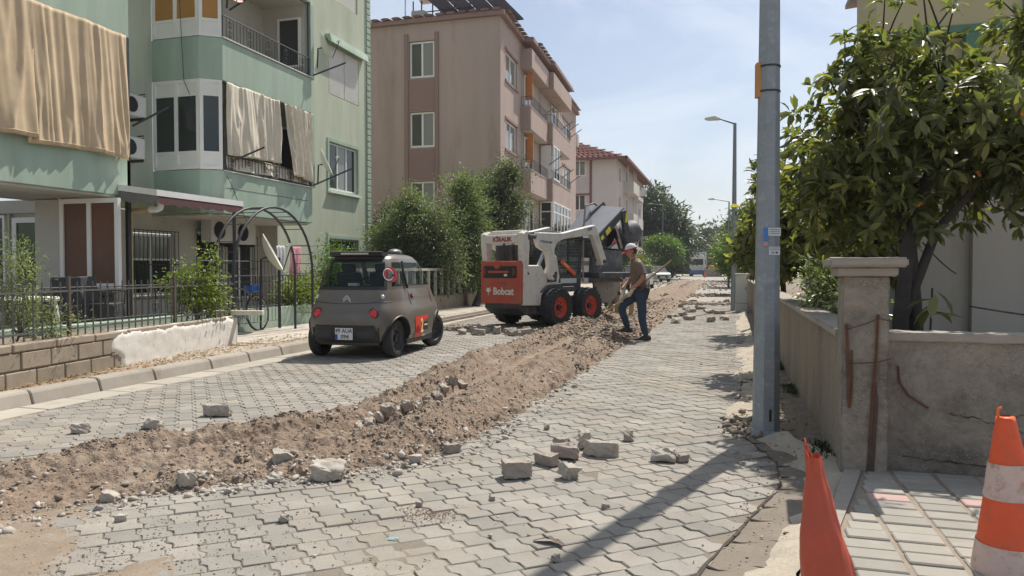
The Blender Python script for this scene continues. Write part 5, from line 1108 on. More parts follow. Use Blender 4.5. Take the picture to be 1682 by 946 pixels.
for sx in (-1, 1):
    for sy in (-1, 1):
        c = B().lathe([(0, -.14), (.312, -.14), (.312, .14), (0, .14)], 40, 0, Matrix.Translation((sx * (.865 if sx > 0 else .80), sy * .61, .285)) @ Matrix.Rotation(R(90), 4, 'X'))
        co = c.build('cut', blk_p, car, bevel=0); bm = bmesh.new(); bm.from_mesh(co.data); bmesh.ops.remove_doubles(bm, verts=bm.verts, dist=1e-4); bmesh.ops.recalc_face_normals(bm, faces=bm.faces); bm.to_mesh(co.data); bm.free(); cuts.append(co)
bm = bmesh.new(); bm.from_mesh(body.data); bmesh.ops.recalc_face_normals(bm, faces=bm.faces); bm.to_mesh(body.data); bm.free()
hide_boolean(body, cuts)
# cabin: pillars, roof, glass
GV = [(.985, -1.065, 1.00, .615), (1.03, -1.045, .95, .61), (1.12, -1.00, .87, .597), (1.22, -.94, .77, .578), (1.32, -.87, .66, .552), (1.385, -.82, .57, .532), (1.43, -.78, .49, .512)]
RV = [(1.43, -.78, .49, .512), (1.465, -.745, .44, .49), (1.49, -.68, .37, .45), (1.505, -.55, .25, .40), (1.515, -.3, .05, .22)]
def band(name, rows, sel, mat, parent=car, off=0., sm=50):
    bb = B(); idx = {}
    for i in range(len(rows) - 1):
        for j in range(NR):
            tm_ = (j + .5) * 360 / NR; zc = (rows[i][0] + rows[i + 1][0]) / 2
            if not sel(tm_, zc): continue
            q = []
            for ii, jj in ((i, j), (i, j + 1), (i + 1, j + 1), (i + 1, j)):
                key = (ii, jj % NR)
                if key not in idx:
                    z, a0, a1, bw = rows[ii]; idx[key] = len(bb.v); bb.v.append((*se(a0 - off, a1 + off, bw + off, TH[jj % NR]), z))
                q.append(idx[key])
            bb.f.append(tuple(q)); bb.m.append(0)
    o = bb.build(name, mat, parent, smooth=sm); return o
glc = glassmat('car glass', (.02, .03, .028), .5, see=.72)
side = lambda t: min(abs((t % 360) - 90), abs((t % 360) - 270))
rear = lambda t: abs((t % 360) - 180)
front = lambda t: min(t % 360, 360 - t % 360)
isg = lambda t, z: (rear(t) < 37 and 1.03 < z < 1.385) or (side(t) < 30 and 1.03 < z < 1.385 and not 18 < side(t) - 0 and True) or (front(t) < 42 and z > 1.03)
def isglass(t, z):
    if rear(t) < 36 and 1.03 < z < 1.385: return 'rear'
    if side(t) < 33 and 1.03 < z < 1.385: return 'side'
    if front(t) < 40 and 1.03 < z < 1.43: return 'front'
band('rear_window', GV, lambda t, z: isglass(t, z) == 'rear', glc); band('side_window', GV, lambda t, z: isglass(t, z) == 'side' and t < 180, glc); band('side_window', GV, lambda t, z: isglass(t, z) == 'side' and t > 180, glc); band('windscreen', GV, lambda t, z: isglass(t, z) == 'front', glc)
rim_ = band('rear_window_surround', GV, lambda t, z: rear(t) < 44 and not isglass(t, z), blk_p, off=.004)
o = band('pillars', GV, lambda t, z: not isglass(t, z) and not (rear(t) < 44), cp)
rows = RV; bb = B()
for z, a0, a1, bw in rows: bb.v += [(*se(a0, a1, bw, t), z) for t in TH]
for i in range(len(rows) - 1):
    for j in range(NR): bb.f.append((i * NR + j, i * NR + (j + 1) % NR, (i + 1) * NR + (j + 1) % NR, (i + 1) * NR + j)); bb.m.append(0)
k = (len(rows) - 1) * NR; bb.f.append(tuple(range(k, k + NR))); bb.m.append(0); bb.build('roof', cp, car, smooth=60)
# B pillar lines in the side glass, thick dark sills
for s in (-1, 1):
    b = B()
    for x0, x1 in ((-.40, -.50),):
        b.tube([(x0, s * .637, 1.0), (x1 + .04, s * .60, 1.22), (x1 + .07, s * .562, 1.40)], .018, 6)
    b.build('window_pillar', blk_p, car)
# spoiler on the roof edge
b = B(); P = []
for j in range(17):
    y = -.41 + .82 * j / 16; c = 1 - (abs(y) / .41) ** 4; P.append([(-.72, y, 1.462), (-.80 - .03 * c, y, 1.475), (-.84 - .03 * c, y, 1.535), (-.78, y, 1.545), (-.55, y, 1.515)])
b.grid(P); b.add([P[0][k] for k in range(5)], [(0, 1, 2, 3, 4)]); b.add([P[-1][k] for k in range(5)], [(4, 3, 2, 1, 0)])
b.build('spoiler', blk_p, car, smooth=30)
B().cbox((-.862, -.0, 1.507), (.012, .44, .030), (0, R(-32), 0)).build('spoiler_slot', M('pale strip', (.56, .58, .53)), car, bevel=.006)
B().ball((.02, -.27, 1.54), (.17, .10, .06), 20, 10).ball((.12, -.20, 1.53), (.10, .09, .05), 16, 8).build('roof_unit', M('grey dome', (.13, .13, .135), .4, .1, 5, .05, 50), car, smooth=60)
# helper points on the body surface
def rearp(y, z, off=.004):
    a0, a1, bw = lvl(z); ax = (a1 - a0) / 2; return ((a1 + a0) / 2 - ax * max(0, 1 - abs(y / bw) ** NE) ** (1 / NE) - off, y, z)
def sidep(x, z, s=-1, off=.004):
    a0, a1, bw = lvl(z); ax = (a1 - a0) / 2; cx = (a1 + a0) / 2; return (x, s * (bw * max(0, 1 - abs((x - cx) / ax) ** NE) ** (1 / NE) + off), z)
def spatch(name, fn, u0, u1, z0, z1, mat, off=.004, n=12, m=6, shape=None, parent=car):
    P = []
    for i in range(m + 1):
        z = z0 + (z1 - z0) * i / m; w0, w1 = (u0, u1) if not shape else shape(i / m, u0, u1); P.append([fn(w0 + (w1 - w0) * j / n, z, off=off) for j in range(n + 1)])
    return B().grid(P).build(name, mat, parent, smooth=60)
spatch('rear_bumper', rearp, -.50, .50, .235, .475, blk_p, .012, 20, 8, lambda f, a, c: (a - .03 * (1 - f) * 0 + .05 * f ** 3, c - .05 * f ** 3))
B().tube([rearp(-.52 + .02, z, .012) for z in (.24, .3, .4, .45)], .012, 6).tube([rearp(.50, z, .012) for z in (.24, .3, .4, .45)], .012, 6).tube([rearp(-.45 + .9 * k / 16, .475, .01) for k in range(17)], .012, 6).build('bumper_rim', blk_p, car, smooth=60)
spatch('bumper_recess', rearp, -.44, -.20, .30, .41, M('dark grey plastic', (.035, .037, .04), .6, .1, 6, .1, 60), .018, 6, 3); spatch('bumper_recess', rearp, .20, .44, .30, .41, MATS['dark grey plastic'], .018, 6, 3)
npw = M('plate white', (.66, .66, .63), .5, .05, 5, 0, 40); PT = frameT((-1.222, .0, .365), (0, -1, 0), (0, 0, 1)); 
plt_ = B().box(-.135, .135, -.085, .085, -.004, .006, 0, PT).build('number_plate', npw, car, bevel=.004)
B().box(-.132, -.095, -.082, -.005, .006, .008, 0, PT).build('blue_field', M('plate blue', (.02, .07, .36), .5), plt_)
text('49 AUA', .082, 'plate_text', inkm, plt_, PT @ Matrix.Translation((.0, .042, .008)), .001, bold=.0015, sx=.95); text('094', .082, 'plate_text', inkm, plt_, PT @ Matrix.Translation((.015, -.042, .008)), .001, bold=.0015)
B().tube([(-1.22, -.1, .46), (-1.22, .1, .46)], .012, 6).build('plate_lamp', blk_p, car)
tl_ = M('red lamp', (.55, .02, .03), .25, .1, 5, 0, 60, coat=.6); rfm = M('pale lamp', (.60, .59, .55), .3, .05, 5, 0, 40)
for s in (-1, 1):
    p = rearp(s * .43, .655, .0); b = B().lathe([(.0, .034), (.04, .03), (.062, .012), (.064, 0)], 24, 0, frameT(p, (0, -1, 0), (0, 0, 1))); tlo = b.build('tail_lamp', tl_, car, smooth=50)
    B().lathe([(.076, -.012), (.076, .008), (.064, .006)], 24, 0, frameT(p, (0, -1, 0), (0, 0, 1))).build('lamp_ring', blk_p, tlo, smooth=40)
    p = rearp(s * .50, .885, -.008); B().lathe([(0, .02), (.028, .016), (.034, 0)], 18, 0, frameT(p, (0, -1, 0), (0, 0, 1))).build('reversing_lamp', rfm, car, smooth=50)
# chevron badge
b = B(); bt = frameT((-1.118, 0, .885), (0, -1, 0), (0, 0, 1))
for z in (0, -.034): b.prism([(-.062, z - .028), (0, z + .028), (.062, z - .028), (.062, z - .045), (.0, z + .010), (-.062, z - .045)], -.004, .007, 'z', 0, bt)
b.build('chevron_badge', chr_, car)
# creases, door lines, arches
b = B(); b.tube([rearp(-.60 + 1.2 * k / 30, .80 + .012 * math.cos(k * .21), .001) for k in range(31)], .005, 4); b.build('crease_line', M('dark grey plastic', (.035, .037, .04)), car)
for s in (-1, 1):
    b = B()
    for pts in ([(-.36, .30), (-.33, .5), (-.33, .75), (-.36, .97)], [(.60, .30), (.62, .5), (.60, .75), (.56, .97)], [(-.36, .30), (0, .285), (.60, .30)]): b.tube([sidep(x, z, s, .0) for x, z in pts], .004, 4)
    b.build('door_gap', blk_p, car)
    for sx in (-1, 1):
        cx_ = .865 if sx > 0 else -.80; b = B(); b.tube([(cx_ + .315 * math.cos(a), s * (abs(sidep(max(-1.16, min(1.16, cx_ + .315 * math.cos(a))), max(.24, .285 + .315 * math.sin(a)), s, 0)[1]) + .002), .285 + .315 * math.sin(a)) for a in [math.pi * (k + .3) / 18.6 for k in range(19)]], .016, 6); b.build('arch_trim', blk_p, car, smooth=60)
    B().prism([(-.55, .17), (.55, .17), (.57, .26), (-.57, .26)], min(s * .60, s * .69), max(s * .60, s * .69), 'y').build('side_sill', blk_p, car, bevel=.01)
    hd = B().lathe([(0, .006), (.04, .006), (.048, 0)], 20, 0, frameT(sidep(-.25, .87, s, .0), (-s, 0, 0) if s < 0 else (-1, 0, 0), (0, 0, 1))).build('door_handle', blk_p, car); B().cbox(sidep(-.21, .865, s, .012), (.05, .02, .03)).build('red_pull', tl_, hd, bevel=.006)
stick = spatch('red_sticker', sidep, -.28, .28, .20, .56, M('red sticker', (.68, .045, .025), .45, .06, 5, .02, 50), .006, 10, 8, lambda f, a, c: (a + .03 * f, a + (c - a) * (.62 + .38 * min(1, max(0, (f - .72) * 6)))))
spatch('black_field', sidep, .08, .28, .33, .46, blk_p, .007, 4, 3, parent=stick)
ST = frameT(sidep(-.02, .40, -1, .011), (1, 0, 0), (0, 0, 1))
text('2', .30, 'sticker_digit', M('sticker yellow', (.85, .62, .22), .5), stick, ST @ Matrix.Translation((.015, 0, 0)), .001, bold=.008, sx=.8); text('o', .22, 'sticker_letter', M('sticker dark red', (.20, .01, .02), .5), stick, ST @ Matrix.Translation((-.15, -.02, 0)), .001, bold=.006)
spatch('white_line', sidep, .10, .25, .40, .425, npw, .009, 3, 1, parent=stick); spatch('white_line', sidep, .05, .20, .235, .275, npw, .009, 3, 1, parent=stick)
# ring graphic on the rear pillar
zc = 1.20; a0, a1, bw = lvl(zc, GV); th = R(180 + 52); px_, py_ = se(a0, a1, bw, th); nn = Vector((-.55, -.83, .22)).normalized()
Tq = Matrix.Translation((px_, py_, zc)) @ nn.to_track_quat('Z', 'Y').to_matrix().to_4x4()
rg = B().lathe([(.068, .006), (.115, .006), (.115, .012), (.068, .012)], 32, 0, Tq).build('red_ring', tl_, car); B().tube([Tq @ Vector((.085 * math.cos(a) - .045, .085 * math.sin(a), .018)) for a in [k * .3 for k in range(21)]], .005, 5).build('white_ring', npw, rg)
wm_s = M('steel wheel', (.06, .062, .066), .45, .1, 6, .05, 60, metal=.5)
for sx in (-1, 1):
    for s in (-1, 1): wheel(car, (.865 if sx > 0 else -.80, s * .575, .275), .275, .155, wm_s, s, .66, 0, 8, steer=R(-14) if sx > 0 else 0)
# inside: two seats, shelf, dashboard
st_ = M('seat fabric', (.05, .05, .06), .9, .1, 6, .1, 60)
for y in (-.27, .27): B().prism([(-.48, .9), (-.36, .9), (-.44, 1.22), (-.52, 1.24)], y - .2, y + .2, 'y').prism([(-.50, 1.24), (-.44, 1.22), (-.46, 1.36), (-.54, 1.36)], y - .11, y + .11, 'y').build('seat', st_, car, bevel=.02)
B().box(.35, .9, -.5, .5, .95, 1.02).tube([(.25, .28 + .15 * math.cos(a), 1.03 + .12 * math.sin(a)) for a in [k * .52 for k in range(13)]], .014, 6).build('dashboard', blk_p, car)
B().cbox((-.93, -.02, 1.06), (.1, .14, .04)).build('paper', npw, car)
# ================================================================ skid steer loader
ww = M('dirty white paint', (.62, .59, .53), .5, .07, 4, .08, 60, dirt=(.42, .37, .30), dfac=.38, ds=5, obj=True)
ro = M('orange red paint', (.42, .065, .038), .5, .1, 4, .08, 60, dirt=(.28, .12, .08), dfac=.45, ds=4, obj=True)
dk = M('dark machine paint', (.045, .048, .055), .55, .15, 5, .1, 60, dirt=(.16, .15, .14), dfac=.4, ds=4, obj=True)
dg = M('dusty dark steel', (.09, .095, .105), .6, .2, 4, .2, 60, dirt=(.25, .235, .215), dfac=.5, ds=3, obj=True)
hyd = M('hydraulic rod', (.5, .5, .5), .25, .05, 5, 0, 50, metal=.9)
HD = math.atan2(.904, .425)
sk = thing('skid_steer_loader', 'white and red skid steer loader with a raised dark trenching attachment', 'loader', (-4.10, 16.45, 0), HD)
sk.matrix_basis = Matrix.Translation((-4.25, 16.25, 0)) @ Matrix.Rotation(HD, 4, 'Z')
rimr = M('red rim', (.58, .07, .035), .5, .1, 5, .05, 60, dirt=(.35, .14, .09), dfac=.35, ds=8)
for x in (0, 1.15):
    for s in (-1, 1): wheel(sk, (x, s * .70, .43), .41, .30, rimr, s, .56, 22, 8)
B().prism([(-1.02, .42), (-.82, .28), (1.45, .26), (1.6, .5), (1.6, .62), (-1.02, .55)], -.52, .52, 'y').build('chassis', dk, sk, bevel=.02)
B().box(-1.0, .35, -.50, .50, .55, 1.22).build('engine_bay', dk, sk)
for s in (-1, 1):
    y0, y1 = sorted((s * .50, s * .60))
    B().prism([(-.99, .50), (-.42, .48), (-.38, .70), (-.12, .92), (.22, .92), (.26, 1.1), (.16, 1.55), (.05, 1.62), (-.25, 1.18), (-.4, 1.36), (-.98, 1.36)], y0, y1, 'y').build('side_panel', ww, sk, bevel=.018)
    B().prism([(-.22, .98), (.12, .99), (.16, 1.22), (-.02, 1.20)], min(s * .60, s * .606), max(s * .60, s * .606), 'y').build('side_grille', dk, sk)
    gb = B()
    for k in range(6): gb.box(-.2 + k * .06, -.19 + k * .06, min(s * .606, s * .612), max(s * .606, s * .612), 1.0, 1.19)
    for k in range(4): gb.box(-.2, .14, min(s * .606, s * .612), max(s * .606, s * .612), 1.02 + k * .05, 1.028 + k * .05)
    gb.build('grille_mesh', MATS['dark grey plastic'], sk)
    B().lathe([(0, .012), (.025, .012), (.03, 0)], 12, 0, frameT((-.84, s * .60, 1.18), (-s, 0, 0) if s < 0 else (-1, 0, 0), (0, 0, 1))).build('latch', dk, sk)
    # fender over the wheels
    B().prism([(-.45, .80), (-.25, .93), (.30, .96), (.38, .88), (.80, .88), (.90, .80), (.9, .76), (-.45, .74)], min(s * .52, s * .60), max(s * .52, s * .60), 'y').build('fender', dk, sk, bevel=.01)
B().box(-.98, -.35, -.50, .50, 1.22, 1.34).build('engine_hood', ww, sk, bevel=.03)
# rear door
b = B(); b.prism([(-.55, .52), (.55, .52), (.58, .56), (.58, 1.40), (.54, 1.45), (-.54, 1.45), (-.58, 1.40), (-.58, .56)], -1.08, -.98, 'x'); rd = b.build('rear_door', ro, sk, bevel=.02)
B().prism([(-.46, 1.08), (.46, 1.08), (.48, 1.10), (.48, 1.32), (.46, 1.34), (-.46, 1.34), (-.48, 1.32), (-.48, 1.10)], -1.087, -1.07, 'x').build('door_recess', M('hollow shade', (.03, .03, .03)), rd)  # flat near-black panel, shade of the recess put into its colour
B().box(-1.11, -1.08, -.26, .33, 1.19, 1.24).build('recess_bar', ro, rd, bevel=.006); B().box(-1.105, -1.088, -.22, -.14, 1.12, 1.17).build('small_label', npw, rd)
B().lathe([(0, .03), (.07, .028), (.1, 0)], 20, 0, frameT((-1.085, .08, 1.37), (0, -1, 0), (0, 0, 1))).build('round_boss', ro, rd, smooth=50)
for y in (-.41, .42): B().box(-1.10, -1.088, y - .035, y + .035, 1.14, 1.29).build('tail_lamp', M('dull lamp', (.10, .05, .045), .3), rd)
TD = frameT((-1.084, 0, .85), (0, -1, 0), (0, 0, 1)); ltr = M('white lettering', (.66, .63, .57), .6, .05, 5, 0, 40)
text('Bobcat', .215, 'door_lettering', ltr, rd, TD @ Matrix.Translation((.10, -.06, 0)), .003, bold=.006, sx=.98)
b = B().prism([(-.06, .05), (-.035, .02), (0, .035), (.03, .02), (.06, .07), (.055, .0), (.08, -.03), (.03, -.05), (0, -.09), (-.03, -.05), (-.075, -.035), (-.05, .0)], 0, .004, 'z', 0, TD @ Matrix.Translation((-.335, -.02, 0)))
b.prism([(-.02, -.12), (.02, -.12), (.015, -.1), (-.015, -.1)], 0, .004, 'z', 0, TD @ Matrix.Translation((-.335, -.02, 0))); b.build('door_emblem', ltr, rd)
text('2 A U', .085, 'door_lettering', M('faded lettering', (.22, .05, .04), .7), rd, TD @ Matrix.Translation((.08, .12, 0)), .002, bold=.003)
# rear uprights and crossbar
for s in (-1, 1):
    b = B(); y0, y1 = sorted((s * .46, s * .62)); b.prism([(-.98, 1.30), (-.84, 1.30), (-.80, 1.75), (-.82, 2.06), (-.9, 2.10), (-1.05, 2.03), (-1.04, 1.80)], y0, y1, 'y'); b.build('upright', ww, sk, bevel=.02)
    B().lathe([(0, .02), (.06, .018), (.075, 0)], 16, 0, frameT((-.80, s * .62, 1.95), (-s, 0, 0) if s < 0 else (-1, 0, 0), (0, 0, 1))).build('pivot_cap', dk, sk)
B().box(-1.04, -.92, -.47, .47, 1.83, 2.02).build('crossbar', ww, sk, bevel=.02); B().tube([(-.80, -.46, 2.07), (-.80, .46, 2.07)], .05, 10).build('cross_tube', ww, sk, smooth=50)
text('KİRALIK', .125, 'crossbar_lettering', M('dark red lettering', (.30, .02, .05), .6), sk, frameT((-1.044, -.03, 1.91), (0, -1, 0), (0, 0, 1)), .002, bold=.005, sx=1.15)
B().tube([(-.7, .30, 1.36), (-.66, .12, 1.62), (-.6, -.15, 1.80)], .03, 6).tube([(-.75, -.05, 1.35), (-.72, -.02, 1.8)], .05, 8).tube([(-.7, .2, 1.36), (-.7, .22, 1.85)], .03, 6).build('hoses', dk, sk)
B().box(-.72, -.69, -.46, .46, 1.34, 1.80).build('dark_backing', dk, sk); B().tube([(-.76, -.28, 1.34), (-.76, -.28, 1.75)], .045, 10).build('exhaust', hyd, sk)  # dark panel added for the shade in the open gap under the crossbar
# lift arms
for s in (-1, 1):
    y0, y1 = sorted((s * .60, s * .74))
    b = B(); b.prism([(-.70, 1.92), (-.62, 1.75), (-.40, 1.66), (-.36, 1.68), (-.30, 1.5), (-.20, 1.05), (-.10, 1.02), (-.10, 1.30), (-.10, 1.70), (.0, 1.86), (.22, 1.94), (1.30, 2.07), (1.42, 1.95), (1.72, 1.36), (1.88, 1.40), (1.90, 1.52), (1.54, 2.18), (1.42, 2.31), (1.25, 2.28), (.2, 2.08), (-.1, 2.07), (-.66, 2.06)], y0, y1, 'y'); B().tube([(-.86, s * .62, 1.98), (-.66, s * .66, 1.96)], .05, 8).build('arm_link', dk, sk)
    am = b.build('lift_arm', ww, sk, bevel=.016)
    B().tube([(1.80, s * .58, 1.45), (1.80, s * .76, 1.45)], .05, 12).tube([(-.13, s * .58, 1.12), (-.13, s * .755, 1.12)], .04, 12).build('pivot_pin', dk, am, smooth=40)
    B().tube([(-.62, s * .56, 1.12), (-.25, s * .56, 1.66)], .04, 8).build('lift_cylinder', hyd, sk, smooth=40)
text('VOLKAN BEY', .07, 'arm_lettering', inkm, sk, frameT((-.40, -.744, 1.86), (1, 0, -.06), (0, 0, 1)), .001, bold=.001); text('S550', .085, 'arm_lettering', inkm, sk, frameT((1.22, -.744, 2.20), (1, 0, .22), (0, 0, 1)), .001, bold=.002)
B().box(1.72, 1.80, -.60, .60, 1.36, 1.46).build('arm_crossbar', ww, sk, bevel=.01)
# cab
b = B()
cabp = [(.18, .92), (1.22, .80), (1.22, 1.10), (1.30, 2.02), (.36, 2.08), (.24, 1.62)]
for s in (-1, 1):
    y = s * .43
    P = [(x, y, z) for x, z in cabp]; b.tube(P, .045, 6, closed=True); b.tube([(.80, y, 2.05), (.78, y, .86)], .025, 6)
b.tube([(.36, -.43, 2.08), (.36, .43, 2.08)], .045, 6).tube([(1.30, -.43, 2.02), (1.30, .43, 2.02)], .045, 6)
b.build('cab_frame', dk, sk, smooth=50)
B().prism([(.30, 2.06), (1.34, 2.0), (1.34, 2.06), (.34, 2.14)], -.47, .47, 'y').build('cab_roof', dk, sk, bevel=.02)
cgl = glassmat('green cab glass', (.03, .055, .045), .5, see=.35)
for s in (-1, 1):
    y = s * .42; B().prism([(.26, 1.15), (1.2, 1.15), (1.27, 2.0), (.38, 2.04)], y - .006, y + .006, 'y').build('side_glass', cgl, sk)
    mg = B()
    for k in range(14): x = .30 + k * .069; mg.tube([(x, s * .435, 1.15), (x + .03, s * .435, 2.03)], .0045, 4)
    for k in range(12): z = 1.18 + k * .072; mg.tube([(.26, s * .435, z), (1.27, s * .435, z)], .0045, 4)
    mg.build('side_mesh', M('mesh grey', (.16, .18, .17), .5), sk)
    B().box(.22, 1.22, min(s * .40, s * .46), max(s * .40, s * .46), .82, 1.14).build('cab_sill', dk, sk)
B().cbox((.72, -.485, 1.30), (.62, .04, .10), (0, R(30), 0)).build('red_panel', M('red guard', (.70, .10, .04), .4, .1, 5, 0, 40), sk, bevel=.01); B().cbox((.62, -.508, 1.36), (.22, .006, .03), (0, R(30), 0)).build('yellow_stripe', M('yellow sticker', (.75, .62, .05), .5), sk)
B().box(.45, 1.05, -.478, -.465, .95, 1.06).build('side_label', M('grey casing', (.60, .60, .56)), sk)
B().box(.35, .75, -.25, .25, .95, 1.25).prism([(.33, 1.2), (.45, 1.2), (.38, 1.75), (.30, 1.75)], -.22, .22, 'y').build('operator_seat', st_, sk, bevel=.03)
b = B()
for k in range(7): b.box(1.36, 1.385, -.45, .45, 1.0 + k * .14, 1.03 + k * .14)
for y in (-.45, 0, .43): b.box(1.362, 1.388, y, y + .03, .95, 1.95)
b.build('front_guard', M('guard cream', (.40, .38, .33), .6), sk)
# trenching attachment: frame, big disc with teeth, hood, drive motor
at = Matrix.Translation((2.0, 0, 1.35))
yst = MATS['yellow sticker']
B().prism([(1.62, .95), (2.75, .95), (2.9, 1.1), (2.9, 1.72), (1.80, 1.75), (1.66, 1.55)], -.55, -.40, 'y').build('side_plate', dg, sk, bevel=.01)
B().box(1.6, 3.0, -.75, .75, 1.06, 1.20).build('mount_beam', dk, sk, bevel=.02)
dsc = B().lathe([(0, -.035), (.56, -.035), (.58, -.02), (.58, .02), (.56, .035), (0, .035)], 44, 0, frameT((2.55, -.30, .98), (-1, 0, 0), (0, 0, 1)) @ Matrix.Scale(-1, 4, (0, 0, 1)) @ Matrix.Scale(-1, 4, (1, 0, 0))).build('cutting_disc', M('dusty disc', (.30, .285, .26), .8, .2, 4, .3, 50, dirt=(.33, .30, .26), dfac=.4, ds=5, obj=True), sk, smooth=40)
th_ = B()
for k in range(22):
    a = 6.2832 * k / 22; th_.cbox((2.55 + .60 * math.cos(a), -.30 + (.045 if k % 2 else -.045), .98 + .60 * math.sin(a)), (.09, .06, .055), (0, -a + .4, 0))
th_.build('teeth', dk, dsc)
bl = B()
for k in range(8): a = k * .785; bl.lathe([(0, .02), (.022, .02), (.024, 0)], 8, 0, frameT((2.55 + .2 * math.cos(a), -.335, .98 + .2 * math.sin(a)), (1, 0, 0), (0, 0, 1)))
bl.build('disc_bolts', chr_, dsc)
# the raised hood: two plates tilted up
b = B(); b.prism([(1.72, 1.80), (2.45, 2.72), (3.0, 3.02), (3.12, 2.92), (3.25, 1.95), (3.05, 1.80)], .10, .16, 'y'); b.build('hood_plate', dg, sk, bevel=.01)
b = B(); b.prism([(1.70, 1.98), (1.95, 1.9), (2.95, 2.62), (3.0, 2.80)], -.56, -.50, 'y').prism([(2.80, 2.72), (3.0, 2.76), (3.35, 1.75), (3.10, 1.72)], -.58, -.50, 'y'); b.build('hood_plate', dk, sk, bevel=.01)
B().add([(1.66, -.56, 2.02), (1.66, .5, 2.02), (2.92, .5, 2.95), (2.92, -.56, 2.82)], [(0, 1, 2, 3)]).add([(1.66, -.56, 1.97), (1.66, .5, 1.97), (2.92, .5, 2.90), (2.92, -.56, 2.77)], [(3, 2, 1, 0)]).add([(1.66, -.56, 1.97), (2.92, -.56, 2.77), (2.92, -.56, 2.82), (1.66, -.56, 2.02)], [(0, 1, 2, 3)]).build('hood_top', M('hood grey', (.17, .18, .20), .5, .12, 4, .1, 50, obj=True), sk)
for c_, d_, r_ in (((2.20, -.590, 2.20), (.22, .006, .12), -38), ((1.95, -.590, 2.03), (.12, .006, .08), -38), ((3.0, -.595, 2.56), (.10, .006, .24), 12)): B().cbox(c_, d_, (0, R(r_), 0)).build('warning_sticker', yst, sk)
B().prism([(2.45, 1.78), (2.78, 1.78), (2.62, 2.04)], -.50, -.49, 'y').build('warning_triangle', npw, sk); B().prism([(2.48, 1.90), (2.72, 1.90), (2.62, 2.02)], -.508, -.50, 'y').build('warning_red', MATS['red guard'], sk)
B().tube([(1.9, -.5, 1.85), (2.3, -.52, 1.78), (2.7, -.5, 1.95), (2.85, -.5, 2.3)], .022, 6).tube([(2.0, -.3, 1.8), (2.4, -.4, 2.1), (2.9, -.4, 2.6)], .022, 6).tube([(2.9, -.4, 1.5), (3.35, -.5, 2.2), (3.7, -.5, 2.0)], .02, 6).tube([(1.7, -.2, 2.1), (2.2, .1, 2.85), (2.7, .2, 2.95), (3.0, .0, 2.7)], .022, 6).build('hydraulic_hoses', dk, sk)
B().tube([(2.55, -.53, 2.45), (2.90, -.53, 1.80)], .03, 8).tube([(3.3, -.5, 1.6), (3.9, -.45, 2.1)], .025, 8).build('cylinder_rods', hyd, sk)
B().lathe([(0, -.32), (.26, -.30), (.30, -.1), (.30, .22), (.24, .32), (0, .33)], 22, 0, Matrix.Translation((3.55, -.25, 2.18)) @ Matrix.Rotation(R(60), 4, 'Y') @ Matrix.Rotation(R(25), 4, 'X')).build('motor_drum', dg, sk, smooth=35)
B().prism([(3.1, 1.3), (3.7, 1.45), (3.9, 2.0), (3.75, 2.4), (3.2, 2.35)], -.2, .25, 'y').build('drum_bracket', dk, sk, bevel=.03)
B().box(3.75, 4.0, -.5, -.42, 2.05, 2.13).box(3.86, 3.93, -.5, -.42, 1.85, 2.3).build('tie_hook', chr_, sk)
B().box(1.62, 2.1, -.5, .5, 1.55, 1.9).build('coupler_block', dk, sk, bevel=.02)
# timber stakes and rubble seen beneath are separate things
for k, (x, y, h) in enumerate(((-3.02, 20.1, 1.05), (-2.86, 20.2, .95), (-2.5, 20.4, .75))):
    o = B().cbox((x, y, h / 2), (.13, .1, h), (0, R(rnd.uniform(-3, 3)), 0)).build('timber_post', M('pale timber', (.42, .33, .20), .9, .2, 6, .4, 60), bevel=.01); tag(o, ['left pale timber post under the raised attachment', 'middle pale timber post under the raised attachment', 'short right timber post behind the front wheel'][k], 'post', 'timber posts behind the loader')
# ================================================================ far vehicles
tr = thing('truck', 'white tipper truck facing up the street with blue bumper', 'truck', (-3.9, 116, 0), R(180)); tw = M('truck white', (.66, .66, .64), .4, .05, 2, .02, 30); 
B().prism([(-1.0, .9), (1.0, .9), (1.08, 1.6), (1.05, 3.1), (.9, 3.3), (-.9, 3.3), (-1.05, 3.1), (-1.08, 1.6)], 0, 2.2, 'y').build('cab', tw, tr, bevel=.05)
B().box(-.92, .92, -.03, .0, 1.75, 2.65).build('windscreen', gls, tr); B().box(-1.1, 1.1, -.12, .1, .35, .95).build('bumper', M('truck blue', (.05, .16, .38), .5), tr, bevel=.03)
B().box(-.85, .85, -.03, .0, 1.1, 1.5).build('grille', M('grey casing', (.60, .60, .56)), tr)
B().box(-1.2, 1.2, 2.3, 8, 1.1, 3.75).build('tipper_body', M('tipper grey', (.28, .29, .30), .6), tr, bevel=.04)
for y in (1.0, 5.6, 6.9):
    for s in (-1, 1): wheel(tr, (s * .98, y, .5), .5, .3, wm_s, s, .55) if False else B().lathe([(0, -.15), (.5, -.15), (.5, .15), (0, .15)], 20, 0, Matrix.Translation((s * .98, y, .5)) @ Matrix.Rotation(R(90), 4, 'Y')).build('wheel', rub, tr)
for s in (-1, 1): B().box(s * 1.25 - .06, s * 1.25 + .06, .1, .2, 1.8, 2.5).build('mirror', blk_p, tr)
tr.matrix_basis = Matrix.Translation((-4.4, 116, 0)) 
ld = thing('backhoe_loader', 'yellow backhoe loader facing up the street, bucket lowered, beside the truck', 'loader', (-1.9, 112, 0))
ylw = M('machine yellow', (.70, .36, .05), .5, .1, 3, .05, 30)
B().prism([(-1.15, .0), (1.15, .0), (1.2, .3), (1.2, 1.15), (-1.2, 1.15), (-1.2, .3)], -.6, .1, 'y').build('bucket', M('dusty bucket', (.22, .20, .17), .7, .2, 2, .2, 30), ld, bevel=.04)
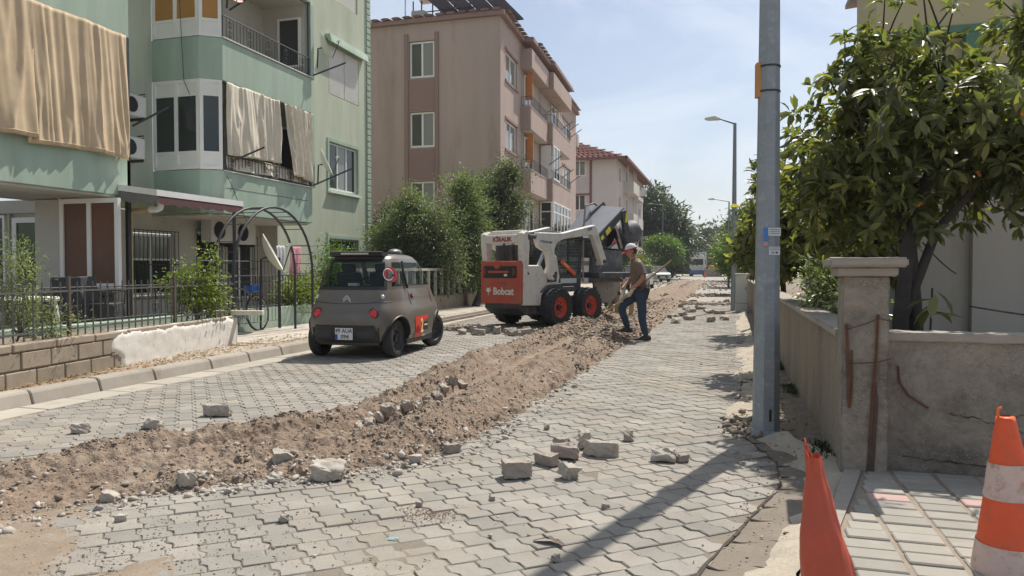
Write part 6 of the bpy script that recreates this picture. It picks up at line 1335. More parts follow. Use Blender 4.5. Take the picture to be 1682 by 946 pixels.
B().prism([(-.5, .8), (.5, .8), (.55, 1.7), (-.55, 1.7)], .3, 2.4, 'y').build('bonnet', ylw, ld, bevel=.06); B().box(-.75, -.5, 0, 2.6, .9, 1.5).box(.5, .75, 0, 2.6, .9, 1.5).build('loader_arms', ylw, ld)
B().box(-.75, .75, 2.4, 4.0, 1.2, 2.7).build('cab', gls, ld); B().box(-.85, .85, 2.3, 4.1, 2.7, 2.85).build('cab_roof', ylw, ld, bevel=.04); B().tube([(0, 2.8, 2.85), (0, 2.8, 3.05)], .09, 8).build('beacon', MATS['orange plastic'], ld)
for s in (-1, 1): B().lathe([(0, -.2), (.7, -.2), (.7, .2), (0, .2)], 20, 0, Matrix.Translation((s * 1.0, 3.4, .7)) @ Matrix.Rotation(R(90), 4, 'Y')).build('wheel', rub, ld); B().lathe([(0, -.15), (.45, -.15), (.45, .15), (0, .15)], 20, 0, Matrix.Translation((s * .9, .9, .45)) @ Matrix.Rotation(R(90), 4, 'Y')).build('wheel', rub, ld)
def pcar(loc, rz, col, label, rough=.35):
    t = thing('parked_car', label, 'car', loc, rz, 'cars parked on the left far down the street'); cm = M(col[0], col[1], rough, .06, 2, 0, 30, coat=.4)
    P = []
    for y, z0, z1, w_ in ((-2.1, .45, .72, .70), (-2.0, .3, .82, .80), (-1.2, .28, .92, .84), (0, .28, .95, .86), (1.2, .28, .97, .85), (1.95, .3, .95, .8), (2.1, .45, .85, .70)):
        P.append([(-w_, y, z0), (-w_ * 1.02, y, (z0 + z1) / 2), (-w_ * .95, y, z1), (w_ * .95, y, z1), (w_ * 1.02, y, (z0 + z1) / 2), (w_, y, z0)])
    b = B().grid(P, closed=True); b.add(P[0], [(5, 4, 3, 2, 1, 0)]); b.add(P[-1], [(0, 1, 2, 3, 4, 5)]); b.build('body', cm, t, smooth=50)
    b = B().grid([[(-.74, -1.15, .92), (.74, -1.15, .92), (.78, .2, .94), (.74, 1.75, .95), (-.74, 1.75, .95), (-.78, .2, .94)], [(-.58, -.45, 1.42), (.58, -.45, 1.42), (.60, .2, 1.46), (.58, 1.1, 1.42), (-.58, 1.1, 1.42), (-.60, .2, 1.46)]], closed=True); b.build('windows', gls, t, smooth=40)
    B().prism([(-.60, -.48), (.60, -.48), (.62, .3), (.60, 1.12), (-.60, 1.12), (-.62, .3)], 1.415, 1.47).build('roof', cm, t, bevel=.02)
    for s in (-1, 1):
        for y in (-1.3, 1.3): B().lathe([(0, -.1), (.31, -.1), (.31, .1), (0, .1)], 20, 0, Matrix.Translation((s * .76, y, .31)) @ Matrix.Rotation(R(90), 4, 'Y')).build('wheel', rub, t)
        B().box(s * .62 - .13, s * .62 + .13, -2.10, -2.02, .62, .74).build('headlight', rfm, t)
    B().box(-.45, .45, -2.13, -2.08, .38, .62).build('grille', blk_p, t); B().box(-.24, .24, -2.15, -2.13, .42, .52).build('number_plate', npw, t); return t
pcar((-5.35, 46.5, 0), 0, ('silver car paint', (.42, .42, .42)), 'silver car with dusty bonnet parked behind the worker')
pcar((-6.3, 70, .0), R(20), ('pale green car paint', (.35, .40, .36)), 'pale car half hidden in bushes beyond the silver car')
# ================================================================ the worker
wk = thing('person', 'worker in brown t-shirt, jeans and white-and-red cap, leaning on a long shovel', 'person', (-1.42, 13.3, 0))
wk.matrix_basis = Matrix.Translation((-1.42, 13.3, 0)) @ Matrix.Rotation(R(16.2), 4, 'Z')      # local -x is the way he faces, y is away from the street camera
skin_ = M('sunburnt skin', (.42, .20, .13), .55, .08, 8, .05, 90, obj=True); jean = M('dark blue denim', (.035, .055, .09), .9, .2, 8, .4, 120, dirt=(.07, .085, .11), dfac=.3, ds=6, obj=True); shirt = M('brown t shirt', (.155, .115, .085), .95, .12, 7, .5, 60, obj=True)
def skinned(name, joints, edges, mat, parent, root=0, sub=2):
    me = bpy.data.meshes.new(name); me.from_pydata([j[:3] for j in joints], edges, []); o = bpy.data.objects.new(name, me); C.objects.link(o)
    sm = o.modifiers.new('skin', 'SKIN'); 
    if not me.skin_vertices: me.skin_vertices.new()
    for i, j in enumerate(joints): me.skin_vertices[0].data[i].radius = (j[3], j[4] if len(j) > 4 else j[3])
    me.skin_vertices[0].data[root].use_root = True; sm.use_smooth_shade = True
    s = o.modifiers.new('sub', 'SUBSURF'); s.levels = s.render_levels = sub
    dg = bpy.context.evaluated_depsgraph_get(); m2 = bpy.data.meshes.new_from_object(o.evaluated_get(dg)); bpy.data.objects.remove(o); m2.name = name; m2.materials.clear(); m2.materials.append(mat)
    return link(name, m2, parent)
# body: pelvis, torso, neck, head, arms, legs (one surface)
J = [(-.08, .0, .92, .13, .12), (-.09, .0, 1.06, .105, .115), (-.10, .0, 1.22, .105, .125), (-.12, .0, 1.36, .08, .12), (-.165, 0, 1.44, .055), (-.20, 0, 1.52, .06),
     (-.11, -.17, 1.37, .062), (-.05, -.24, 1.12, .046), (-.19, -.20, .97, .036), (-.25, -.17, .935, .03),
     (-.12, .17, 1.37, .062), (-.16, .26, 1.13, .046), (-.33, .12, .97, .036), (-.39, .05, .915, .03),
     (-.07, -.09, .84, .095), (-.04, -.10, .50, .066), (-.05, -.10, .40, .062), (.03, -.10, .09, .042),
     (-.11, .09, .84, .095), (-.38, .09, .61, .068), (-.37, .09, .52, .060), (-.26, .09, .22, .042)]
Eb = [(0, 1), (1, 2), (2, 3), (3, 4), (4, 5), (3, 6), (6, 7), (7, 8), (8, 9), (3, 10), (10, 11), (11, 12), (12, 13), (0, 14), (14, 15), (15, 16), (16, 17), (0, 18), (18, 19), (19, 20), (20, 21)]
skinned('body', J, Eb, skin_, wk)
def grow(idx, d, ed, name, mat):
    m_ = {k: i for i, k in enumerate(idx)}; skinned(name, [(*J[k][:3], J[k][3] + d, (J[k][4] if len(J[k]) > 4 else J[k][3]) + d) for k in idx], [(m_[a], m_[b]) for a, b in ed], mat, wk, root=0)
grow([0, 14, 15, 16, 17, 18, 19, 20, 21], .014, [(0, 14), (14, 15), (15, 16), (16, 17), (0, 18), (18, 19), (19, 20), (20, 21)], 'jeans', jean)
rows_ = [(.925, -.078, .150, .148), (1.0, -.084, .138, .148), (1.1, -.092, .128, .150), (1.2, -.10, .132, .168), (1.3, -.112, .132, .192), (1.37, -.122, .118, .205), (1.41, -.135, .098, .175), (1.44, -.15, .078, .11), (1.462, -.162, .066, .072)]
P = [[(cx + rx * math.cos(a_) * (1 + .05 * float(fbm(np.array(a_ * 2.), np.array(z * 14.), 3))), ry * math.sin(a_) * (1 + .04 * float(fbm(np.array(a_ * 3.), np.array(z * 17.), 3))), z + .012 * math.sin(3 * a_) * (z < .95)) for a_ in [2 * math.pi * k / 32 for k in range(32)]] for z, cx, rx, ry in rows_]
b = B().grid(P, closed=True)
for s_, e_, w_ in ((-.13, -.068, -.235), (.13, -.145, .238)):
    c0, c1 = Vector((-.118, s_, 1.355)), Vector((e_, w_, 1.17)); b.tube([c0, c0.lerp(c1, .3) + Vector((0, .012 * (1 if s_ > 0 else -1), .012)), c0.lerp(c1, .65), c1], [.082, .084, .074, .070], 16)
b.build('t_shirt', shirt, wk, smooth=70)
B().tube([(-.08 + .146 * math.cos(a), .136 * math.sin(a), .945) for a in [k * .3 for k in range(21)]], .018, 6, closed=True).build('belt', M('belt leather', (.05, .03, .02), .6), wk, smooth=50)
# head
Hd = Matrix.Translation((-.225, 0, 1.60)) @ Matrix.Rotation(R(-16), 4, 'Y')
b = B(); P = []
for i in range(15):
    ph = math.pi * i / 14; row = []
    for j in range(20):
        th = 2 * math.pi * j / 20; x, y, z = math.sin(ph) * math.cos(th), math.sin(ph) * math.sin(th), math.cos(ph)
        X = x * .098; Y = y * .076; Z = z * .118
        if z < 0: X *= 1 + .25 * z * (x > 0); Y *= 1 + .22 * z; X -= .012 * (-z)
        if x < -.6 and abs(y) < .35: X -= .004
        row.append(tuple(Hd @ Vector((X, Y, Z))))
    P.append(row)
b.grid(P, closed=True); b.build('head', skin_, wk, smooth=80)
B().add([tuple(Hd @ Vector(p)) for p in ((-.092, 0, .02), (-.094, .014, -.028), (-.094, -.014, -.028), (-.122, 0, -.022), (-.088, 0, -.038))], [(0, 1, 3), (0, 3, 2), (1, 4, 3), (3, 4, 2)]).build('nose', skin_, wk, smooth=80)
B().tube([Hd @ Vector((-.088, -.022, -.062)), Hd @ Vector((-.095, 0, -.060)), Hd @ Vector((-.088, .022, -.062))], .005, 6).build('mouth', M('lips', (.30, .10, .08), .6), wk, smooth=60)
for s in (-1, 1):
    B().ball(tuple(Hd @ Vector((-.083, s * .030, .008))), .011, 10, 6).build('eye', M('eye dark', (.03, .02, .015), .3), wk, smooth=80)
    B().ball(tuple(Hd @ Vector((.005, s * .077, -.01))), (.020, .010, .030), 10, 8).build('ear', skin_, wk, smooth=80)
b = B()
for i in range(6):
    for j in range(13):
        th = R(-95 + 190 * j / 12); z = .02 - .075 * i / 5; rr = 1.03 - .06 * i / 5
        b.v.append(tuple(Hd @ Vector((.098 * rr * math.cos(th), .079 * rr * math.sin(th), z))))
for i in range(5):
    for j in range(12): b.f.append((i * 13 + j, i * 13 + j + 1, (i + 1) * 13 + j + 1, (i + 1) * 13 + j)); b.m.append(0)
b.build('hair', M('dark brown hair', (.045, .030, .022), .8, .2, 40, .4, 150), wk, smooth=60)
cpw = M('cap white', (.62, .61, .60), .8, .08, 10, .2, 90, dirt=(.45, .42, .38), dfac=.3, ds=20, obj=True); cpr = M('cap red', (.50, .04, .05), .7)
b = B(); P = []
for i in range(9):
    ph = R(90 * i / 8); P.append([tuple(Hd @ Vector((.112 * math.sin(ph) * math.cos(t) + .004, .092 * math.sin(ph) * math.sin(t), .028 + .112 * math.cos(ph)))) for t in [2 * math.pi * j / 22 for j in range(22)]])
cap = b.grid(P, closed=True).build('cap', cpw, wk, smooth=80)
B().lathe([(.109, .0), (.114, .0), (.114, .022), (.109, .022)], 22, 0, Hd @ Matrix.Translation((.004, 0, .026)) @ Matrix.Diagonal((1, .83, 1, 1))).build('cap_band', cpr, cap, smooth=50)
b = B(); P = []
for i in range(5):
    f = i / 4; P.append([tuple(Hd @ Vector((-.095 - .105 * f * (1 - .55 * (y / .075) ** 2), y, .03 - .025 * f - .02 * (y / .075) ** 2))) for y in [-.075 + .15 * j / 8 for j in range(9)]])
o = b.grid(P).build('cap_peak', cpr, cap, smooth=80); md = o.modifiers.new('t', 'SOLIDIFY'); md.thickness = .006
# gloves: palm, four curled fingers and a thumb on each hand, closed round the handle
glv = M('cream glove', (.60, .55, .42), .9, .1, 12, .3, 80)
hA, hB = Vector((-.72, .02, .46)), Vector((.34, -.05, 1.32)); ax_ = (hB - hA).normalized()
# shovel handle passes through both hands
def hand(c, side, wrist):
    c = Vector(c); g = (c - Vector(wrist)).normalized(); n = ax_.cross(g).normalized()
    Jh = [(*(c - g * .065), .026), (*(c - g * .025 + n * .012), .030, .036)]; Eh = [(0, 1)]
    skinned('palm', Jh, Eh, glv, wk, sub=2)
    for k in range(4):
        o_ = ax_ * (.030 - .020 * k); L_ = (.9, 1, .95, .8)[k]; p0 = c - g * .02 + o_ + n * .022
        pts = [p0, p0 + g * .026 * L_ + n * .006, p0 + g * .044 * L_ - n * .014, p0 + g * .034 * L_ - n * .040, p0 + g * .010 - n * .046]
        skinned('finger', [(*p, .0105 - .0006 * i) for i, p in enumerate(pts)], [(i, i + 1) for i in range(4)], glv, wk, sub=1)
    p0 = c - g * .045 - n * .006 + ax_ * .028; pts = [p0, p0 + ax_ * .014 - n * .020 + g * .012, p0 + ax_ * .004 - n * .034 + g * .034]
    skinned('thumb', [(*p, .012 - .001 * i) for i, p in enumerate(pts)], [(0, 1), (1, 2)], glv, wk, sub=1)
h1 = hA + ax_ * ((-.29 - hA.x) / ax_.x); h2 = hA + ax_ * ((-.43 - hA.x) / ax_.x)
hand(h1, -1, (-.21, -.19, .96)); hand(h2, 1, (-.35, .10, .96))
B().tube([(-.20, -.195, .965), h1 - Vector((-.03, 0, .0))], [.040, .034], 10).tube([(-.33, .12, .97), h2 - Vector((-.03, -.01, 0))], [.040, .034], 10).build('glove_cuff', glv, wk, smooth=50)
# boots
for (x, y, z, p_) in ((.03, -.10, 0, 0), (-.27, .09, .13, R(4))):
    b = B(); Tb = Matrix.Translation((x, y, z)) @ Matrix.Rotation(p_, 4, 'Y')
    b.grid([[tuple(Tb @ Vector((px, w_ * math.cos(t), h0 + hh * max(-.15, math.sin(t))))) for t in [2 * math.pi * j / 14 for j in range(14)]] for px, w_, h0, hh in ((.085, .02, .04, .03), (.075, .038, .03, .07), (.02, .045, .025, .105), (-.06, .046, .025, .075), (-.15, .05, .022, .045), (-.20, .042, .02, .032), (-.225, .012, .02, .01))], closed=True)
    b.build('shoe', M('black shoe', (.035, .033, .032), .7, .2, 12, .2, 70), wk, smooth=60)
sv = thing('shovel', 'long wooden-handled shovel held by the worker, blade by the loader wheel', 'shovel', (-1.42, 13.3, .5)); sv.matrix_basis = Matrix.Translation((-1.42, 13.3, 0)) @ Matrix.Rotation(R(16.2), 4, 'Z')
wood = M('worn ash wood', (.36, .25, .13), .75, .15, 12, .2, 80)
B().tube([hA, hB + ax_ * .18], .017, 10).build('handle', wood, sv, smooth=50)
b = B(); xd = ax_; yd = Vector((0, 1, 0)); P = []
for i in range(7):
    f = i / 6; wv = .12 * (1 - f ** 3 * .75); P.append([tuple(hA - xd * (.02 + .26 * f) + yd * (wv * (2 * j / 8 - 1)) + Vector((0, 0, 1)) * (.02 * (2 * j / 8 - 1) ** 2 - .03 * f)) for j in range(9)])
o = b.grid(P).build('blade', M('worn steel', (.22, .20, .18), .5, .2, 8, .2, 60, metal=.6), sv, smooth=60); md = o.modifiers.new('t', 'SOLIDIFY'); md.thickness = .004
# ================================================================ TREES AND PLANTS
def unit(rs, n): v = rs.randn(n, 3); return v / np.linalg.norm(v, axis=1)[:, None]
def clusters(blobs, n, rs, shell=.55, rag=.25):
    w_ = np.array([b[3] * b[4] * b[5] for b in blobs]) ** .8; k = rs.choice(len(blobs), n, p=w_ / w_.sum()); A = np.array([b[:6] for b in blobs])[k]
    d = unit(rs, n); r = (shell + (1 - shell) * rs.rand(n)) * (1 + rag * rs.randn(n)).clip(.5, 1.5)
    r = np.where(rs.rand(n) < .25, rs.rand(n) ** .5 * shell, r); return A[:, :3] + d * A[:, 3:6] * r[:, None], d
def leafmesh(name, P, D, L_, W_, mat, rs, parent=None, curve=.25, fold=.25, kind='stuff', split=False):
    """P bases (n,3), D directions (n,3): folded, curved leaves as one mesh"""
    n = len(P); up = np.tile([0, 0, 1.], (n, 1)) + .6 * rs.randn(n, 3); S = np.cross(D, up); S /= np.linalg.norm(S, axis=1)[:, None] + 1e-9; Nn = np.cross(S, D)
    L_ = L_ * rs.uniform(.65, 1.25, n)[:, None]; W_ = W_ * rs.uniform(.75, 1.2, n)[:, None]; f = fold
    dn = -Nn * (curve * L_)
    if split:
        rows = [P, P + D * L_ * .35 + S * W_ * .42 + Nn * W_ * f, P + D * L_ * .7 + S * W_ * .5 + dn * .35 + Nn * W_ * f, P + D * L_ + dn, P + D * L_ * .7 - S * W_ * .5 + dn * .35 + Nn * W_ * f, P + D * L_ * .35 - S * W_ * .42 + Nn * W_ * f, P + D * L_ * .5 + dn * .12]
        V = np.stack(rows, 1).reshape(-1, 3); t = np.array([(0, 6, 1), (1, 6, 2), (2, 6, 3), (0, 5, 6), (5, 4, 6), (4, 3, 6)]); F = (t[None] + (np.arange(n) * 7)[:, None, None]).reshape(-1, 3)
    else:
        V = np.stack([P, P + D * L_ * .5 + S * W_ * .5, P + D * L_ + dn, P + D * L_ * .5 - S * W_ * .5], 1).reshape(-1, 3); t = np.array([(0, 1, 2), (0, 2, 3)]); F = (t[None] + (np.arange(n) * 4)[:, None, None]).reshape(-1, 3)
    return npmesh(name, V, F, mat)
def crown(parent, blobs, ncl, per, clr, L_, W_, mat, seed, name='crown', shell=.55, rag=.2, upb=.0, kind=None, split=False, curve=.25):
    rs = np.random.RandomState(seed); c, d = clusters(blobs, ncl, rs, shell, rag); k = np.repeat(np.arange(ncl), per); n = len(k)
    off = rs.randn(n, 3) * clr * np.array([1, 1, .85]); P = c[k] + off
    D = off / (np.linalg.norm(off, axis=1)[:, None] + 1e-9) + .5 * d[k] + rs.randn(n, 3) * .55; D[:, 2] += upb; D /= np.linalg.norm(D, axis=1)[:, None]
    o = link(name, leafmesh(name, P, D, L_, W_, mat, rs, curve=curve, split=split), parent, kind); return o, c
def limbs(parent, base, tips, r, mat, seed, name='trunk', fork=.35, wob=.08):
    """trunk rising from base, splitting into limbs that reach the given tips"""
    q = random.Random(seed); b = B(); base = Vector(base); cen = Vector(np.mean(tips, axis=0)) if len(tips) else base + Vector((0, 0, 1))
    f = base.lerp(Vector((cen.x, cen.y, cen.z)), fork); f.x += q.uniform(-wob, wob); b.tube([base, base.lerp(f, .5) + Vector((q.uniform(-wob, wob), q.uniform(-wob, wob), 0)), f], [r, r * .85, r * .75], 9)
    for t in tips:
        t = Vector(t); m = f.lerp(t, .5) + Vector((q.uniform(-1, 1), q.uniform(-1, 1), q.uniform(-.3, 1))) * wob * 1.6; m2 = f.lerp(t, .8) + Vector((q.uniform(-1, 1), q.uniform(-1, 1), q.uniform(-.3, 1))) * wob
        b.tube([f - Vector((0, 0, r * .3)), f.lerp(m, .5), m, m2, t], [r * .6, r * .5, r * .36, r * .24, r * .08], 6)
    return b.build(name, mat, parent, smooth=60)
bark = M('grey bark', (.17, .135, .10), .95, .3, 9, .8, 50); barkd = M('dark bark', (.055, .045, .038), .95, .3, 9, .8, 50)
lf_ol = leafmat('olive leaf', (.085, .11, .06), (.18, .205, .13), (.28, .30, .23)); lf_ol2 = leafmat('fresh olive leaf', (.085, .115, .055), (.18, .215, .12), (.28, .30, .22)); lf_dk = leafmat('dark evergreen leaf', (.028, .05, .022), (.06, .09, .038), tr=.2)
lf_yg = leafmat('yellow green leaf', (.09, .14, .025), (.21, .24, .05)); lf_lq = leafmat('loquat leaf', (.08, .095, .036), (.17, .18, .07), (.34, .30, .12), rough=.42, tr=.42); lf_br = leafmat('bright green leaf', (.07, .125, .03), (.14, .21, .06))
def tree(name, label, cat, base, blobs, ncl, per, clr, L_, W_, mat, seed, r=.07, bk=bark, ntips=9, group=None, **kw):
    t = thing(name, label, cat, base, group=group, world=True); o, c = crown(t, blobs, ncl, per, clr, L_, W_, mat, seed, **kw)
    i = np.random.RandomState(seed).choice(len(c), min(ntips, len(c)), replace=False); limbs(t, base, [tuple(c[k]) for k in i], r, bk, seed); return t
tree('olive_tree', 'wide grey-green olive bush right behind the small car', 'tree', (-8.55, 20.3, .1), [(-8.65, 20.2, 2.2, 1.0, .9, 1.25), (-9.5, 20, 1.9, .75, .7, 1.1), (-8.0, 20.4, 1.9, .6, .7, 1.1), (-8.9, 20.1, 3.0, .5, .5, .65), (-9.3, 20.2, 2.7, .4, .4, .5), (-8.7, 20.2, 1.15, 1.3, .8, .6)], 1000, 40, .13, .10, .032, lf_ol, 21, r=.09, shell=.25, rag=.32)
tree('olive_tree', 'taller green olive bush in the middle, left of the loader', 'tree', (-7.85, 21.9, .1), [(-7.9, 22, 2.7, .75, .8, 1.35), (-7.75, 22, 1.7, .65, .7, .9), (-8.0, 22.1, 3.7, .45, .5, .65), (-7.7, 22, 1.3, .7, .7, .6)], 900, 40, .13, .10, .032, lf_ol2, 22, r=.08, shell=.25, rag=.32)
tree('olive_tree', 'darker leaning olive tree directly above the back of the loader', 'tree', (-7.45, 21.6, .1), [(-7.65, 25, 3.6, .9, .9, 1.35), (-7.9, 24.6, 2.4, .8, .8, 1.0), (-7.45, 25.2, 4.6, .6, .6, .65), (-7.3, 25.2, 3.3, .55, .6, .9), (-8.3, 24.2, 3.2, .7, .7, 1.1)], 900, 40, .14, .11, .035, leafmat('dark olive leaf', (.06, .08, .042), (.13, .155, .09), (.22, .24, .17), tr=.3), 23, shell=.25, rag=.32, r=.13, bk=barkd, ntips=10)  # leaf colours darker than on the other olive trees
tree('citrus_tree', 'bright green leafy citrus beside the corner of the green building', 'tree', (-10.1, 21.4, .1), [(-10.1, 21.4, 1.9, .6, .6, .8)], 200, 36, .16, .12, .055, lf_br, 24, r=.04)
tree('laurel_tree', 'dark laurel behind the olive bush, touching the green building corner', 'tree', (-10.6, 23.2, .1), [(-10.7, 23.4, 2.2, 1.0, .9, 1.2)], 360, 50, .18, .12, .05, lf_dk, 25, r=.06)
tree('shrub', 'leafy green shrub inside the garden arch behind the washing line', 'shrub', (-8.95, 14.0, .4), [(-8.85, 14.1, .78, .32, .42, .42), (-8.8, 13.6, .7, .25, .3, .35)], 130, 30, .10, .075, .03, lf_yg, 26, r=.025)
tree('shrub', 'green shrub between the garden arch and the small car', 'shrub', (-8.9, 15.6, .4), [(-8.95, 15.7, 1.1, .4, .6, .85)], 150, 32, .11, .08, .032, lf_br, 27, r=.025)
tree('olive_sapling', 'slender silvery olive sapling behind the iron fence at the left edge', 'tree', (-7.25, 6.1, .42), [(-7.3, 6.15, 1.0, .22, .25, .45), (-7.2, 6.1, 1.45, .13, .14, .32), (-7.0, 6.2, .72, .3, .3, .28), (-7.45, 6.1, .9, .2, .2, .3)], 190, 22, .06, .05, .011, leafmat('silver leaf', (.10, .13, .07), (.23, .25, .15), (.36, .36, .25)), 28, r=.016, ntips=14, upb=.5)
tree('shrub', 'loose yellow-green shrub growing through the iron fence', 'shrub', (-7.5, 9.1, .42), [(-7.45, 9.1, 1.05, .28, .38, .38), (-7.4, 9.3, 1.5, .10, .14, .22), (-7.5, 8.85, .95, .2, .2, .25), (-7.4, 9.4, .8, .2, .2, .3)], 170, 18, .07, .055, .028, lf_yg, 29, r=.018, ntips=16)
tree('pine_tree', 'large dark rounded tree beyond the pale building with the red roof', 'tree', (-9.4, 88, 0), [(-9.0, 88, 6.0, 3.4, 3.6, 3.8), (-11.0, 87, 5.0, 2.4, 2.4, 3.0), (-6.6, 87, 4.8, 2.4, 2.5, 3.1), (-9.0, 86, 3.0, 3.6, 2.0, 2.4)], 1100, 60, .5, .6, .2, leafmat('pine leaf', (.035, .06, .035), (.07, .10, .055), tr=.2), 30, r=.3, bk=barkd)
tree('acacia_tree', 'light green feathery tree beside the parked cars left of the truck', 'tree', (-7.0, 80, 0), [(-6.7, 80, 3.0, 1.9, 1.8, 1.4), (-7.6, 79, 2.2, 1.2, 1.2, 1.0)], 340, 44, .3, .36, .13, lf_br, 31, r=.12)
tree('shrub', 'small yellow-green bush above the silver parked car', 'shrub', (-6.75, 60, 0), [(-6.7, 60, 1.35, .7, .7, .8)], 90, 30, .2, .18, .07, lf_yg, 32, r=.05)
tree('shrub', 'dark bush behind the silver parked car', 'shrub', (-7.6, 64, 0), [(-7.5, 64, 1.6, 1.4, 1.4, 1.4)], 140, 34, .25, .2, .07, lf_dk, 33, r=.07)
for k, (x, y, rr, h, m_) in enumerate(((-9.5, 150, 4, 8.6, lf_dk), (-3.5, 165, 4.5, 9.2, lf_dk), (1.5, 160, 4.5, 9.5, lf_dk), (6.5, 158, 4.5, 9.5, lf_dk))):
    tree('broadleaf_tree', ['dark tree closing the street end behind the flats', 'dark tree closing the street end above the truck', 'dark tree closing the street end above the yellow backhoe', 'dark tree at the street end, rightmost of the row'][k], 'tree', (x, y, 0), [(x, y, h * .52, rr, rr, h * .46)], 420, 44, .7, 1.0, .4, m_, 40 + k, r=.3, group='trees closing the end of the street')
tree('broadleaf_tree', 'grey-green tree overhanging the right side of the far street', 'tree', (2.2, 78, 0), [(1.9, 78, 3.7, 2.8, 2.8, 2.1), (.6, 77, 3.0, 1.6, 1.8, 1.4), (2.5, 72, 3.2, 2, 2, 2)], 700, 50, .34, .36, .13, lf_ol, 50, r=.2)
tree('broadleaf_tree', 'tall olive-coloured tree behind the street lamp on the right', 'tree', (1.8, 52, 0), [(1.5, 52, 3.4, 1.7, 1.8, 1.9), (1.2, 50, 2.2, 1.3, 1.3, 1.2)], 600, 50, .26, .26, .09, leafmat('grey green leaf', (.06, .085, .04), (.13, .15, .08), tr=.3), 51, r=.14)
tree('shrub', 'bright green bush beside the cabinet, right of the street lamp', 'shrub', (1.25, 30, .3), [(1.1, 30, 1.75, .75, 1.0, .85), (1.4, 28.6, 1.4, .6, .8, .7)], 420, 40, .16, .13, .055, lf_yg, 52, r=.05)
tree('shrub', 'light green bush further along, left of the street lamp post', 'shrub', (1.0, 37, .3), [(.55, 37, 1.9, .95, 1.2, .95)], 320, 40, .18, .15, .06, lf_br, 53, r=.05)
# loquat trees: rosettes of long drooping leaves
lq1 = npmesh('leaf', *(lambda: (np.array([(0, 0, 0), (.07, .030, .006), (.15, .034, -.008), (.215, 0, -.05), (.15, -.034, -.008), (.07, -.030, .006), (.10, 0, -.008)], float), np.array([(0, 6, 1), (1, 6, 2), (2, 6, 3), (0, 5, 6), (5, 4, 6), (4, 3, 6)])))(), lf_lq)
def loquat(label, base, stems, blobs, nro, seed, L_=.19, parts=0, fruit=0, group=None, top=()):
    t = thing('loquat_tree', label, 'tree', base, group=group, world=True); rs = np.random.RandomState(seed); c, d = clusters(blobs, nro, rs, .5, .16)
    if len(top): c = np.vstack([c, np.array(top)]); d = np.vstack([d, np.tile([0, 0, 1.], (len(top), 1))]); nro = len(c)
    ax = d + np.array([0, 0, .55]) + .35 * rs.randn(nro, 3); ax /= np.linalg.norm(ax, axis=1)[:, None]
    per = rs.randint(8, 14, nro); k = np.repeat(np.arange(nro), per); n = len(k); v = unit(rs, n); v -= ax[k] * (v * ax[k]).sum(1)[:, None]; v /= np.linalg.norm(v, axis=1)[:, None]
    el = rs.uniform(-.35, .95, n)[:, None]; D = v + ax[k] * el; D[:, 2] -= .18; D /= np.linalg.norm(D, axis=1)[:, None]; P = c[k] + ax[k] * (rs.uniform(-.05, .03, n)[:, None]) + v * .01
    if parts:
        dist = np.linalg.norm(P - np.array([0, 0, 1.3]), axis=1); order = np.argsort(dist); near = order[:parts]; rest = order[parts:]
        inv = t.matrix_basis.inverted()
        for i in near:
            x = Vector(D[i]); zz = Vector(ax[k[i]]) + Vector(rs.randn(3) * .2); y = zz.cross(x).normalized(); z = x.cross(y); m_ = Matrix((x, y, z)).transposed().to_4x4() @ Matrix.Scale(float(L_ / .215 * rs.uniform(.7, 1.2)), 4); m_.translation = Vector(P[i])
            o = link('leaf', lq1, t); o.matrix_basis = m_
        P, D = P[rest], D[rest]
    link('crown', leafmesh('crown', P, D, L_, L_ * .33, lf_lq, rs, split=True, curve=.3, fold=.16), t, 'stuff')
    b = B(); q = random.Random(seed)
    for st, r in stems: b.tube(st, [r * (1 - .35 * i / (len(st) - 1)) for i in range(len(st))], 10)
    forks = [Vector(st[-1]) for st, r in stems] + [Vector(st[-2]) for st, r in stems]
    idx = list(range(0, nro, max(1, nro // 70))) + list(range(nro - len(top), nro))
    for i in idx:
        tp = Vector(c[i]); f = min(forks, key=lambda z: (z - tp).length + q.uniform(0, .4)); m_ = f.lerp(tp, .5) + Vector((q.uniform(-.1, .1), q.uniform(-.1, .1), q.uniform(0, .12))); b.tube([f, f.lerp(m_, .6), m_, m_.lerp(tp, .6) + Vector((0, 0, .02)), tp], [.020, .014, .009, .007, .005], 6)
    b.build('trunk', barkd, t, smooth=60)
    fm_ = M('orange fruit', (.68, .27, .045), .5, .15, 20, .05, 60, rn=.1); fme = B().ball((0, 0, 0), (.018, .018, .022), 10, 7).mesh('fruit', fm_, 80)
    ii = [i for i in np.argsort(c[:, 1] - .3 * d[:, 1])[:nro // 2]]; q.shuffle(ii)
    for i in ii[:fruit]:
        for j in range(q.randint(2, 4)): o = link('fruit', fme, t); o.matrix_basis = Matrix.Translation(Vector(c[i]) + Vector((q.uniform(-.035, .035), q.uniform(-.06, -.02), q.uniform(-.06, .01))))
    return t
